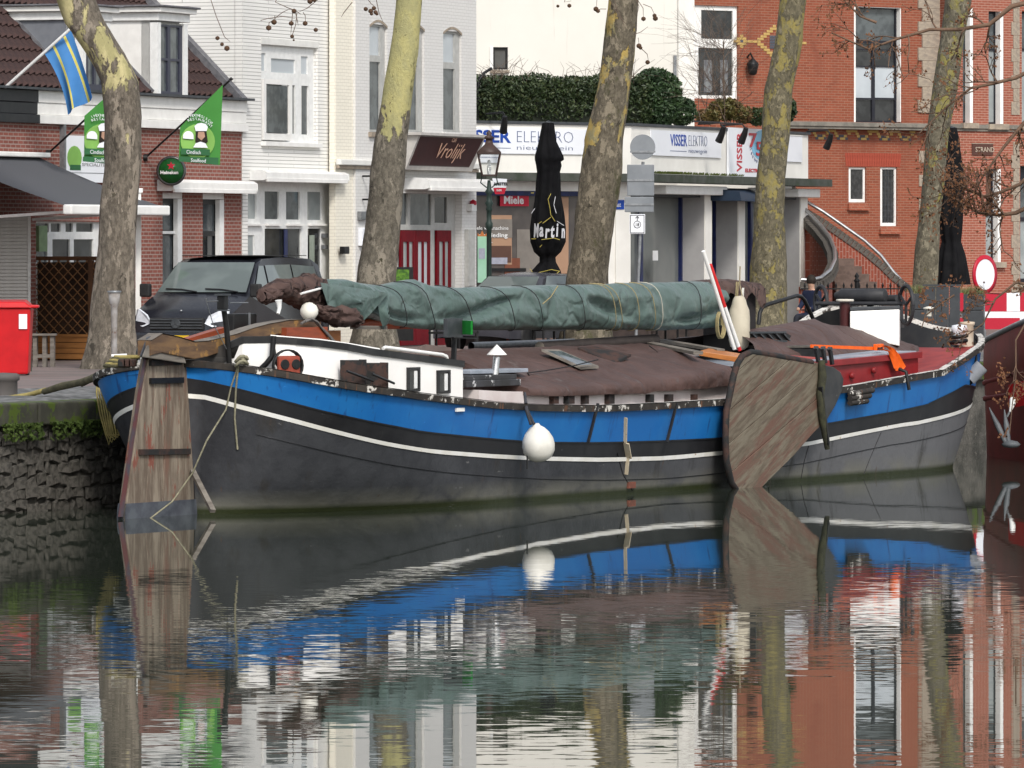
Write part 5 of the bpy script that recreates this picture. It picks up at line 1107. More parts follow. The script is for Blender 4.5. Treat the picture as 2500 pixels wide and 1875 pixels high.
for k in range(5): a=k*2*math.pi/5; MB().tube([wz,wz+Vector((.12*math.cos(a),.12*math.sin(a),0))],.014,5).build('wheel_spoke',WL,sp_)
# anchor windlass
wi=thing('anchor_windlass','black anchor windlass with big barrel and two flywheels at the bow','windlass',B.M); vd=Vector((math.sin(B.th)*0+0,0,0))
IR=mat('windlass_iron',(0.022,0.023,0.026),(0.035,0.035,0.037),5,.5,spots=(0.4,0.4,0.38),spot_scale=10,spot_at=.72)
def across(px,py,D): return B.M.inverted()@W(px,py,D)
WD=107.0
a,b=across(2050,722,WD),across(2160,722,WD-.4); MB().tube([a-(b-a)*.10,a,a+(b-a)*.04,b,b+(b-a)*.02],[.05,.09,.115,.115,.09],16).build('barrel',IR,wi)
a,b=across(1992,741,WD),across(2205,741,WD-.6); MB().tube([a,b],.035,8).build('axle',IR,wi); a,b=across(2120,736,WD),across(2190,728,WD-.4); MB().tube([a,b],[.09,.06],10).build('gear_boss',IR,wi)
for (px,py,rx,ry,DD) in ((2212,745,17,47,WD-.8),(2004,737,15,38,WD+.2)):
    ring=[across(px+rx*math.cos(t),py-ry*math.sin(t),DD-rx/160*2.2*math.cos(t)) for t in [k*math.pi/14 for k in range(29)]]; MB().tube(ring,.032,7,False).build('flywheel',IR,wi)
    c=across(px,py,DD)
    for k in range(3):
        t=.5+k*math.pi*2/3; MB().tube([c,across(px+rx*math.cos(t),py-ry*math.sin(t),DD-rx/160*2.2*math.cos(t))],.024,6).build('flywheel_spoke',IR,wi)
for px in (2000,2200): MB().bar(across(px,745,WD),across(px+4,800,WD),.10,.05).build('windlass_stand',IR,wi)
# bow bitts, mushroom vent, fairlead, roller
BIT=mat('cream_rust_bitt',(0.62,0.56,0.46),(0.50,0.40,0.30),4,.6,spots=(0.22,0.08,0.04),spot_scale=6,spot_at=.56)
bi=thing('bow_bitts','pair of cream and white bitts with rust at the stem','bollard',B.M)
a,b=across(2362,846,107.0),across(2362,792,107.0); MB().lathe([(.10,0),(.10,(b-a).z-.02),(.12,(b-a).z),(.12,(b-a).z+.04),(.0,(b-a).z+.05)],a,16).build('bitt',BIT,bi)
a,b=across(2342,842,106.6),across(2342,805,106.6); MB().lathe([(.12,0),(.11,(b-a).z-.06),(.135,(b-a).z),(.12,(b-a).z+.07),(.0,(b-a).z+.09)],a,16).build('bitt',mat('white_rust_bitt',(0.66,0.68,0.72),(0.3,0.14,0.1),2,.5,lo=.5,hi=.6),bi)
c=across(2340,842,106.6); MB().tube([c+Vector((.14*math.cos(k*.8),.14*math.sin(k*.8),.01*k+.01)) for k in range(20)],.03,6).build('mooring_turns',BLACK,bi)
mv=thing('mushroom_vent','small white mushroom vent on the far bow rail','vent',B.M); c=across(2268,772,109.5); MB().lathe([(.045,0),(.045,.11),(.10,.12),(.10,.14),(.0,.17)],c,12).build('vent_head',WL,mv)
fl=thing('bow_roller','grey steel roller block slung outside the bow','roller',B.M)
a,b=across(2366,925,104.6),across(2398,893,104.6); MB().tube([a,b],.12,14).build('roller_drum',mat('galv_roller',(0.30,0.31,0.33),(0.22,0.23,0.25),3,.5),fl); MB().tube([across(2376,852,105.4),across(2380,872,105),across(2384,900,104.7)],.04,6).build('hanger',BLACK,fl); a,b=across(2352,938,104.6),across(2366,925,104.6); MB().tube([a,b],.09,10).build('roller_stub',BLACK,fl)
fd=thing('rail_fairlead','flaking black and white fairlead on the blue bow plating','fairlead',B.M); a=Vector(onhull(2080,970,.05))
for k in range(3): MB().tube([a+Vector((-.28,-.05,-.08+.07*k)),a+Vector((.32+.1*k,-.05,-.06+.08*k))],.045,7).build('fairlead_bar',RAIL,fd)
c=onhull(2205,920,.04); MB().tube([(c[0],c[1]+.1,c[2]+.12),(c[0],c[1]-.02,c[2]+.08),(c[0]+.05,c[1]-.05,c[2]-.2)],.03,6).build('rail_hook',BLACK,brg)
# --- fenders
rf=thing('round_fender','big white teardrop fender hanging on the blue side amidships','fender',B.M)
c=Vector(B.L(1314,1082,-2.42)); FW=mat('dirty_white_fender',(0.72,0.70,0.64),(0.60,0.58,0.52),3,.5,spots=(0.16,0.15,0.12),spot_scale=7,spot_at=.66)
MB().lathe([(.0,-.255),(.10,-.243),(.17,-.20),(.215,-.12),(.226,-.03),(.212,.06),(.17,.14),(.115,.205),(.06,.245),(.045,.275),(.0,.28)],(0,0,0),24).build('fender_body',FW,rf,M=Matrix.Translation(c)@Matrix.Rotation(R(-14),4,'Y')@Matrix.Rotation(R(0),4,'Z'))
for dx in (0,8): MB().tube([B.L(1296+dx,1036,-2.42),B.L(1284+dx*.3,1000,-2.25),B.L(1281,960,-1.7)],.02,6).build('fender_rope',mat('dark_rope%d'%dx,(0.04,0.04,0.045)),rf)
MB().tube([B.L(1287,1112,-2.42),B.L(1287,1145,-2.42)],.012,5).build('tail_rope',BLACK,rf)
lf=thing('long_fender','long dirty cream fender hanging before the mast foot','fender',B.M)
c=Vector(B.L(1805,722,-.3)); e=Vector(B.L(1808,855,-.3)); L_=c.z-e.z
MB().lathe([(.0,0),(.07,-.01),(.10,-.06),(.12,-.14),(.155,-.22),(.165,-.34),(.165,-L_+.16),(.14,-L_+.06),(.08,-L_+.01),(.0,-L_)],c,18,sx=.95).build('fender_body',mat('cream_fender',(0.54,0.49,0.38),(0.44,0.39,0.30),2,.55,spots=(0.2,0.19,0.17),spot_scale=6,spot_at=.68),lf)
MB().prism([c+Vector(v) for v in ((.13,0,-.16),(.17,0,.12),(.155,0,.12),(.08,0,-.1))],(0,.03,0)).build('fender_lug',FW,lf); MB().tube([c+Vector((0,-.06,-.05)),c+Vector((.01,0,.18)),c+Vector((.03,0,.45))],.012,5).build('fender_rope',mat('tan_rope',(0.30,0.25,0.16)),lf)
# --- boom, sail and covers
GT=mat('green_tarp',(0.080,0.122,0.109),(0.105,0.148,0.135),1.6,.36,bmp=.35,bscale=5,bdist=.05,spots=(0.045,0.07,0.05),spot_scale=2.2,spot_at=.66)
creases(GT,1.5,.45,.04)
vb=.15
TT=[(780,700),(800,682),(830,680),(870,690),(920,699),(960,690),(1000,681),(1040,696),(1100,703),(1200,701),(1300,697),(1450,694),(1600,690),(1700,687),(1735,690),(1745,695)]
TBt=[(780,745),(800,752),(830,758),(870,768),(920,785),(960,797),(1000,800),(1040,803),(1100,806),(1200,806),(1300,805),(1450,805),(1600,805),(1700,803),(1735,800),(1745,799)]
gt=thing('boom_cover','long grey green tarpaulin lashed round the lowered boom and sail','tarpaulin',B.M)
rows=[]; N=300
for i in range(N+1):
    px=lerp(782,1745,i/N); yt,yb=itp(TT,px),itp(TBt,px); zt_,zb_=bz(px,yt,vb),bz(px,yb,vb); u=B.u(px,vb); hh=(zt_-zb_)/2; zc_=(zt_+zb_)/2; row=[]
    wd_=.25+.03*noise.noise((u*.5,3,3))
    for k in range(48):
        a=2*math.pi*k/48; cs_,sn=math.cos(a),math.sin(a)
        ex=lambda q_:math.copysign(abs(q_)**.75,q_)
        ds=ridge=noise.noise((u*1.1+sn*.7,2.3*cs_,4)); fold=.028*math.sin(3.1*u+4.2*sn+5*noise.noise((u*.5,sn*1.2,1)))*max(0,-cs_*.7+.4)
        w2=.05*ds+.6*fold*(.5+.5*noise.noise((u*.6,1,9))*2)
        # deep diagonal crease in the middle of the bundle
        cr=-.17*math.exp(-((sn-(-.05+.5*math.sin(u*.8)))/.17)**2)*max(0,-cs_)*sst(.15,.35,noise.noise((u*.35,8,2))+.35)
        wr=.016*abs(noise.noise((u*3.2+sn*2.2,sn*1.6-u*.9,11)))+.010*noise.noise((u*7+sn*3,sn*3,5))*(1-.5*sn)
        row.append((u+.03*ds,vb+ex(cs_)*(wd_+w2+cr-1.8*wr),zc_+ex(sn)*hh*(1+.05*ds)))
    rows.append(row)
mb=MB().grid(rows,closed=True); mb.add(rows[0],[tuple(range(48))]); mb.add(rows[-1],[tuple(range(48))]); mb.build('sheet',GT,gt)
fl_=[(782,690),(850,700),(945,715),(942,720),(905,760),(880,790),(868,772),(840,752),(800,750)]   # loose flap at the left end
def flapmesh(outline,v,seed):
    c=Vector((0,0,0)); ps=[Vector(B.L(x,y,v)) for x,y in outline]
    for q_ in ps: c+=q_/len(ps)
    rows=[]
    for r_ in range(7):
        rows.append([c.lerp(q_,r_/6)+Vector((0,-.10*(1-r_/6)+.05*noise.noise((q_.x*2+seed,q_.z*3,r_*.6)),0)) for q_ in ps])
    return MB().grid(rows,closed=True)
flapmesh(fl_,vb-.34,1).build('flap',GT,gt); flapmesh([(918,745),(944,716),(946,790),(938,806),(925,775)],vb-.30,5).build('flap',GT,gt)
RB_=mat('black_cord',(0.02,0.02,0.022),(0.04,0.04,0.04),9,.8); RT_=mat('tan_cord',(0.33,0.27,0.14),(0.24,0.20,0.10),9,.8); GW_=mat('pale_cord',(0.5,0.48,0.40))
def lash(px0,px1,m,r_=.007):
    pts=[]
    for k in range(13):
        t=k/12; px=lerp(px0,px1,t); yt,yb=itp(TT,px),itp(TBt,px); a=math.pi*(.5+t); cs_,sn=math.cos(a),math.sin(a); zt_,zb_=bz(px,yt,vb),bz(px,yb,vb)
        pts.append((B.u(px,vb),vb-abs(cs_)**.75*.295-.005,(zt_+zb_)/2+math.copysign(abs(sn)**.75,sn)*(zt_-zb_)/2*1.04))
    MB().tube(pts,r_,5).build('lashing',m,gt)
for a,b,m in ((908,975,RB_),(1060,1140,RB_),(1172,1240,RB_),(1248,1305,RB_),(1358,1405,RB_),(1660,1678,RB_),(1438,1478,RT_),(1448,1496,RT_),(1500,1532,RT_),(1535,1575,RT_),(1560,1588,GW_),(960,1050,RB_)): lash(a,b,m)
MB().tube([B.L(1362,698,-.15),B.L(1345,725,-.16),B.L(1325,742,-.16)],.009,4).build('lashing',RT_,gt)
# brown sail ends and boom timber left of the green cover
def blob(name,label,ctr,mat_,v,seed,cat='sail'):
    t=thing(name,label,cat,B.M); rows=[]
    for i,(x,yt,yb,w_) in enumerate(ctr):
        zt_,zb_=bz(x,yt,v),bz(x,yb,v); u=B.u(x,v); row=[]
        for k in range(30):
            a=2*math.pi*k/30; nn=noise.noise((u*2.5+seed,math.cos(a)*1.5,math.sin(a)*1.5)); row.append((u+.03*nn,v+math.cos(a)*w_*(1+.35*nn+.5*abs(noise.noise((u*5+seed,math.cos(a)*3,math.sin(a)*3)))-.12),(zt_+zb_)/2+math.sin(a)*(zt_-zb_)/2*(1+.10*nn)))
        rows.append(row)
    rr=[]
    for a,b in zip(rows,rows[1:]):
        for f in (0,.25,.5,.75): rr.append([tuple(lerp(p_[q],s_[q],f)+.09*(abs(noise.noise((p_[0]*3.5+q*3,p_[2]*5,p_[1]*5+seed+f)))-.2)+.05*(abs(noise.noise((p_[0]*9+q*3,p_[2]*11,seed+f*2)))-.2) for q in range(3)) for p_,s_ in zip(a,b)])
    rr.append(rows[-1]); mb=MB().grid(rr,closed=True); mb.add(rows[0],[tuple(range(30))]); mb.add(rows[-1],[tuple(range(30))]); mb.build('cloth',mat_,t); return t
SAIL=mat('brown_sailcloth',(0.092,0.056,0.047),(0.06,0.036,0.031),3,.75,bmp=.3,bscale=6,bdist=.03)
creases(SAIL,3.0,.8,.05)
bs_=blob('furled_sail','crumpled brown sail end at the left tip of the boom',[(637,712,738,.07),(646,702,741,.12),(662,690,735,.15),(690,682,733,.17),(708,691,740,.14),(720,679,748,.17),(742,672,758,.18),(758,671,762,.2),(775,684,760,.2),(792,690,755,.14)],SAIL,.1,3)
MB().tube([B.L(735,717,-.15),B.L(799,700,-.15)],.018,6).build('batten',WHITE,bs_); MB().tube([B.L(772,704,-.12),B.L(800,712,-.12)],[.03,.07],8).build('boom_fitting',BLACK,bs_)
blob('sail_bag','brown canvas bag bulging under the left end of the boom',[(758,742,756,.05),(772,742,770,.12),(790,748,785,.16),(820,752,798,.18),(850,754,798,.19),(866,762,797,.16),(873,775,792,.06)],SAIL,-.15,8,'bag')
bm=thing('wooden_boom','orange brown wooden boom with pointed end under the tarpaulin','boom',B.M); MB().tube([B.L(868,795,.2),B.L(895,789,.2),B.L(935,787,.2),B.L(1000,786,.2),B.L(1700,786,.2)],[.03,.08,.10,.10,.10],12).build('spar',RDW,bm); MB().bar(B.L(862,799,-.05),B.L(938,800,-.05),.1,.05).build('jaw',GRW,bm)
wbv=thing('white_float','white ball shaped float lying at the end of the tiller','float',B.M); c=Vector(B.L(755,760,-.12)); MB().lathe([(.0,-.13),(.07,-.11),(.12,-.04),(.125,.02),(.10,.08),(.05,.115),(.0,.125)],c,18).build('float_body',mat('gloss_float',(0.78,0.75,0.68),(0.7,0.68,0.6),3,.35),wbv)
MB().tube([Vector(B.L(x,y,-.3)) for x,y in ((735,790),(750,781),(768,783),(776,792),(800,815),(820,838),(835,852),(848,868),(862,878))],.02,6).tube([Vector(B.L(x,y,-.32)) for x,y in ((745,786),(760,778),(775,786),(785,800),(812,832))],.016,6).build('tiller_rope',mat('grey_rope',(0.16,0.15,0.14),(0.10,0.09,0.085),12,.8),brg)
MB().tube([B.L(680,733,-.1),B.L(682,752,-.1),B.L(679,766,-.1)],[.05,.03,.025],8).build('boom_crutch',OFFW,brg)
# mast foot with its brown cover, bundle of lines
mf=thing('mast_case','black mast case under a brown cloth behind the long fender','mast case',B.M)
ua=B.u(1765,.2); MB().box(ua-.0,ua+.85,.05,.55,1.3,bz(1790,696,.2)).build('case',mat('mast_black',(0.012,0.011,0.012),(0.02,0.016,0.016),3,.6),mf,.02)
zz=bz(1790,690,.2); rows=[]
for i in range(15):
    u=ua-.75+1.75*i/14; rows.append([(u,v,zz+.03-.02*abs(i-6)**1.1*.2+d+.03*noise.noise((u*4,v*3,1))) for v,d in ((-.05,-.28-.12*math.sin(i*1.1)),(-.04,-.1),(.05,.0),(.3,.03),(.55,.0),(.62,-.2))])
MB().grid(rows).build('cloth',SAIL,mf)
for x in (1798,1802): MB().tube([B.L(x,688,-.1),B.L(x-2,735,-.12)],.010,5).build('halyard',RT_,mf)
MB().tube([Vector(B.L(1754,770,-.15))+Vector((.10*math.cos(t)*(1+.06*t/6),-.02*t/6,.20*math.sin(t)-.15)) for t in [k*.45 for k in range(45)]],.014,5).build('coiled_line',RT_,mf)
MB().tube([Vector(across(1965,660,113)),Vector(across(1965,661,113))],.01,4) and None
# striped poles
for (top_,bot_,seg,lb_) in (((1717,613),(1793,852),[(0,1,'w')],'white pole leaning against the long fender'),((1734,646),(1806,855),[(0,.49,'r'),(.49,.955,'w'),(.955,1,'r')],'red and white pole leaning against the long fender')):
    t=thing('marker_pole',lb_,'pole',B.M); a=Vector(B.L(top_[0],top_[1],-.75)); b=Vector(B.L(bot_[0],bot_[1],-.85))
    for f0,f1,c in seg: MB().tube([a.lerp(b,f0),a.lerp(b,f1)],.030,10).build('pole_section',WHITE if c=='w' else mat('signal_red',(0.62,0.03,0.03)),t)
# sidelight board
nb=thing('sidelight_board','black sidelight board with bright green panel on a short post','sidelight',B.M)
ua,ub,za,zb_=rect(B,1092,1130,778,824,-1.0); MB().box(ua,ub,-1.0,-.94,za,zb_).build('board',DKGREY,nb); 
q0,q1=bp(1131,785,-1.0),bp(1154,785,-1.30); MB().hexa([Vector((q0.x,q0.y,za+.04)),Vector((q1.x,q1.y,za+.04)),Vector((q1.x,q1.y+.03,za+.04)),Vector((q0.x,q0.y+.03,za+.04)),Vector((q0.x,q0.y,zb_-.03)),Vector((q1.x,q1.y,zb_-.03)),Vector((q1.x,q1.y+.03,zb_-.03)),Vector((q0.x,q0.y+.03,zb_-.03))]).build('green_panel',mat('green_panel',(0.015,0.26,0.035),(0.012,0.22,0.03),4,.45),nb)
MB().bar(B.L(1110,822,-.97),B.L(1107,884,-.97),.06,.05).build('post',BLACK,nb); MB().bar(B.L(1105,824,-1.05),B.L(1165,826,-1.05),.04,.015).build('shelf',BLACK,nb)
# stern lamp post with ropes
SV=-.42
sl_=thing('stern_lamp_post','black lamp post tied to the rail near the stern','lamp post',B.M)
MB().tube([B.L(545,745,SV),B.L(553,800,SV),B.L(558,860,SV),B.L(561,905,SV)],.038,8).build('post',BLACK,sl_); ua,ub,za,zb_=rect(B,533,554,722,756,SV); ua,ub=(ua+ub)/2-.05,(ua+ub)/2+.05; MB().box(ua,ub,SV-.06,SV+.06,za,zb_).build('lamp_box',BLACK,sl_,.01); MB().box(ua-.03,ub+.03,SV-.08,SV+.08,zb_,zb_+.025).build('lamp_lid',DKGREY,sl_); MB().box(ua-.02,ub+.02,SV-.08,SV+.08,za-.02,za).build('lamp_base',DKGREY,sl_)
MB().tube([B.L(503,729,SV),B.L(504,736,SV),B.L(532,735,SV)],.01,4).tube([B.L(563,739,SV),B.L(605,739,SV)],.012,4).tube([B.L(503,734,SV),B.L(520,790,SV),B.L(553,852,SV)],.006,4).build('aerials',GALV,sl_)
bo=thing('battery_box','black plastic box standing on the cabin roof behind the lamp post','box',B.M); ua,ub,za,zb_=rect(B,572,628,766,826,.3); MB().box(ua,ub,.3,.48,za-.15,zb_).build('box_body',BLACK,bo,.02); MB().box(B.u(606,.3),B.u(609,.3),.28,.299,za-.1,zb_+.01).build('box_rib',GALV,bo)
RP=mat('pale_rope',(0.27,0.25,0.17),(0.18,0.17,0.12),14,.85,bmp=.4,bscale=60)
mr=thing('hanging_rope','pale rope knotted on the stern rail with two tails down the hull','rope',B.M)
k0=onhull(566,893,.10); MB().tube([Vector(k0)+Vector((.10*math.cos(t),.07*math.sin(t)-.05,.03*math.sin(2*t)+.01*t)) for t in [i*.5 for i in range(26)]],.022,6).build('knot',RP,mr)
MB().tube([k0,onhull(568,950,.05),onhull(570,1020,.03),onhull(571,1097,.05)],.014,6).build('tail',RP,mr); MB().tube([k0,onhull(552,940,.08),onhull(535,1000,.12),Vector(B.L(505,1075,-.75)),Vector(B.L(470,1155,-.35)),Vector(B.L(420,1225,-.2)),Vector(B.L(355,1275,-.15))],.012,6).build('tail',RP,mr)
# ================================================================= TREES
def trunk(name,label,D,prof,mat_,seed,limbs=3):
    """prof: (row, left, right) edges of the trunk in the photograph at depth D."""
    t=thing(name,label,'tree',None,'plane trees along the quay'); random.seed(seed); s=F/D
    pts=[];rad=[]
    for y,a,b in prof: pts.append(W((a+b)/2,y,D)); rad.append((b-a)/2/s)
    # carry the trunk on above the top of the photograph
    d=(pts[0]-pts[1]).normalized(); tops=[pts[0]+d*k for k in (4.2,2.6,1.2)]; pts=tops+pts; rad=[rad[0]*.55,rad[0]*.75,rad[0]*.92]+rad
    rr=[];N=22; M_=len(pts)
    fine=[]
    for i in range(M_-1):
        n_=max(2,int((pts[i]-pts[i+1]).length/.12))
        for k in range(n_): f=k/n_; fine.append((pts[i].lerp(pts[i+1],f),lerp(rad[i],rad[i+1],f)))
    fine.append((pts[-1],rad[-1]))
    for c,r_ in fine:
        row=[]
        for k in range(N):
            a=2*math.pi*k/N; nn=noise.noise((math.cos(a)*1.5+seed,math.sin(a)*1.5,c.z*.9))*.10+noise.noise((math.cos(a)*4+seed,math.sin(a)*4,c.z*3.0))*.045
            low=max(0,1-(c.z-HQ)/.6); fl=1+low*.10*math.cos(a*5+seed)
            row.append(c+Vector((math.cos(a),math.sin(a),0))*r_*(1+nn)*fl)
        rr.append(row)
    MB().grid(rr,closed=True).build('trunk',mat_,t)
    lm=MB(); 
    def limb(b,d,r_,lv):
        p_=[b]; dd=d.copy()
        for k in range(4): dd=dd+Vector((random.gauss(0,.12),random.gauss(0,.12),random.gauss(.05,.1)))*d.length; p_.append(p_[-1]+dd*.25)
        lm.tube(p_,[r_,r_*.85,r_*.7,r_*.58,r_*.45],7 if lv>1 else 5,False)
        if lv>0:
            for k in range(4 if lv>1 else 5):
                i=random.randint(1,4); e=Vector((random.gauss(0,.8),random.gauss(0,.8),random.gauss(.35,.5)))*d.length*.55; limb(p_[i],e,r_*.5,lv-1)
    base=fine[0][0]
    for k in range(limbs): limb(base+d*.0-d*random.uniform(0,1.5),Vector((random.gauss(0,1.6),random.gauss(0,1.6),random.uniform(1.5,3))),rad[0]*.75,2)
    lm.build('limbs',mat_,t); return t
B1=bark('bark_grey_cream',(0.185,0.158,0.125),(0.092,0.078,0.060),(0.52,0.46,0.24),(0.34,0.31,0.15),(0.075,0.065,0.045),4.7,6.3,-.14,.12,None,1.0,1.7,.45)
B2=bark('bark_grey_yellow',(0.175,0.155,0.122),(0.088,0.078,0.060),(0.42,0.385,0.17),(0.35,0.33,0.16),(0.05,0.045,0.025),5.0,6.6,-.22,.42,(0.055,0.055,0.022),5.0,2.0,.6)
B3=bark('bark_brown_ochre',(0.158,0.135,0.098),(0.08,0.068,0.048),(0.40,0.29,0.09),(0.27,0.24,0.13),(0.07,0.055,0.035),4.0,5.6,-.13,.06,(0.06,0.06,0.025),9.0,2.6,.6)
B4=bark('bark_olive',(0.16,0.14,0.09),(0.09,0.08,0.052),(0.26,0.215,0.07),(0.21,0.185,0.095),(0.06,0.05,0.025),2.0,5.5,.03,.10,None,13.0,4.2,.6)
B5=bark('bark_olive_grey',(0.155,0.138,0.098),(0.088,0.078,0.055),(0.24,0.21,0.06),(0.20,0.18,0.10),(0.055,0.05,0.03),2.0,6.0,-.06,.07,None,17.0,3.6,.6)
trunk('plane_tree','leaning plane tree with cream patches rising behind the barge stern',F/143.0,[(0,138,232),(57,158,256),(128,209,300),(165,232,320),(199,248,336),(285,256,347),(400,255,346),(500,243.5,337),(600,239,332),(700,228,327),(800,219,332),(860,209,340),(905,198,352)],B1,1)
trunk('plane_tree','plane tree with smooth yellow upper trunk before the cafe house',F/132.0,[(0,967,1031),(135,950,1022),(270,927,1004),(340,916,995),(407,906,990),(500,896,984),(600,885,974),(680,872,965),(800,862,965),(882,845,985)],B2,2)
trunk('plane_tree','thick grey brown plane tree between the folded parasol and signpost',F/123.7,[(0,1485,1561),(135,1469,1549),(200,1460,1538),(270,1444,1530),(340,1427,1519),(434,1418,1516),(500,1410,1505),(600,1395,1494),(680,1383,1486),(780,1375,1490),(862,1360,1505)],B3,3)
trunk('plane_tree','olive mottled plane tree covering part of the anniversary sign',F/116.7,[(0,1904,1969),(108,1893,1959),(217,1868,1937),(325,1859,1931),(434,1846,1919),(540,1839,1917),(650,1832,1919),(775,1828,1921),(848,1812,1932)],B4,4)
trunk('plane_tree','plane tree in front of the stone corner of the brick villa',F/110.0,[(0,2307,2373),(60,2300,2362),(108,2293,2351),(217,2275,2336),(325,2260,2315),(434,2253,2307),(540,2242,2293),(600,2235,2293),(700,2228,2290),(834,2212,2300)],B5,5)
# hanging twigs with seed balls along the top edge of the view
SB_=mat('seed_ball',(0.09,0.05,0.03),(0.06,0.035,0.02),12,.9)
def seeds(label,D,strands,balls):
    t=thing('seed_twigs',label,'twigs'); mb=MB()
    for st_ in strands: MB().tube([W(x,y,D) for x,y in st_],[.009]*(len(st_)-1)+[.004],4,False).build('twig',TW,t)
    for x,y,r_ in balls: MB().lathe([(.0,-r_),(r_*.8,-r_*.6),(r_,0),(r_*.8,r_*.6),(.0,r_)],W(x,y,D),8).build('seed_ball',SB_,t)
seeds('thin twigs with round brown seed balls in front of the white house',115,[[(540,-30),(515,0),(528,40),(548,90),(562,102)],[(690,-30),(672,5),(705,20),(720,25),(735,35)],[(715,22),(712,60),(710,82)],[(720,26),(726,50),(728,62)],[(740,30),(745,38),(746,55)],[(670,45),(690,30),(707,22)],[(668,50),(657,55),(657,66)],[(671,38),(672,54)],[(800,-20),(750,20),(728,30)],[(860,5),(840,30),(833,42)],[(880,-30),(905,8),(917,18)],[(915,-20),(925,30),(936,56)],[(636,50),(655,45),(690,40),(720,45)],[(725,30),(722,60),(714,85),(717,95)]],
 [(531,93,.04),(542,108,.035),(554,118,.05),(718,27,.045),(669,54,.05),(656,68,.05),(711,57,.045),(745,57,.045),(771,73,.04),(713,89,.035),(717,98,.02),(757,3,.05),(767,0,.04),(893,22,.04),(905,27,.045),(913,20,.04),(917,30,.04),(907,34,.03),(920,34,.03)])
seeds('thin twigs with round brown seed balls beside the thick middle trunk',122,[[(1385,-20),(1378,5),(1395,2)],[(1458,-10),(1456,18)],[(1540,-20),(1560,5),(1570,20),(1571,44)],[(1570,10),(1590,18),(1600,40)],[(1480,22),(1466,22),(1455,25)],[(1545,85),(1565,78),(1582,65)],[(1558,92),(1560,108)],[(1565,118),(1580,132),(1583,148)]],[(1390,14,.04),(1362,15,.03),(1455,22,.05),(1460,27,.04),(1571,46,.045),(1598,38,.04),(1600,45,.05),(1560,112,.05),(1564,117,.035),(1581,152,.045)])
seeds('pale strands hanging across the top of the thick middle trunk',F/123.7-.6,[[(1495,-20),(1505,20),(1520,50),(1525,70)],[(1550,-10),(1560,15),(1557,30)],[(1490,0),(1510,40),(1530,60)]],[])
# bare branches with withered reddish buds reaching in from the right
random.seed(77)
RBUD=mat('reddish_twig',(0.17,0.105,0.07),(0.12,0.075,0.05),12,.85); DRY=mat('withered_leaf',(0.19,0.085,0.04),(0.13,0.06,0.03),12,.9)
ob=thing('overhanging_branches','leafless branches with reddish buds reaching in from the right','branches')
mb=MB(); lf_=MB(); BD=84.0
def spray(p,ang,L,r_,lv):
    n_=5; pts=[p]; a=ang; q_=p
    for k in range(n_):
        a+=random.gauss(0,.16)+.02; q_=(q_[0]+math.cos(a)*L/n_,q_[1]-math.sin(a)*L/n_,q_[2]+random.gauss(0,.25)); pts.append(q_)
    mb.tube([W(*x) for x in pts],[lerp(r_,r_*.55,k/n_) for k in range(n_+1)],4 if lv<2 else 6,False)
    if lv>0:
        for k in range(random.randint(3,5)):
            i=random.randint(1,n_); spray(pts[i],a+random.choice((-1,1))*random.uniform(.3,1.1),L*random.uniform(.35,.6),r_*.55,lv-1)
    else:
        for k in range(2):
            i=random.randint(2,n_); c=W(*pts[i]); s=random.uniform(.008,.018); lf_.add([c+Vector((s,0,0)),c+Vector((0,s,0)),c+Vector((-s,0,0)),c+Vector((0,0,s*2))],[(0,1,3),(1,2,3),(2,0,3)])
# main limbs: explicit courses in the photograph, then random sprays
def limbs(course,r0,r1,nsp,spL,side=(-1,1)):
    pts=[(x,y,BD) for x,y in course]; mb.tube([W(*x) for x in pts],[lerp(r0,r1,i/(len(pts)-1)) for i in range(len(pts))],7,False)
    for k in range(nsp):
        f=random.uniform(.1,1)*(len(pts)-1); i=min(int(f),len(pts)-2); g=f-i; p_=tuple(lerp(pts[i][q],pts[i+1][q],g) for q in range(3)); dx=pts[i+1][0]-pts[i][0]; dy=-(pts[i+1][1]-pts[i][1]); a=math.atan2(dy,dx)
        spray(p_,a+random.choice(side)*random.uniform(.35,1.2),random.uniform(.4,1)*spL,lerp(r0,r1,f/len(pts))*.5,2)
limbs([(2560,-5),(2470,15),(2415,60),(2340,72),(2270,72),(2190,95),(2120,120),(2030,80)],.036,.010,13,110)
limbs([(2560,380),(2490,450),(2440,470),(2400,480),(2350,455),(2310,430),(2290,400)],.028,.008,12,110)
limbs([(2560,480),(2480,520),(2440,525),(2390,520),(2340,490),(2300,470)],.032,.009,12,120)
limbs([(2560,150),(2480,190),(2420,205),(2370,215),(2310,262),(2240,330)],.03,.008,10,120)
limbs([(2560,250),(2500,300),(2450,360),(2400,430),(2380,470)],.03,.008,9,110)
limbs([(2560,700),(2480,690),(2430,730),(2400,790),(2330,840)],.022,.006,7,90)
limbs([(2520,760),(2480,830),(2480,920),(2470,1000),(2465,1060)],.014,.005,5,70)
limbs([(2140,55),(2100,40),(2050,-10)],.02,.006,6,90)
limbs([(2330,720),(2300,740),(2260,770),(2250,800)],.014,.006,3,50)
mb.build('branches',RBUD,ob)
def cluster(x,y,rx,ry,n_):
    for i in range(int(n_*.6)):
        c=W(x+random.gauss(0,rx),y+random.gauss(0,ry),BD+random.gauss(0,.25)); s=random.uniform(.012,.03); a=Vector((random.gauss(0,1),random.gauss(0,1),random.gauss(0,1))).normalized()*s; b=a.orthogonal().normalized()*s; lf_.quad(c-a,c+b*.7,c+a,c-b*.7)
for c in ((2330,410,30,25,120),(2320,450,35,25,130),(2300,540,25,20,70),(2360,500,25,18,60),(2255,720,8,18,60),(2330,690,25,8,60),(2445,920,7,22,110),(2300,740,10,14,40),(2440,450,25,12,30),(2410,560,30,30,30)): cluster(*c)
lf_.build('withered_buds',DRY,ob)
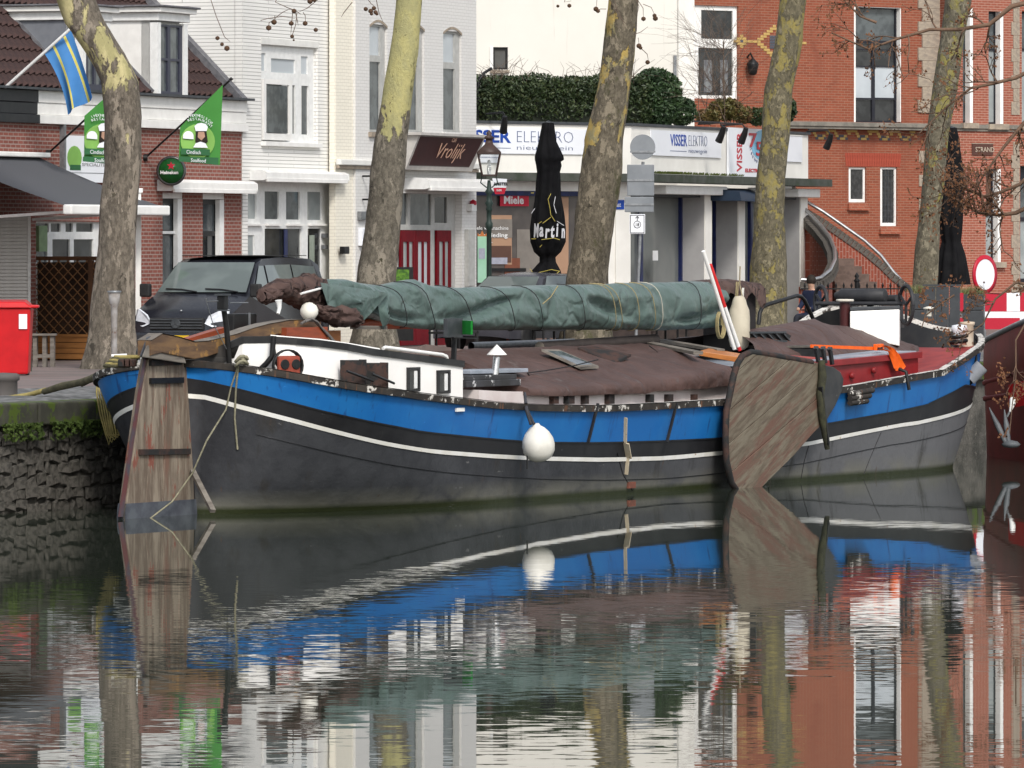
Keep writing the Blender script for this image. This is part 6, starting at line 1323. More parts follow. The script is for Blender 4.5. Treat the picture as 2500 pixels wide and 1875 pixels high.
# ================================================================= STREET THINGS
G=HQ
def at(px,s): return ((px-CX)/s, F/s)     # ground position from column and scale
# ---- dark van
VP=mat('dark_van_paint',(0.012,0.013,0.018),(0.016,0.017,0.022),2,.22,spec=.6); VGl=glassmat('van_glass_sky',(0.13,0.155,0.15),.03,(0.10,0.12,0.118),1.0)  # reflected sky is painted into the glass colour
x,y=at(434,137.5); van=thing('parked_van','dark blue grey van parked on the quay facing the water','van',T(x,y,G,R(-20)))
prof=[(-.02,.28),(-.06,.50),(-.03,.70),(.06,.86),(.30,.98),(.80,1.17),(1.02,1.24),(1.75,1.80),(2.1,1.89),(3.0,1.92),(4.4,1.89),(4.72,1.78),(4.86,1.25),(4.90,.75),(4.85,.28)]
def hw(yy,z): 
    w_=.95 if z<1.15 else lerp(.95,.77,(z-1.15)/.75); 
    return w_*(1-.10*max(0,1-(yy+.06)/.5)**2)
mb=MB(); rows=[]
NS=9
for (yy,z) in prof:
    h_=hw(yy,z); rows.append([(lerp(-1,1,k/(NS-1))*h_,yy+(.10*abs(lerp(-1,1,k/(NS-1)))**3 if yy<1.9 else 0),z-.035*abs(lerp(-1,1,k/(NS-1)))**4) for k in range(NS)])
mb.grid(rows,smooth=True)
for sd_ in (0,NS-1):
    mb.add([r[sd_] for r in rows],[tuple(range(len(rows)))] if sd_ else [tuple(range(len(rows)-1,-1,-1))])
mb.build('body',VP,van)
def vq(name,pts,m,off=0.012,par=van):
    return MB().add(pts,[tuple(range(len(pts)))]).build(name,m,par)
def fr_(t,s,o=.012):   # point on the windscreen plane: t up, s across
    yy,z=lerp(1.02,1.75,t),lerp(1.24,1.80,t); h_=hw(yy,z); return (s*h_,yy+.10*abs(s)**3-.02,z+o)
rows=[[fr_(t,s,.02) for s in (-.93,-.6,-.3,0,.3,.6,.93)] for t in (.02,.35,.7,.97)]; MB().grid(rows).build('windscreen',VGl,van)
BP=mat('black_plastic',(0.015,0.015,0.016),(0.022,0.022,0.022),6,.6)
for sd_ in (-1,1):
    X=lambda yy,z:sd_*(hw(yy,z)+.008)
    for pts in ([(1.30,1.22),(2.02,1.24),(2.02,1.74),(1.80,1.74)],[(2.10,1.24),(3.3,1.25),(3.3,1.76),(2.10,1.75)],[(3.36,1.25),(4.55,1.25),(4.45,1.72),(3.36,1.76)]): vq('side_window',[(X(a,b),a,b) for a,b in pts],VGl)
    MB().box(sd_*.97,sd_*1.17,.98,1.12,1.18,1.42).build('mirror',BP,van,.03)
    MB().box(sd_*.945,sd_*.975,.9,4.3,.62,.70).build('side_trim',BP,van,.01)
    for yy in (.85,3.95):
        wv=MB().lathe([(.2,-.10),(.31,-.11),(.325,-.05),(.325,.05),(.31,.11),(.2,.10)],(sd_*.86,yy,.325),22,'x').build('wheel',BP,van); MB().lathe([(.0,.115*sd_),(.19,.112*sd_),(.20,.08*sd_)],(sd_*.86,yy,.325),18,'x').build('rim',GALV,wv)
    hp_=[(sd_*.52,.02,.72),(sd_*.60,.03,.86),(sd_*.80,.14,.97),(sd_*.885,.26,.96),(sd_*.885,.16,.70),(sd_*.66,.02,.66)]
    MB().prism([(a,b-.035,c) for a,b,c in hp_],(0,.06,.01)).build('headlight',mat('headlight_%d'%sd_,(0.72,0.75,0.80),(0.55,0.58,0.62),9,.12),van)
mb=MB(); mb.box(-.52,.52,-.075,.02,.60,.82); gr_=mb.build('grille',BP,van,.02)
for k in range(4): MB().box(-.50,.50,-.095,-.07,.63+k*.05,.65+k*.05).build('grille_slat',DKGREY,gr_)
MB().lathe([(.075,-.115),(.085,-.12),(.085,-.07)],(0,0,.72),18,'y').build('badge_ring',DKGREY,gr_)
for k in range(3): a=math.pi/2+k*2.094; MB().bar((0,-.118,.72),(.075*math.cos(a),-.118,.72+.075*math.sin(a)),.014,.014).build('badge_star',DKGREY,gr_)
MB().lathe([(.0,-.01),(.028,0),(.0,.02)],(0,.16,.945),10,'z').build('bonnet_badge',mat('chrome',(0.8,0.8,0.8),None,3,.15,.9),van)
MB().box(-.90,.90,-.10,.12,.28,.56).build('bumper',VP,van,.04); MB().box(-.26,.26,-.12,-.09,.40,.51).build('number_plate',mat('plate_yellow',(0.65,0.42,0.02)),van)
for s0,s1 in ((-.75,-.05),(.1,.78)): MB().tube([fr_(-.03,s1,.05),fr_(.05,(s0+s1)/2,.05),fr_(.07,s0,.05)],.014,5).build('wiper',BLACK,van)
MB().box(-.70,.70,1.85,4.4,1.915,1.928).build('roof_rib',BP,van)
# ---- second car, only its roof shows over the tarpaulin
x,y=at(1150,124); car=thing('parked_car','dark grey car parked behind the boom cover near the cafe','car',T(x,y,G,R(-28))@Matrix.Diagonal((1,1,1.07,1)))
pr=[(-.0,.3),(.0,.7),(.9,.95),(1.15,1.0),(1.85,1.40),(2.4,1.47),(3.2,1.45),(3.9,1.15),(4.2,.9),(4.25,.3)]
rows=[]
for (yy,z) in pr:
    h_=.85 if z<1.0 else lerp(.85,.60,(z-1.0)/.47); rows.append([(k/4*h_,yy,z-.05*abs(k/4)**3) for k in range(-4,5)])
mb=MB().grid(rows); mb.add([r[0] for r in rows],[tuple(range(len(rows)-1,-1,-1))]); mb.add([r[-1] for r in rows],[tuple(range(len(rows)))]); mb.build('body',mat('grey_car_paint',(0.05,0.05,0.06),None,2,.25),car)
vq('windscreen',[(-.72,1.18,1.03),(.72,1.18,1.03),(.57,1.80,1.39),(-.57,1.80,1.39)],VGl,par=car); vq('windscreen',[(-.58,3.25,1.44),(.58,3.25,1.44),(.72,3.85,1.19),(-.72,3.85,1.19)],VGl,par=car)
for sd_ in (-1,1):
    vq('side_window',[(sd_*.85,1.45,1.03),(sd_*.85,3.6,1.03),(sd_*.66,3.1,1.40),(sd_*.66,1.95,1.40)],VGl,par=car)
    for yy in (.8,3.4): MB().lathe([(.2,-.09),(.30,-.09),(.30,.09),(.2,.09)],(sd_*.78,yy,.30),16,'x').build('wheel',BP,car)
# ---- people
SKIN=mat('skin',(0.45,0.27,0.19),None,6,.5); HAIR=mat('dark_hair',(0.02,0.014,0.01),None,20,.7); NVC=mat('navy_cloth',(0.012,0.018,0.045),(0.009,0.013,0.034),6,.85,bmp=.3); JEAN=mat('dark_trousers',(0.02,0.022,0.03),None,6,.85)
def person(label,M,J,E,rad,cut,seat=False):
    """Skinned body from joints; J joints, E edges, rad radii, cut: material index by height."""
    r=thing('person',label,'person',M)
    me=bpy.data.meshes.new('body'); me.from_pydata([j for j in J],E,[]); me.update()
    o=bpy.data.objects.new('body',me); COL.objects.link(o); o.parent=r
    sk=o.modifiers.new('skin','SKIN'); sk.use_smooth_shade=True
    for v,rr_ in zip(me.skin_vertices[0].data,rad): v.radius=(rr_,rr_); 
    me.skin_vertices[0].data[0].use_root=True
    sb=o.modifiers.new('sub','SUBSURF'); sb.levels=2; sb.render_levels=2
    dg=bpy.context.evaluated_depsgraph_get(); dg.update(); m2=bpy.data.meshes.new_from_object(o.evaluated_get(dg)); bpy.data.objects.remove(o)
    for m_ in (NVC,JEAN,SKIN): m2.materials.append(m_)
    for p_ in m2.polygons: p_.material_index=cut(p_.center)
    link('body',m2,r); return r
x,y=at(868,119); 
J=[(0,0,.95),(0,0,1.15),(0,0,1.38),(0,.0,1.50),(0,-.01,1.60),(0,-.03,1.74),(-.19,0,1.44),(-.27,.03,1.16),(-.24,-.05,.92),(-.235,-.08,.82),(.19,0,1.44),(.27,-.02,1.16),(.25,-.12,.93),(.25,-.16,.84),(-.10,0,.90),(-.11,.02,.50),(-.11,.06,.09),(-.11,-.10,.04),(.10,0,.90),(.11,-.10,.52),(.11,-.05,.09),(.11,-.21,.04)]
E=[(0,1),(1,2),(2,3),(3,4),(4,5),(2,6),(6,7),(7,8),(8,9),(2,10),(10,11),(11,12),(12,13),(0,14),(14,15),(15,16),(16,17),(0,18),(18,19),(19,20),(20,21)]
RD=[.16,.15,.17,.07,.075,.10,.085,.065,.05,.04,.085,.065,.05,.04,.11,.075,.05,.045,.11,.075,.05,.045]
pr_=person('person in a navy jacket walking behind the yellow barked tree',T(x,y,G+.06,R(200)),J,E,RD,lambda c:2 if (c.z>1.50 or (abs(c.x)>.2 and c.z<.9 and c.z>.75)) else (1 if c.z<.93 else 0))
MB().lathe([(.0,.13),(.07,.11),(.108,.04),(.112,-.03),(.09,-.09)],(0,.015,1.735),14).build('hair',HAIR,pr_); MB().lathe([(.075,0),(.09,.03),(.08,.05)],(0,0,1.49),12).build('collar',OFFW,pr_)
x,y=at(1982,108.5)
J=[(0,0,.52),(0,.03,.75),(0,.02,.98),(0,0,1.10),(0,-.02,1.20),(0,-.05,1.32),(-.19,0,1.03),(-.24,-.05,.78),(-.16,-.28,.68),(-.12,-.36,.66),(.19,0,1.03),(.24,-.05,.78),(.16,-.28,.68),(.12,-.36,.66),(-.10,-.05,.50),(-.12,-.42,.50),(-.12,-.45,.10),(-.12,-.58,.05),(.10,-.05,.50),(.12,-.42,.50),(.12,-.45,.10),(.12,-.58,.05)]
p2=person('person in a blue jacket sitting by the shop pillar left of the flywheel',T(x,y,G,R(-40)),J,E,RD,lambda c:2 if c.z>1.10 or (c.y<-.3 and c.z>.6) else (1 if c.z<.55 else 0))
MB().lathe([(.0,.13),(.07,.11),(.108,.04),(.112,-.03),(.09,-.08)],(0,-.02,1.325),14).build('hair',HAIR,p2)
MB().box(x-.3,x+.3,y-.2,y+.3,G,G+.44).v and None
ct=thing('terrace_chair','dark terrace chair under the sitting person','chair',T(x,y,G,R(-40))); MB().box(-.24,.24,-.28,.22,.40,.45).build('seat',BLACK,ct); MB().box(-.24,.24,.20,.24,.45,.85).build('backrest',BLACK,ct)
for a in (-.21,.21):
    for b in (-.25,.20): MB().box(a-.015,a+.015,b-.015,b+.015,0,.40).build('leg',BLACK,ct)
# ---- folded parasols
PAR=mat('black_parasol_cloth',(0.006,0.006,0.007),(0.010,0.010,0.011),4,.85,spec=.1,bmp=.3,bscale=8,bdist=.03); PYE=mat('parasol_yellow',(0.55,0.45,0.10),None,5,.6); PWH=mat('parasol_white',(0.72,0.72,0.75),None,5,.6)
def parasol(label,px,s,prof,writing):
    D_=F/s; t=thing('folded_parasol',label,'parasol',None,'folded parasols on the quay'); rows=[]; N=40
    fine=[]
    for (y0,a0,b0),(y1,a1,b1) in zip(prof,prof[1:]):
        n_=max(1,int((y1-y0)/6))
        for k in range(n_): f=k/n_; fine.append((lerp(y0,y1,f),lerp(a0,a1,f),lerp(b0,b1,f)))
    fine.append(prof[-1])
    for (y_,a,b) in fine:
        c=W((a+b)/2,y_,D_); r_=(b-a)/2/s; row=[]
        for k in range(N):
            th=2*math.pi*k/N; fo=1+.13*math.sin(8*th+1.5*noise.noise((0,0,c.z*1.2)))+.07*noise.noise((math.cos(th)*2,math.sin(th)*2,c.z*2)); row.append(c+Vector((math.cos(th)*r_*fo*.95,math.sin(th)*r_*fo*.95,0)))
        rows.append(row)
    MB().grid(rows,closed=True).build('canopy',PAR,t)
    c=W((prof[0][1]+prof[0][2])/2,prof[0][0],D_); MB().lathe([(.09,-.02),(.10,.01),(.02,.04),(.0,.05)],c,12).build('finial',DKGREY,t)
    g=Vector((c.x,c.y,G)); MB().tube([g,Vector((c.x,c.y,c.z))],.035,10).build('pole',DKGREY,t); MB().box(c.x-.4,c.x+.4,c.y-.4,c.y+.4,G,G+.10).build('base',DKGREY,t,.02)
    return t,D_
ps,PD=parasol('black folded parasol with white gothic letters and yellow edging',1335,119.0,[(300,1325,1352),(345,1316,1357),(382,1307,1374),(390,1307,1375),(395,1308,1368),(405,1310,1370),(420,1312,1366),(470,1308,1368),(520,1300,1375),(560,1296,1380),(590,1297,1380),(615,1305,1368),(628,1318,1355),(640,1318,1356),(660,1300,1366),(690,1296,1374),(705,1296,1376)],1)
def dec(name,pts,m,wd_=.035):
    for a,b in zip(pts,pts[1:]):
        A,B_=W(a[0],a[1],PD-.42+.003*abs(a[0]-1338)),W(b[0],b[1],PD-.42+.003*abs(b[0]-1338)); MB().bar(A,B_,.012,wd_,up=(0,1,0)).build(name,m,ps)
for i,ch in enumerate('Martin'):
    a=math.asin(max(-.97,min(.97,(-35+i*13.4)/42))); rr_=.355
    text(ch,.26,'parasol_letter',Matrix.Translation(W(1338,568,PD)+Vector((math.sin(a)*rr_,-math.cos(a)*rr_-.05,-.09+.02*math.sin(i*2))))@Matrix.Rotation(a,4,'Z')@Matrix.Diagonal((.85,1,1.5,1)),PWH,ps,bold=.008,shear=.12)
dec('edging',[(1297,471),(1303,471)],PYE); dec('edging',[(1345,473),(1338,486),(1342,505),(1345,525),(1355,540)],PYE,.04); dec('edging',[(1356,480),(1352,500),(1358,520)],PWH,.10); dec('edging',[(1298,520),(1305,510)],PWH,.09); dec('edging',[(1325,545),(1345,530)],PYE); dec('edging',[(1312,548),(1322,541)],PYE); dec('edging',[(1360,540),(1376,550)],PWH)
dec('edging',[(1298,583),(1308,583)],PYE); dec('edging',[(1322,585),(1352,581),(1366,585)],PYE,.04); dec('edging',[(1318,603),(1323,598)],PYE,.03)
dec('edging',[(1294,656),(1301,666)],PYE,.04); dec('edging',[(1312,666),(1346,658),(1366,662),(1352,674),(1373,676)],PYE,.04); dec('edging',[(1312,666),(1334,678),(1330,684),(1299,692)],PYE,.04); dec('edging',[(1373,676),(1358,690),(1374,693)],PYE,.035)
parasol('plain black folded parasol beside the rightmost trunk',2325,104.0,[(312,2311,2336),(340,2303,2342),(370,2300,2344),(420,2292,2352),(470,2288,2352),(520,2288,2350),(570,2296,2348),(590,2300,2346),(620,2292,2355),(660,2285,2362),(695,2280,2368)],0)
# ---- street lantern
LD=F/121.0; ll=thing('street_lantern','old brown street lantern with green cast iron post before the shop','street lamp')
GRN=mat('cast_iron_green',(0.014,0.028,0.024),(0.02,0.035,0.03),6,.5); COPP=mat('brown_lantern',(0.055,0.033,0.028),(0.04,0.025,0.022),6,.5)
def lw(px,py): return W(px,py,LD)
c=lw(1194,440); zt=lambda y_:lw(1194,y_).z
MB().lathe([(.09,G-c.z),(.09,G-c.z+.5),(.055,G-c.z+.6),(.05,zt(560)-c.z),(.075,zt(556)-c.z),(.075,zt(545)-c.z),(.05,zt(540)-c.z),(.05,zt(515)-c.z),(.075,zt(512)-c.z),(.05,zt(505)-c.z),(.09,zt(496)-c.z),(.06,zt(490)-c.z),(.05,zt(475)-c.z),(.09,zt(468)-c.z),(.05,zt(462)-c.z),(.03,0)],c,16).build('post',GRN,ll)
a=[lw(1166,373),lw(1229,373)]; hwid=(a[1].x-a[0].x)/2; zt1=zt(374); zb1=zt(428); wb_=(lw(1218,430).x-lw(1176,430).x)/2
cr=[(-1,-1),(1,-1),(1,1),(-1,1)]
top=[Vector((c.x+i*hwid*.86,c.y+j*hwid*.86,zt1)) for i,j in cr]; bt_=[Vector((c.x+i*wb_*.8,c.y+j*wb_*.8,zb1)) for i,j in cr]
for i in range(4): MB().bar(bt_[i],top[i],.03,.03).build('lantern_bar',COPP,ll); MB().bar(top[i],top[(i+1)%4],.04,.04).build('lantern_bar',COPP,ll); MB().bar(bt_[i],bt_[(i+1)%4],.035,.035).build('lantern_bar',COPP,ll)
m,n,p=newmat('lantern_glass'); p.inputs['Base Color'].default_value=(.8,.82,.82,1); p.inputs['Transmission Weight'].default_value=1; p.inputs['Roughness'].default_value=.08; p.inputs['IOR'].default_value=1.05; LGL=m
for i in range(4): MB().add([bt_[i],bt_[(i+1)%4],top[(i+1)%4],top[i]],[(0,1,2,3)]).build('pane',LGL,ll)
MB().lathe([(hwid*1.25,zt1-c.z),(hwid*1.28,zt1-c.z+.03),(.12,zt(352)-c.z),(.10,zt(345)-c.z),(.10,zt(340)-c.z),(.16,zt(337)-c.z),(.06,zt(330)-c.z),(.08,zt(325)-c.z),(.02,zt(318)-c.z)],c,4).build('lantern_roof',COPP,ll,M=Matrix.Translation(c)@Matrix.Rotation(R(45),4,'Z')@Matrix.Translation(-c))
MB().lathe([(.035,zb1-c.z),(.045,zb1-c.z+.12),(.03,zb1-c.z+.3),(.0,zb1-c.z+.32)],c,10).build('bulb',OFFW,ll)
for s_ in (-1,1): MB().tube([Vector((c.x+s_*.05,c.y,c.z-.15)),Vector((c.x+s_*.17,c.y,c.z-.05)),Vector((c.x+s_*wb_*.8,c.y,zb1))],.014,5).build('scroll',GRN,ll)
am=thing('beer_sign','small white and red beer sign projecting behind the lantern','sign'); AD=F/117.
q=[W(1202,435,AD),W(1238,437,AD),W(1236,458,AD),W(1204,458,AD)]; MB().prism(q,(0,.12,0)).build('sign_top',SGN,am); q=[W(1204,458.5,AD),W(1236,458.5,AD),W(1231,474,AD),W(1209,474,AD)]; MB().prism(q,(0,.12,0)).build('sign_bottom',RED,am)
text('AMSTEL',.085,'sign_lettering',Matrix.Translation(W(1205,452,AD-.02)),BLACK,am,bold=.003); text('BIER',.06,'sign_lettering',Matrix.Translation(W(1212,467,AD-.02)),LW,am)
MB().bar(W(1238,440,AD),W(1250,436,AD+.4),.02,.02).build('bracket',BLACK,am)
# ---- sign post with the backs of traffic signs
sp=thing('traffic_signpost','signpost with grey sign backs and white 18 sign beside the tree','signpost'); SD_=F/126.
POLE=mat('sign_grey_back',(0.20,0.215,0.23),(0.16,0.175,0.19),2,.5)
MB().tube([Vector((W(1551,690,SD_).x,SD_,G)),W(1570,395,SD_-.0)],.032,10).build('pole',GALV,sp)
c=W(1569,359,SD_-.07); MB().lathe([(.245,-.012),(.245,.012)],c,36,'y').build('round_sign',POLE,sp); MB().box(c.x-.245,c.x+.245,c.y-.03,c.y-.014,c.z-.11,c.z-.07).build('clamp_rail',GALV,sp)
for (x0,x1,y0,y1) in ((1531,1597,402,478),(1525,1596,480.5,518)):
    a,b=W(x0,y1,SD_-.07),W(x1,y0,SD_-.07); MB().box(a.x,b.x,SD_-.085,SD_-.055,a.z,b.z).build('sign_back',POLE,sp,.012); MB().box(a.x,b.x,SD_-.10,SD_-.087,(a.z+b.z)/2-.02,(a.z+b.z)/2+.02).build('clamp_rail',GALV,sp)
a,b=W(1537,571,SD_-.07),W(1575,523,SD_-.07); MB().box(a.x,b.x,SD_-.085,SD_-.06,a.z,b.z).build('sign_plate',SGN,sp,.01)
bd=.012; 
for q in ((a.x+.015,b.x-.015,b.z-.025,b.z-.025+bd),(a.x+.015,b.x-.015,a.z+.015,a.z+.015+bd),(a.x+.015,a.x+.015+bd,a.z+.015,b.z-.014),(b.x-.015-bd,b.x-.015,a.z+.015,b.z-.014)): MB().box(q[0],q[1],SD_-.090,SD_-.086,q[2],q[3]).build('plate_border',BLACK,sp)
cc=W(1556,548,SD_-.09); MB().tube([cc+Vector((.068*math.cos(k*.3927),0,.068*math.sin(k*.3927))) for k in range(17)],.006,4,False).build('plate_ring',BLACK,sp); text('18',.085,'plate_lettering',Matrix.Translation(cc+Vector((-.045,-.004,-.03))),BLACK,sp)
ar=W(1556,534,SD_-.09); MB().bar(ar-Vector((0,0,.04)),ar+Vector((0,0,.045)),.012,.012).bar(ar+Vector((0,0,.05)),ar+Vector((-.035,0,.01)),.012,.012).bar(ar+Vector((0,0,.05)),ar+Vector((.035,0,.01)),.012,.012).build('plate_arrow',BLACK,sp)
# ---- round no-entry sign, barrier, planters at the right
rs=thing('round_road_sign','round white road sign with red rim at the right','road sign'); RDp=F/112.
c=W(2404,670,RDp); Mr=Matrix.Translation(c)@Matrix.Rotation(R(48),4,'Z')
MB().lathe([(.34,-.012),(.34,.012)],(0,0,0),40,'y').build('sign_face',SGN,rs,M=Mr); MB().lathe([(.335,-.02),(.425,-.02),(.425,.015),(.335,.015),(.335,-.02)],(0,0,0),40,'y',cap=False).build('sign_rim',RED,rs,M=Mr)
MB().tube([Vector((c.x,c.y+.06,G)),c+Vector((0,.06,.3))],.035,8).build('pole',GALV,rs)
br_=thing('road_barrier','red and white striped road barrier behind the planters','barrier'); BDp=F/115.
for (y0,y1) in ((715,760),(776,804)):
    for k,(x0,x1,cc_) in enumerate(((2330,2352,'r'),(2405,2458,'r'),(2458,2490,'w' if y0<720 else 'r'),(2490,2560,'r' if y0<720 else 'w'))):
        a,b=W(x0,y1,BDp),W(x1,y0,BDp); MB().box(a.x,b.x,BDp,BDp+.05,a.z,b.z).build('stripe',RED if cc_=='r' else SGN,br_)
a,b=W(2405,776,BDp),W(2540,761,BDp); MB().box(a.x,b.x,BDp,BDp+.05,a.z,b.z).build('stripe',SGN,br_)
for x_ in (2345,2480): a=W(x_,800,BDp); MB().box(a.x-.04,a.x+.04,BDp+.06,BDp+.14,G,a.z+.6).build('leg',GALV,br_)
PLT=mat('charcoal_planter',(0.045,0.05,0.055),(0.035,0.039,0.044),4,.6)
def planter(label,x0,x1,y0,s,tuft=True,gcol=None):
    D_=F/s; a,b=W(x0,y0,D_),W(x1,y0,D_); t=thing('planter_box',label,'planter',None,'charcoal planters along the terrace')
    for k in range(3): zz=lerp(G,a.z,k/3); MB().box(a.x,b.x,D_,D_+.5,zz+.006,lerp(G,a.z,(k+1)/3)-.006).build('board',PLT,t,.01)
    MB().box(a.x+.03,b.x-.03,D_+.02,D_+.48,G,a.z-.03).build('liner',BLACK,t)
    if tuft:
        random.seed(int(x0)); mb=MB()
        for i in range(420):
            b0=Vector((random.uniform(a.x,b.x),D_+random.uniform(.05,.45),a.z-.02)); d_=Vector((random.gauss(0,.12),random.gauss(0,.10),random.uniform(.08,.24))); w_=Vector((.006,0,0)); mb.add([b0-w_,b0+w_,b0+d_],[(0,1,2)])
        mb.build('grass_tuft',leafmat('tuft_%d'%x0,(0.10,0.13,0.04),(0.20,0.15,0.06)),t)
planter('charcoal planter with a green grass tuft under the road sign',2345,2400,718,113.)
planter('charcoal planter with a grass tuft beside the flywheel',2228,2262,716,113.)
a=F/116.; t=thing('terrace_screen','charcoal board screen behind the bow of the barge','screen')
for k,(x0,x1) in enumerate(((2255,2285),(2286,2318),(2319,2345))): q0,q1=W(x0,700,a),W(x1,700,a); MB().box(q0.x,q1.x-.01,a,a+.06,G,q0.z-.0).build('board',PLT,t)
q0,q1=W(2253,699,a),W(2346,699,a); MB().box(q0.x,q1.x,a-.02,a+.08,q0.z+.003,q0.z+.04).build('top_rail',PLT,t); b=F/112.5; q0,q1=W(2262,768,b),W(2400,768,b); MB().box(q0.x,q1.x,b,b+.06,G,q0.z).build('board',mat('blue_grey_board',(0.07,0.08,0.09)),t)
# ---- left: bin, bollards, bench, trellis, screens
wbn=thing('wheelie_bin','bright red wheelie bin with white sticker at the left edge','wheelie bin'); s_=151.; D_=F/s_
a,b=W(-22,892,D_),W(75,752,D_); G0=a.z
RB1=mat('bin_red',(0.50,0.010,0.014),(0.43,0.008,0.012),3,.35)
MB().hexa([(a.x+.05,D_+.05,G+.02),(b.x-.05,D_+.05,G+.02),(b.x-.05,D_+.6,G+.02),(a.x+.05,D_+.6,G+.02),(a.x,D_,b.z),(b.x,D_,b.z),(b.x,D_+.68,b.z),(a.x,D_+.68,b.z)]).build('tub',RB1,wbn,.03)
c=W(0,732,D_).z; MB().hexa([(a.x-.03,D_-.05,b.z+.003),(b.x+.03,D_-.05,b.z+.003),(b.x+.03,D_+.72,b.z+.003),(a.x-.03,D_+.72,b.z+.003),(a.x,D_,c-.03),(b.x-.10,D_,c-.03),(b.x-.12,D_+.7,c),(a.x,D_+.7,c)]).build('lid',RB1,wbn,.02)
MB().box(b.x-.02,b.x+.13,D_-.03,D_+.25,b.z+.0,b.z+.05).build('lid_handle',RB1,wbn,.02); q0,q1=W(46,803,D_-.02),W(66,767,D_-.02); MB().box(q0.x,q1.x,D_-.012,D_+.03,q0.z,q1.z).build('sticker',SGN,wbn)
for k in (0,1): MB().lathe([(.0,-.03),(.10,-.03),(.10,.03),(.0,.03)],(lerp(a.x+.1,b.x-.1,k),D_+.62,G+.10),14,'x').build('wheel',BP,wbn)
wo=thing('wooden_bollard','short mossy wooden bollard next to the red bin','bollard'); s_=146.; x_,y_=at(61,s_); 
MOSSW=mat('mossy_post',(0.085,0.075,0.055),(0.05,0.045,0.035),4,.9,bmp=.4,spots=(0.13,0.14,0.03),spot_scale=3,spot_at=.58); MB().lathe([(.115,-.05),(.115,.68),(.10,.73),(.06,.755),(.0,.76)],(x_,y_,G),14).build('post',MOSSW,wo); MB().box(x_-.12,x_+.12,y_-.118,y_-.112,G+.35,G+.38).build('post_band',WOOD,wo)
be=thing('wooden_stool','small grey wooden stool beside the trellis','stool'); s_=141.; D_=F/s_; a,b=W(80,815,D_),W(132,815,D_)
MB().box(a.x-.03,b.x+.03,D_-.05,D_+.35,a.z-.035,a.z).build('seat',WOOD,be,.006); 
for x_ in (a.x,(a.x+b.x)/2-.02,b.x-.07):
    for yy in (0,.25): MB().box(x_,x_+.07,D_+yy,D_+yy+.06,G,a.z-.037).build('leg',WOOD,be)
MB().box(a.x,b.x,D_+.01,D_+.05,G+.16,G+.22).build('rail',WOOD,be)
mo=thing('mooring_bollard','low iron mooring bollard at the left quay edge with rope','bollard'); D_=F/174.; c=W(8,975,D_); c.z=G
MB().lathe([(.20,0),(.20,.20),(.23,.22),(.23,.29),(.19,.31),(.0,.32)],c,20).build('drum',mat('grey_iron',(0.10,0.09,0.085),(0.09,0.085,0.08),4,.7),mo)
YR=mat('yellow_rope',(0.34,0.28,0.10),(0.22,0.18,0.07),9,.85,bmp=.5,bscale=40); YRM=mat('mossy_hawser',(0.10,0.09,0.05),(0.06,0.055,0.03),7,.9,bmp=.6,bscale=30)
hw_=thing('mooring_hawser','yellow mooring rope with mossy sleeve from the stern to the quay','rope'); p0=W(-40,972,D_-.4)
MB().tube([p0,W(20,972,D_-.25),W(70,964,D_-.3),W(112,952,D_-.6)],.035,8).build('rope',YR,hw_); MB().tube([W(108,956,D_-.6),W(150,943,D_-1.2),W(195,934,D_-1.8),W(232,922,D_-2.6),W(255,909,D_-3)],[.045,.055,.05,.055,.05],8).build('sleeve',YRM,hw_); MB().tube([W(200,936,D_-1.8),W(235,918,D_-2.6),W(268,900,D_-3),W(310,884,D_-3),W(345,880,D_-3)],.05,8).build('sleeve',YRM,hw_)
lo=MB(); random.seed(9)
for k in range(5):
    o_=k*6; lo.tube([W(238+o_*.5,915,D_-3.1),W(236+o_,960,D_-3.15),W(244+o_,1010,D_-3.2),W(258+o_*.6,1060,D_-3.2),W(266+o_*1.2,1086-6*k,D_-3.2),W(272+o_,1060,D_-3.2),W(262+o_,1010,D_-3.2),W(250+o_,950,D_-3.15)],.013,6,False)
lo.build('hanging_loops',YR,hw_)
st_=thing('stern_gear','heap of yellow rope and rusty shackle on the stern deck','rope heap'); SDp=86.2
for k in range(6): c=W(285+k*5,893-k*2.5,SDp); MB().tube([c+Vector((.16*math.cos(t),.12*math.sin(t),.01*k)) for t in [i*.52 for i in range(13)]],.026,6,False).build('coil',YR if k%2 else YRM,st_)
for k in range(3): c=W(300+k*12,886,SDp-.2); MB().box(c.x-.06,c.x+.05,c.y-.1,c.y+.1,c.z-.05,c.z+.05).build('shackle',RUST,st_,.015)
MB().tube([W(272,869,SDp),W(310,867,SDp)],.022,6).tube([W(312,871,SDp),W(345,876,SDp)],.02,6).build('bar',OFFW,st_)
# terrace awning and its things
aw=thing('terrace_awning','large dark grey sloping awning with white front bar at the left','awning',H.M)
uL=H.u(-150); uR=H.u(97); zB=H.z(97,385); pj=2.48; zF=4.18
m,n,p=newmat('grey_awning_cloth'); p.inputs['Roughness'].default_value=.8; tc=n.nodes.new('ShaderNodeTexCoord'); wv=n.nodes.new('ShaderNodeTexWave'); wv.wave_type='BANDS'; wv.bands_direction='X'; wv.inputs['Scale'].default_value=2.6; wv.inputs['Distortion'].default_value=.15; n.links.new(tc.outputs['Object'],wv.inputs['Vector'])
n.links.new(mixc(n,ramp(n,wv.outputs['Fac'],.2,.9),(0.058,0.060,0.068),(0.085,0.087,0.096)),p.inputs['Base Color']); bump(n,p,wv.outputs['Fac'],.25,.01); AWC=m
rows=[[(lerp(uL,uR,k/14),-pj*j/10,lerp(zB,zF+.08,j/10)-.05*math.sin(math.pi*j/10)) for k in range(15)] for j in range(11)]; MB().grid(rows).build('cloth',AWC,aw)
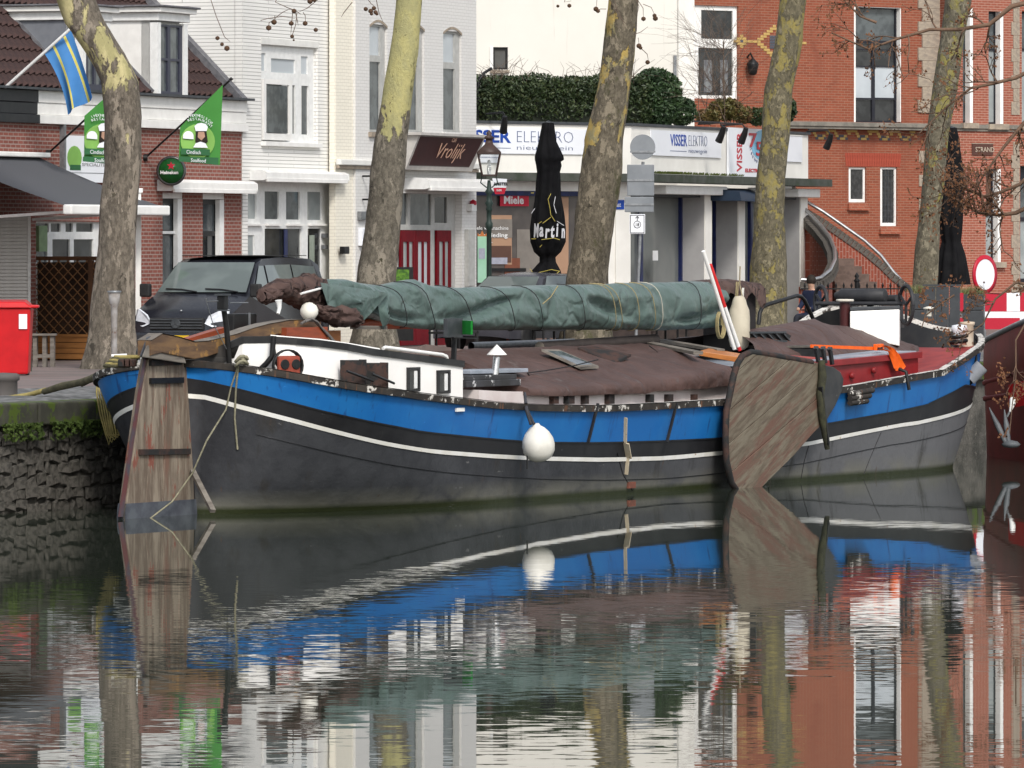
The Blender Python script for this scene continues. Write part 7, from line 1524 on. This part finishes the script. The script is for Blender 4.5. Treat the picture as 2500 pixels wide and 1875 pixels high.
MB().box(uL,uR+.05,-pj-.12,-pj+.06,zF-.08,zF+.10).build('front_bar',WHITE,aw,.03); MB().box(uL,uR+.06,-.20,-.003,zB,zB+.09).build('wall_box',WHITE,aw,.02)
for uu in (uL+1,uR-.4): MB().bar((uu,-.05,zF-.15),(uu,-pj,zF),.05,.05).build('arm',OFFW,aw)
# frame facing along the street for the fence and slatted screen
PF=Fr(0,1,theta=H.th-R(90)+R(0),O=(W(75,880,F/133.)).to_2d().to_tuple())
tf=thing('trellis_fence','brown wooden trellis fence with orange planks under the awning','fence',PF.M)
TRB=mat('brown_trellis',(0.12,0.055,0.025),(0.08,0.038,0.02),4,.7); TRO=mat('orange_plank',(0.34,0.15,0.045),(0.27,0.115,0.035),3,.65,st=(1,1,6)); TRL=mat('lattice_brown',(0.26,0.125,0.05),(0.18,0.085,0.035),6,.7)
fu1=2.0; MB().box(.06,fu1-.05,.16,.18,G,PF.z(80,640)).build('dark_backing',mat('dark_brown_backing',(0.055,0.034,0.022),(0.035,0.022,0.016),3,.9),tf); zt_=PF.z(80,626); zm=PF.z(80,822)  # plain dark brown panel behind the lattice
for k in range(4): MB().box(.06,fu1,0,.03,lerp(G+.02,zm,k/4)+.005,lerp(G+.02,zm,(k+1)/4)-.005).build('plank',TRO,tf)
MB().box(-.02,fu1,-.04,.06,zt_-.07,zt_).build('top_rail',TRB,tf); MB().box(.06,fu1,-.02,.04,zm,zm+.05).build('mid_rail',TRO,tf)
for x_ in (0,1.2,fu1-.08): MB().box(x_-.03,x_+.06,-.03,.06,G,zt_-.071).build('post',TRB,tf)
hgt=zt_-.07-(zm+.05); sp_=.19; i=0
for dr_ in (1,-1):
    x_=-hgt if dr_>0 else 0
    while x_<(fu1 if dr_>0 else fu1+hgt):
        # clip each slat to the panel
        x0,z0,x1,z1=(x_,0,x_+hgt,hgt) if dr_>0 else (x_,0,x_-hgt,hgt)
        def cl_(t): return (lerp(x0,x1,t),lerp(z0,z1,t))
        ts=sorted([0,1]+[(.06-x0)/(x1-x0),(fu1-.1-x0)/(x1-x0)]); tin=[t for t in ts if 0<=t<=1 and .055<=lerp(x0,x1,t)<=fu1-.095]
        if len(tin)>=2 and tin[-1]-tin[0]>.03:
            a,b=cl_(tin[0]),cl_(tin[-1]); MB().bar((a[0],.012*dr_+.012,zm+.05+a[1]),(b[0],.012*dr_+.012,zm+.05+b[1]),.012,.032,up=(0,1,0)).build('lattice_slat',TRL,tf)
        x_+=sp_
SSD=118.2
ss=thing('slatted_screen','pale grey horizontally slatted screen below the awning','screen',Matrix.Translation((W(72,600,SSD).x,SSD,0)))
SLT_=mat('grey_slat',(0.40,0.39,0.365),(0.35,0.34,0.315),4,.6); sm_=MB(); a0=-.95
sm_.hexa([(a0,0,0),(-.03,0,0),(-.03,.03,0),(a0,.03,0),(a0,.03,.060),(-.03,.03,.060),(-.03,.05,.060),(a0,.05,.060)]); me=sm_.mesh('slat'); me.materials.append(SLT_)
for k in range(40):
    o=link('slat',me,ss); o.location=(0,-.02,G+.1+k*.063)
MB().box(-.028,.02,-.03,.07,G,G+2.65).build('edge_post',GREYF,ss); MB().box(a0,-.03,.055,.07,G,G+2.65).build('backing',GREYF,ss)
wp=thing('white_post','slim white post at the corner of the restaurant terrace','post',None); D_=F/134.; a,b=W(331,760,D_),W(344,470,D_); MB().box(a.x,b.x,D_,D_+.1,G,b.z).build('shaft',WHITE,wp); MB().box(a.x-.03,b.x+.03,D_-.03,D_+.13,b.z-.0,b.z+.08).build('post_cap',WHITE,wp)
# flags, round beer sign, sign panel on the restaurant
FG=mat('flag_green',(0.045,0.20,0.035),(0.05,0.22,0.04),2,.7); FLG=mat('flag_lime',(0.22,0.45,0.10),None,2,.7); FDG=mat('flag_teal',(0.03,0.13,0.05),None,2,.7)
def gflag(label,pole0,pole1,qd,dx=0):
    t=thing('green_flag',label,'flag',None,'green flags of the restaurant'); s_=F/(H.D(pole0[0])-1.1); D_=F/s_
    MB().tube([W(pole0[0],pole0[1],D_+1.1),W(pole1[0],pole1[1],D_-.02)],.02,8).build('pole',BLACK,t); MB().lathe([(.0,-.04),(.05,0),(.0,.04)],W(pole1[0]+4,pole1[1]-4,D_-.02),8).build('finial',BLACK,t); MB().lathe([(.07,-.04),(.07,.04)],W(pole0[0],pole0[1],D_+1.05),8,'x').build('holder',BLACK,t)
    A,Bq,C,Dq=qd; N=14
    def fp(u,v,o=0): # u across, v down
        x0=lerp(A[0],Bq[0],u); y0=lerp(A[1],Bq[1],u); x1=lerp(Dq[0],C[0],u); y1=lerp(Dq[1],C[1],u)
        p_=W(lerp(x0,x1,v),lerp(y0,y1,v),D_); p_.y+=.02*math.sin(u*5+v*1.5)-o; return p_
    MB().grid([[fp(i/N,j/N) for i in range(N+1)] for j in range(N+1)]).build('cloth',FG,t)
    # printed disc, cloche, hat and bands sit on the cloth
    cx,cy,rr=(A[0]+44,(C[1]-44-26),42)
    def onf(x,y,o): p_=W(x,y,D_); u=(x-A[0])/(Bq[0]-A[0]); p_.y+=.02*math.sin(u*5+.9)-o; return p_
    def poly(name,pts,m,o): MB().add([onf(x,y,o) for x,y in pts],[tuple(range(len(pts)))]).build(name,m,t)
    onf0=onf
    def onf(x,y,o): return onf0(x+dx,y,o)
    def poly(name,pts,m,o): MB().add([onf(x,y,o) for x,y in pts],[tuple(range(len(pts)))]).build(name,m,t)
    cx,cy=483,345
    poly('print',[(cx+42*math.cos(k*.2618),cy+42*math.sin(k*.2618)) for k in range(24)],FLG,.03)
    poly('print',[(442,362),(513,365),(513,380),(442,377)],FDG,.05); poly('print',[(438,382),(534,385),(533,403),(437,394)],FDG,.04)
    poly('print',[(447,338)]+[(460+13*math.cos(t_),333-13*math.sin(t_)) for t_ in [2.9-k*.26 for k in range(12)]]+[(473,340)],SGN,.06)
    poly('print',[(479,319),(504,319),(508,346),(500,352),(482,352),(477,346)],HAIR,.055); poly('print',[(484,322),(499,322),(501,334),(492,343),(483,335)],SKIN,.058)
    poly('print',[(478,320),(475,308),(482,302),(492,300),(503,303),(508,310),(505,320)],SGN,.06); poly('print',[(472,360),(478,350),(490,346),(502,350),(508,361)],SGN,.06)
    for tx,y_,r_,c0 in (('INDONESISCH',0,46,486),('RESTAURANT',9,46,486)):
        for i,ch in enumerate(tx):
            f=i/(len(tx)-1)-.5; text(ch,.068,'flag_lettering',Matrix.Translation(onf(c0+f*52,286+y_+f*f*34+f*12,.05))@Matrix.Rotation(f*1.1,4,'Y'),SGN,t)
    text('Cindisch',.10,'flag_lettering',Matrix.Translation(onf(455,375,.10))@Matrix.Rotation(.05,4,'Y'),SGN,t,sx=.8); text('Soulfood',.10,'flag_lettering',Matrix.Translation(onf(466,395,.10))@Matrix.Rotation(.06,4,'Y'),SGN,t,sx=.8)
    return t
gflag('green restaurant flag right of the leaning trunk',(355,385),(560,197),[(440,310),(544,207),(537,403),(436,393)])
gflag('green restaurant flag half hidden by the leaning trunk',(117,375),(322,187),[(206,283),(300,200),(297,402),(205,394)],-235)
bf=thing('blue_flag','blue flag with yellow stripes hanging from a white pole','flag'); D_=H.D(60)-1.3
MB().tube([W(3,222,D_+.4),W(107,129,D_),W(170,72,D_-.2)],.028,8).build('pole',OFFW,bf); MB().lathe([(.05,-.1),(.06,0),(.05,.1)],W(1,224,D_+.4),8).build('holder',BLACK,bf)
FB_=mat('flag_blue',(0.055,0.20,0.46),(0.045,0.17,0.40),1.5,.7); FY_=mat('flag_yellow',(0.62,0.55,0.12),None,3,.7)
def ff(u,v): # u along the pole (0 near hoist end), v down the fly
    x0,y0=lerp(107,172,u),lerp(129,70,u); x1,y1=lerp(160,230,u),lerp(280,238,u); k=(1-v)*v
    p_=W(lerp(x0,x1,v)+28*k*(1-u)+10*k,lerp(y0,y1,v)-14*k*(1-u),D_); p_.y+=.10*math.sin(u*9+v*2)*v; p_.x+=.04*math.sin(u*9+1.2)*v; return p_
N=28
def strip(u0,u1,m,nm):
    n_=max(2,int((u1-u0)*N)); MB().grid([[ff(lerp(u0,u1,i/n_),j/N) for i in range(n_+1)] for j in range(N+1)]).build(nm,m,bf)
us=[0,.30,.38,.70,.78,1.0]
for k in range(5): strip(us[k],us[k+1],FY_ if k%2 else FB_,'flag_stripe' if k%2 else 'flag_field')
rb=thing('round_beer_sign','round green illuminated beer sign with red star on the restaurant','sign'); D_=H.D(418); c=W(418,417,D_-.9)
BG=mat('beer_green',(0.01,0.10,0.02),(0.008,0.07,0.016),2,.2); MB().lathe([(.0,-.07),(.235,-.06),(.235,.06),(.0,.07)],c,40,'y').build('face',BG,rb); MB().tube([c+Vector((.252*math.cos(k*.1571),0,.252*math.sin(k*.1571))) for k in range(41)],.035,8,False).build('rim',mat('chrome_rim',(0.10,0.10,0.10),(0.06,0.06,0.06),4,.25,.6),rb)
sp5=[]
for k in range(10): r_=.085 if k%2==0 else .036; a=math.pi/2+k*math.pi/5; sp5.append(c+Vector((r_*math.cos(a),-.075,.095+r_*math.sin(a))))
MB().prism(sp5,(0,.006,0)).build('star',RED,rb); text('Heineken',.085,'sign_lettering',Matrix.Translation(c+Vector((-.205,-.078,-.06))),LW,rb,sx=1.05,bold=.003); MB().bar(c+Vector((0,.0,-.0)),c+Vector((-.2,.9,0)),.04,.04).build('bracket',BLACK,rb)
wp_=thing('menu_signboard','white menu signboard on the brick wall behind the green flag','sign',H.M); a,b,z0,z1=rect(H,150,262,330,444); MB().plate(a,b,z0,z1,[],-.08,.07).build('panel',SGN,wp_); MB().box(a-.08,a-.003,-.10,-.0,z0,z1+.2).build('panel_edge',GALV,wp_); MB().box(a,b,-.086,-.081,z0+.17,z0+.18).build('panel_joint',GALV,wp_)
text('SPECIALITEITEN',.085,'panel_lettering',T(H.u(190),-.085,H.z(190,405)),GW,wp_,sx=2.5); MB().prism([(H.u(172)+.32*math.cos(t_),-.085,H.z(172,385)+.22*math.sin(t_)) for t_ in [k*.3927 for k in range(16)]],(0,.004,0)).build('panel_emblem',FLG,wp_); MB().box(H.u(161),H.u(187),-.088,-.083,H.z(161,415),H.z(161,402)).build('panel_emblem',FDG,wp_)
# wall odds and ends
vb_=thing('vertical_blue_sign','narrow blue projecting sign at the cafe corner left of the trunk','sign',HK.M); a=HK.u(884); MB().box(a-.04,a+.04,yo-.62,yo-.30,HK.z(884,492),HK.z(884,425)).build('blade',mat('pale_blue_sign',(0.10,0.26,0.36),(0.08,0.2,0.28),3,.5),vb_); 
for y_ in (430,487): MB().tube([(a,yo-.5,HK.z(884,y_)),(a,yo-.01,HK.z(884,y_))],.02,6).build('bracket',BLACK,vb_)
for (x0,x1,y0,y1,nm,lb_,cat,m_) in ((829,843,602,620,'wall_lamp','small square black lamp on the cream cafe corner','lamp',BLACK),(872,890,516,537,'house_plate','small grey plate on the cafe wall left of the trunk','plate',GALV),(874,890,556,600,'notice_case','white notice case on the cafe wall left of the trunk','notice',SGN),(1134,1150,560,700,'grey_hatch','tall pale grey panel at the right pier of the cafe','panel',GREYF)):
    a,b,z0,z1=rect(HK,x0,x1,y0,y1); t=thing(nm,lb_,cat,HK.M); MB().box(a,b,yo-.09,yo-.002,z0,z1).build('casing',m_,t,.006); MB().box(a+.02,b-.02,yo-.10,yo-.091,z0+.02,z1-.02).build('front',m_,t)
al=thing('alarm_box','white alarm box with red lamp on the right pier of the cafe','alarm',HK.M); a,b,z0,z1=rect(HK,1139,1151,498,515); MB().box(a,b,yo-.12,yo-.002,z0,z1).build('casing',OFFW,al); MB().lathe([(.07,0),(.07,.08),(.0,.12)],(b-.1,yo-.08,z1-.02),10).build('lamp',RED,al)
bs2=thing('grass_board','low black framed board with a green leafy print by the cafe doors','board'); D_=F/122.; a,b=W(960,720,D_),W(1009,652,D_); MB().box(a.x,b.x,D_,D_+.04,G+.2,b.z).build('frame',BLACK,bs2); a,b=W(965,690,D_),W(999,658,D_); MB().box(a.x,b.x,D_-.01,D_-.002,a.z-.4,b.z).build('print',mat('leafy_print',(0.10,0.22,0.02),(0.03,0.09,0.012),14,.6),bs2)
# stacked terrace chairs and furniture glimpsed under the boom
for i,(px_,s_) in enumerate(((1085,128),(1135,127),(1340,124),(1400,122),(1640,118))):
    x,y=at(px_,s_); t=thing('slatted_chair',('black slatted terrace chair left of its neighbour below the sidelight board','black slatted terrace chair right of its neighbour below the sidelight board','dark terrace chair glimpsed under the boom near the log','dark terrace chair glimpsed under the boom right of the log end','dark terrace chair glimpsed under the boom by the mast case')[i],'chair',T(x,y,G,R(-15+i*20)),'terrace chairs behind the barge')
    for k in range(4): MB().box(-.25,.25,.22-.02*k,.25-.02*k,.50+k*.13,.58+k*.13).build('slat',BLACK,t)
    MB().box(-.25,.25,-.25,.25,.42,.46).build('seat',BLACK,t)
    for a in (-.24,.21):
        MB().box(a,a+.03,.22,.26,0,1.02).build('leg',BLACK,t); MB().box(a,a+.03,-.25,-.21,0,.62).build('leg',BLACK,t)
x,y=at(1300,121); t=thing('terrace_table','red brown terrace table behind the boom','table',T(x,y,G)); MB().box(-.6,.6,-.4,.4,.70,.75).build('tabletop',RDW,t)
for a in (-.5,.5):
    for b in (-.3,.3): MB().box(a-.03,a+.03,b-.03,b+.03,0,.70).build('leg',RDW,t)
# ---- red boat at the right edge
RBt=Fr(0,1,theta=R(62),O=at(2412,F/112.5)) if False else None
rbt=thing('red_boat','dark red steel boat with galvanised anchor moored at the right edge','boat')
DR=mat('dark_red_hull',(0.21,0.014,0.016),(0.15,0.011,0.013),2,.4); BRd=mat('bright_red_patch',(0.32,0.012,0.015),None,3,.4)
def rp_(px,py,D): return W(px,py,D)
secs=[]
for (x,D_,tp,wl) in ((2402,111.0,836,1000),(2410,110.2,828,1085),(2440,109.0,813,1098),(2480,107.6,794,1110),(2540,106.2,768,1120),(2620,105.4,745,1125)):
    secs.append([W(x,tp,D_),W(x-2,lerp(tp,wl,.35),D_+.05),W(x+2,lerp(tp,wl,.7),D_+.25),Vector((W(x+14,wl,D_).x,D_+.5,-.3))])
far=[[p_+Vector((.6+.25*i,3.2+.0*i,0)) for p_ in s_] for i,s_ in enumerate(secs)]
mb=MB(); mb.grid(secs); mb.grid(far); mb.grid([secs[0],far[0]]); mb.grid([[s_[0]+Vector((0,0,-.15)) for s_ in secs],[s_[0]+Vector((0,0,-.15)) for s_ in far]]); mb.build('hull',DR,rbt)
MB().tube([s_[0] for s_ in secs],.05,6).build('bulwark_rail',GALV,rbt)
for f in (.36,.50): MB().tube([s_[0].lerp(Vector((s_[3].x,s_[3].y,0)),f)+Vector((0,-.05,0)) for s_ in secs],.06,6).build('rubbing_strake',mat('red_strake%d'%int(f*100),(0.17,0.014,0.016)),rbt)
MB().prism([W(2462,940,107.0),W(2500,930,106.6),W(2500,990,106.6),W(2462,998,107.0)],(0,.03,0)).build('red_patch',BRd,rbt)
an=thing('galvanised_anchor','grey galvanised anchor with two flukes hanging on the red boat','anchor'); AG=mat('anchor_grey',(0.12,0.13,0.14),(0.085,0.095,0.105),4,.5); AD=106.4
for a,b in (((2455,1080),(2415,995)),((2462,1078),(2452,1000))): MB().tube([W(b[0],b[1],AD),W((a[0]*.5+b[0]*.5),(a[1]*.5+b[1]*.5),AD-.05),W(a[0],a[1],AD-.1)],[.008,.05,.04],8).build('fluke',AG,an)
c=W(2468,1085,AD-.1); MB().lathe([(.0,-.06),(.10,-.045),(.14,0),(.09,.05),(.0,.07)],c,14,sx=1.15).build('crown',AG,an)
sh=thing('chain_fitting','white capped chain fitting on the red boat side','fitting'); MB().tube([W(2472,975,106.6),W(2472,985,106.5),W(2466,1005,106.5)],[.05,.05,.02],8).build('cap',OFFW,sh); MB().tube([W(2465,1005,106.5),W(2459,1018,106.5)],.02,6).build('chain',GALV,sh)

for i,(px_,w_,lb_) in enumerate(((1210,1.5,'dark brown terrace bench behind the grey pipe'),(1480,1.9,'dark brown terrace bench behind the thick middle trunk'),(1690,1.7,'dark brown terrace bench behind the mast case'))):
    x,y=at(px_,121-i*3); t=thing('terrace_bench',lb_,'bench',T(x,y,G,R(-6)),'dark terrace benches'); DBW=mat('dark_bench_%d'%i,(0.030,0.022,0.020),(0.05,0.035,0.03),5,.6)
    for k in range(5): MB().box(-w_/2,w_/2,.28,.31,.42+k*.085,.495+k*.085).build('back_slat',DBW,t)
    MB().box(-w_/2,w_/2,-.25,.28,.40,.45).build('seat',DBW,t); MB().box(-w_/2,w_/2,-.22,-.18,.08,.39).build('front_panel',DBW,t)
    for a in (-w_/2,w_/2-.06):
        for b in (-.25,.24): MB().box(a,a+.06,b,b+.06,0,.40 if b<0 else .85).build('leg',DBW,t)

sp0=thing('grey_standpipe','weathered grey standpipe with flared top in front of the leaning tree','standpipe'); D_=F/147.; zz=lambda y_:W(279,y_,D_).z-G; c=Vector((W(279,800,D_).x,D_,G))
PIPE=mat('flaking_grey_pipe',(0.30,0.29,0.28),(0.20,0.18,0.165),5,.7,spots=(0.14,0.09,0.07),spot_scale=6,spot_at=.58)
MB().lathe([(.045,0),(.05,zz(790)),(.055,zz(765)),(.052,zz(752)),(.085,zz(738)),(.10,zz(715)),(.0,zz(714))],c,16).build('pipe',PIPE,sp0); MB().lathe([(.115,zz(714)),(.118,zz(710)),(.0,zz(709))],c,16).build('rim',GALV,sp0)
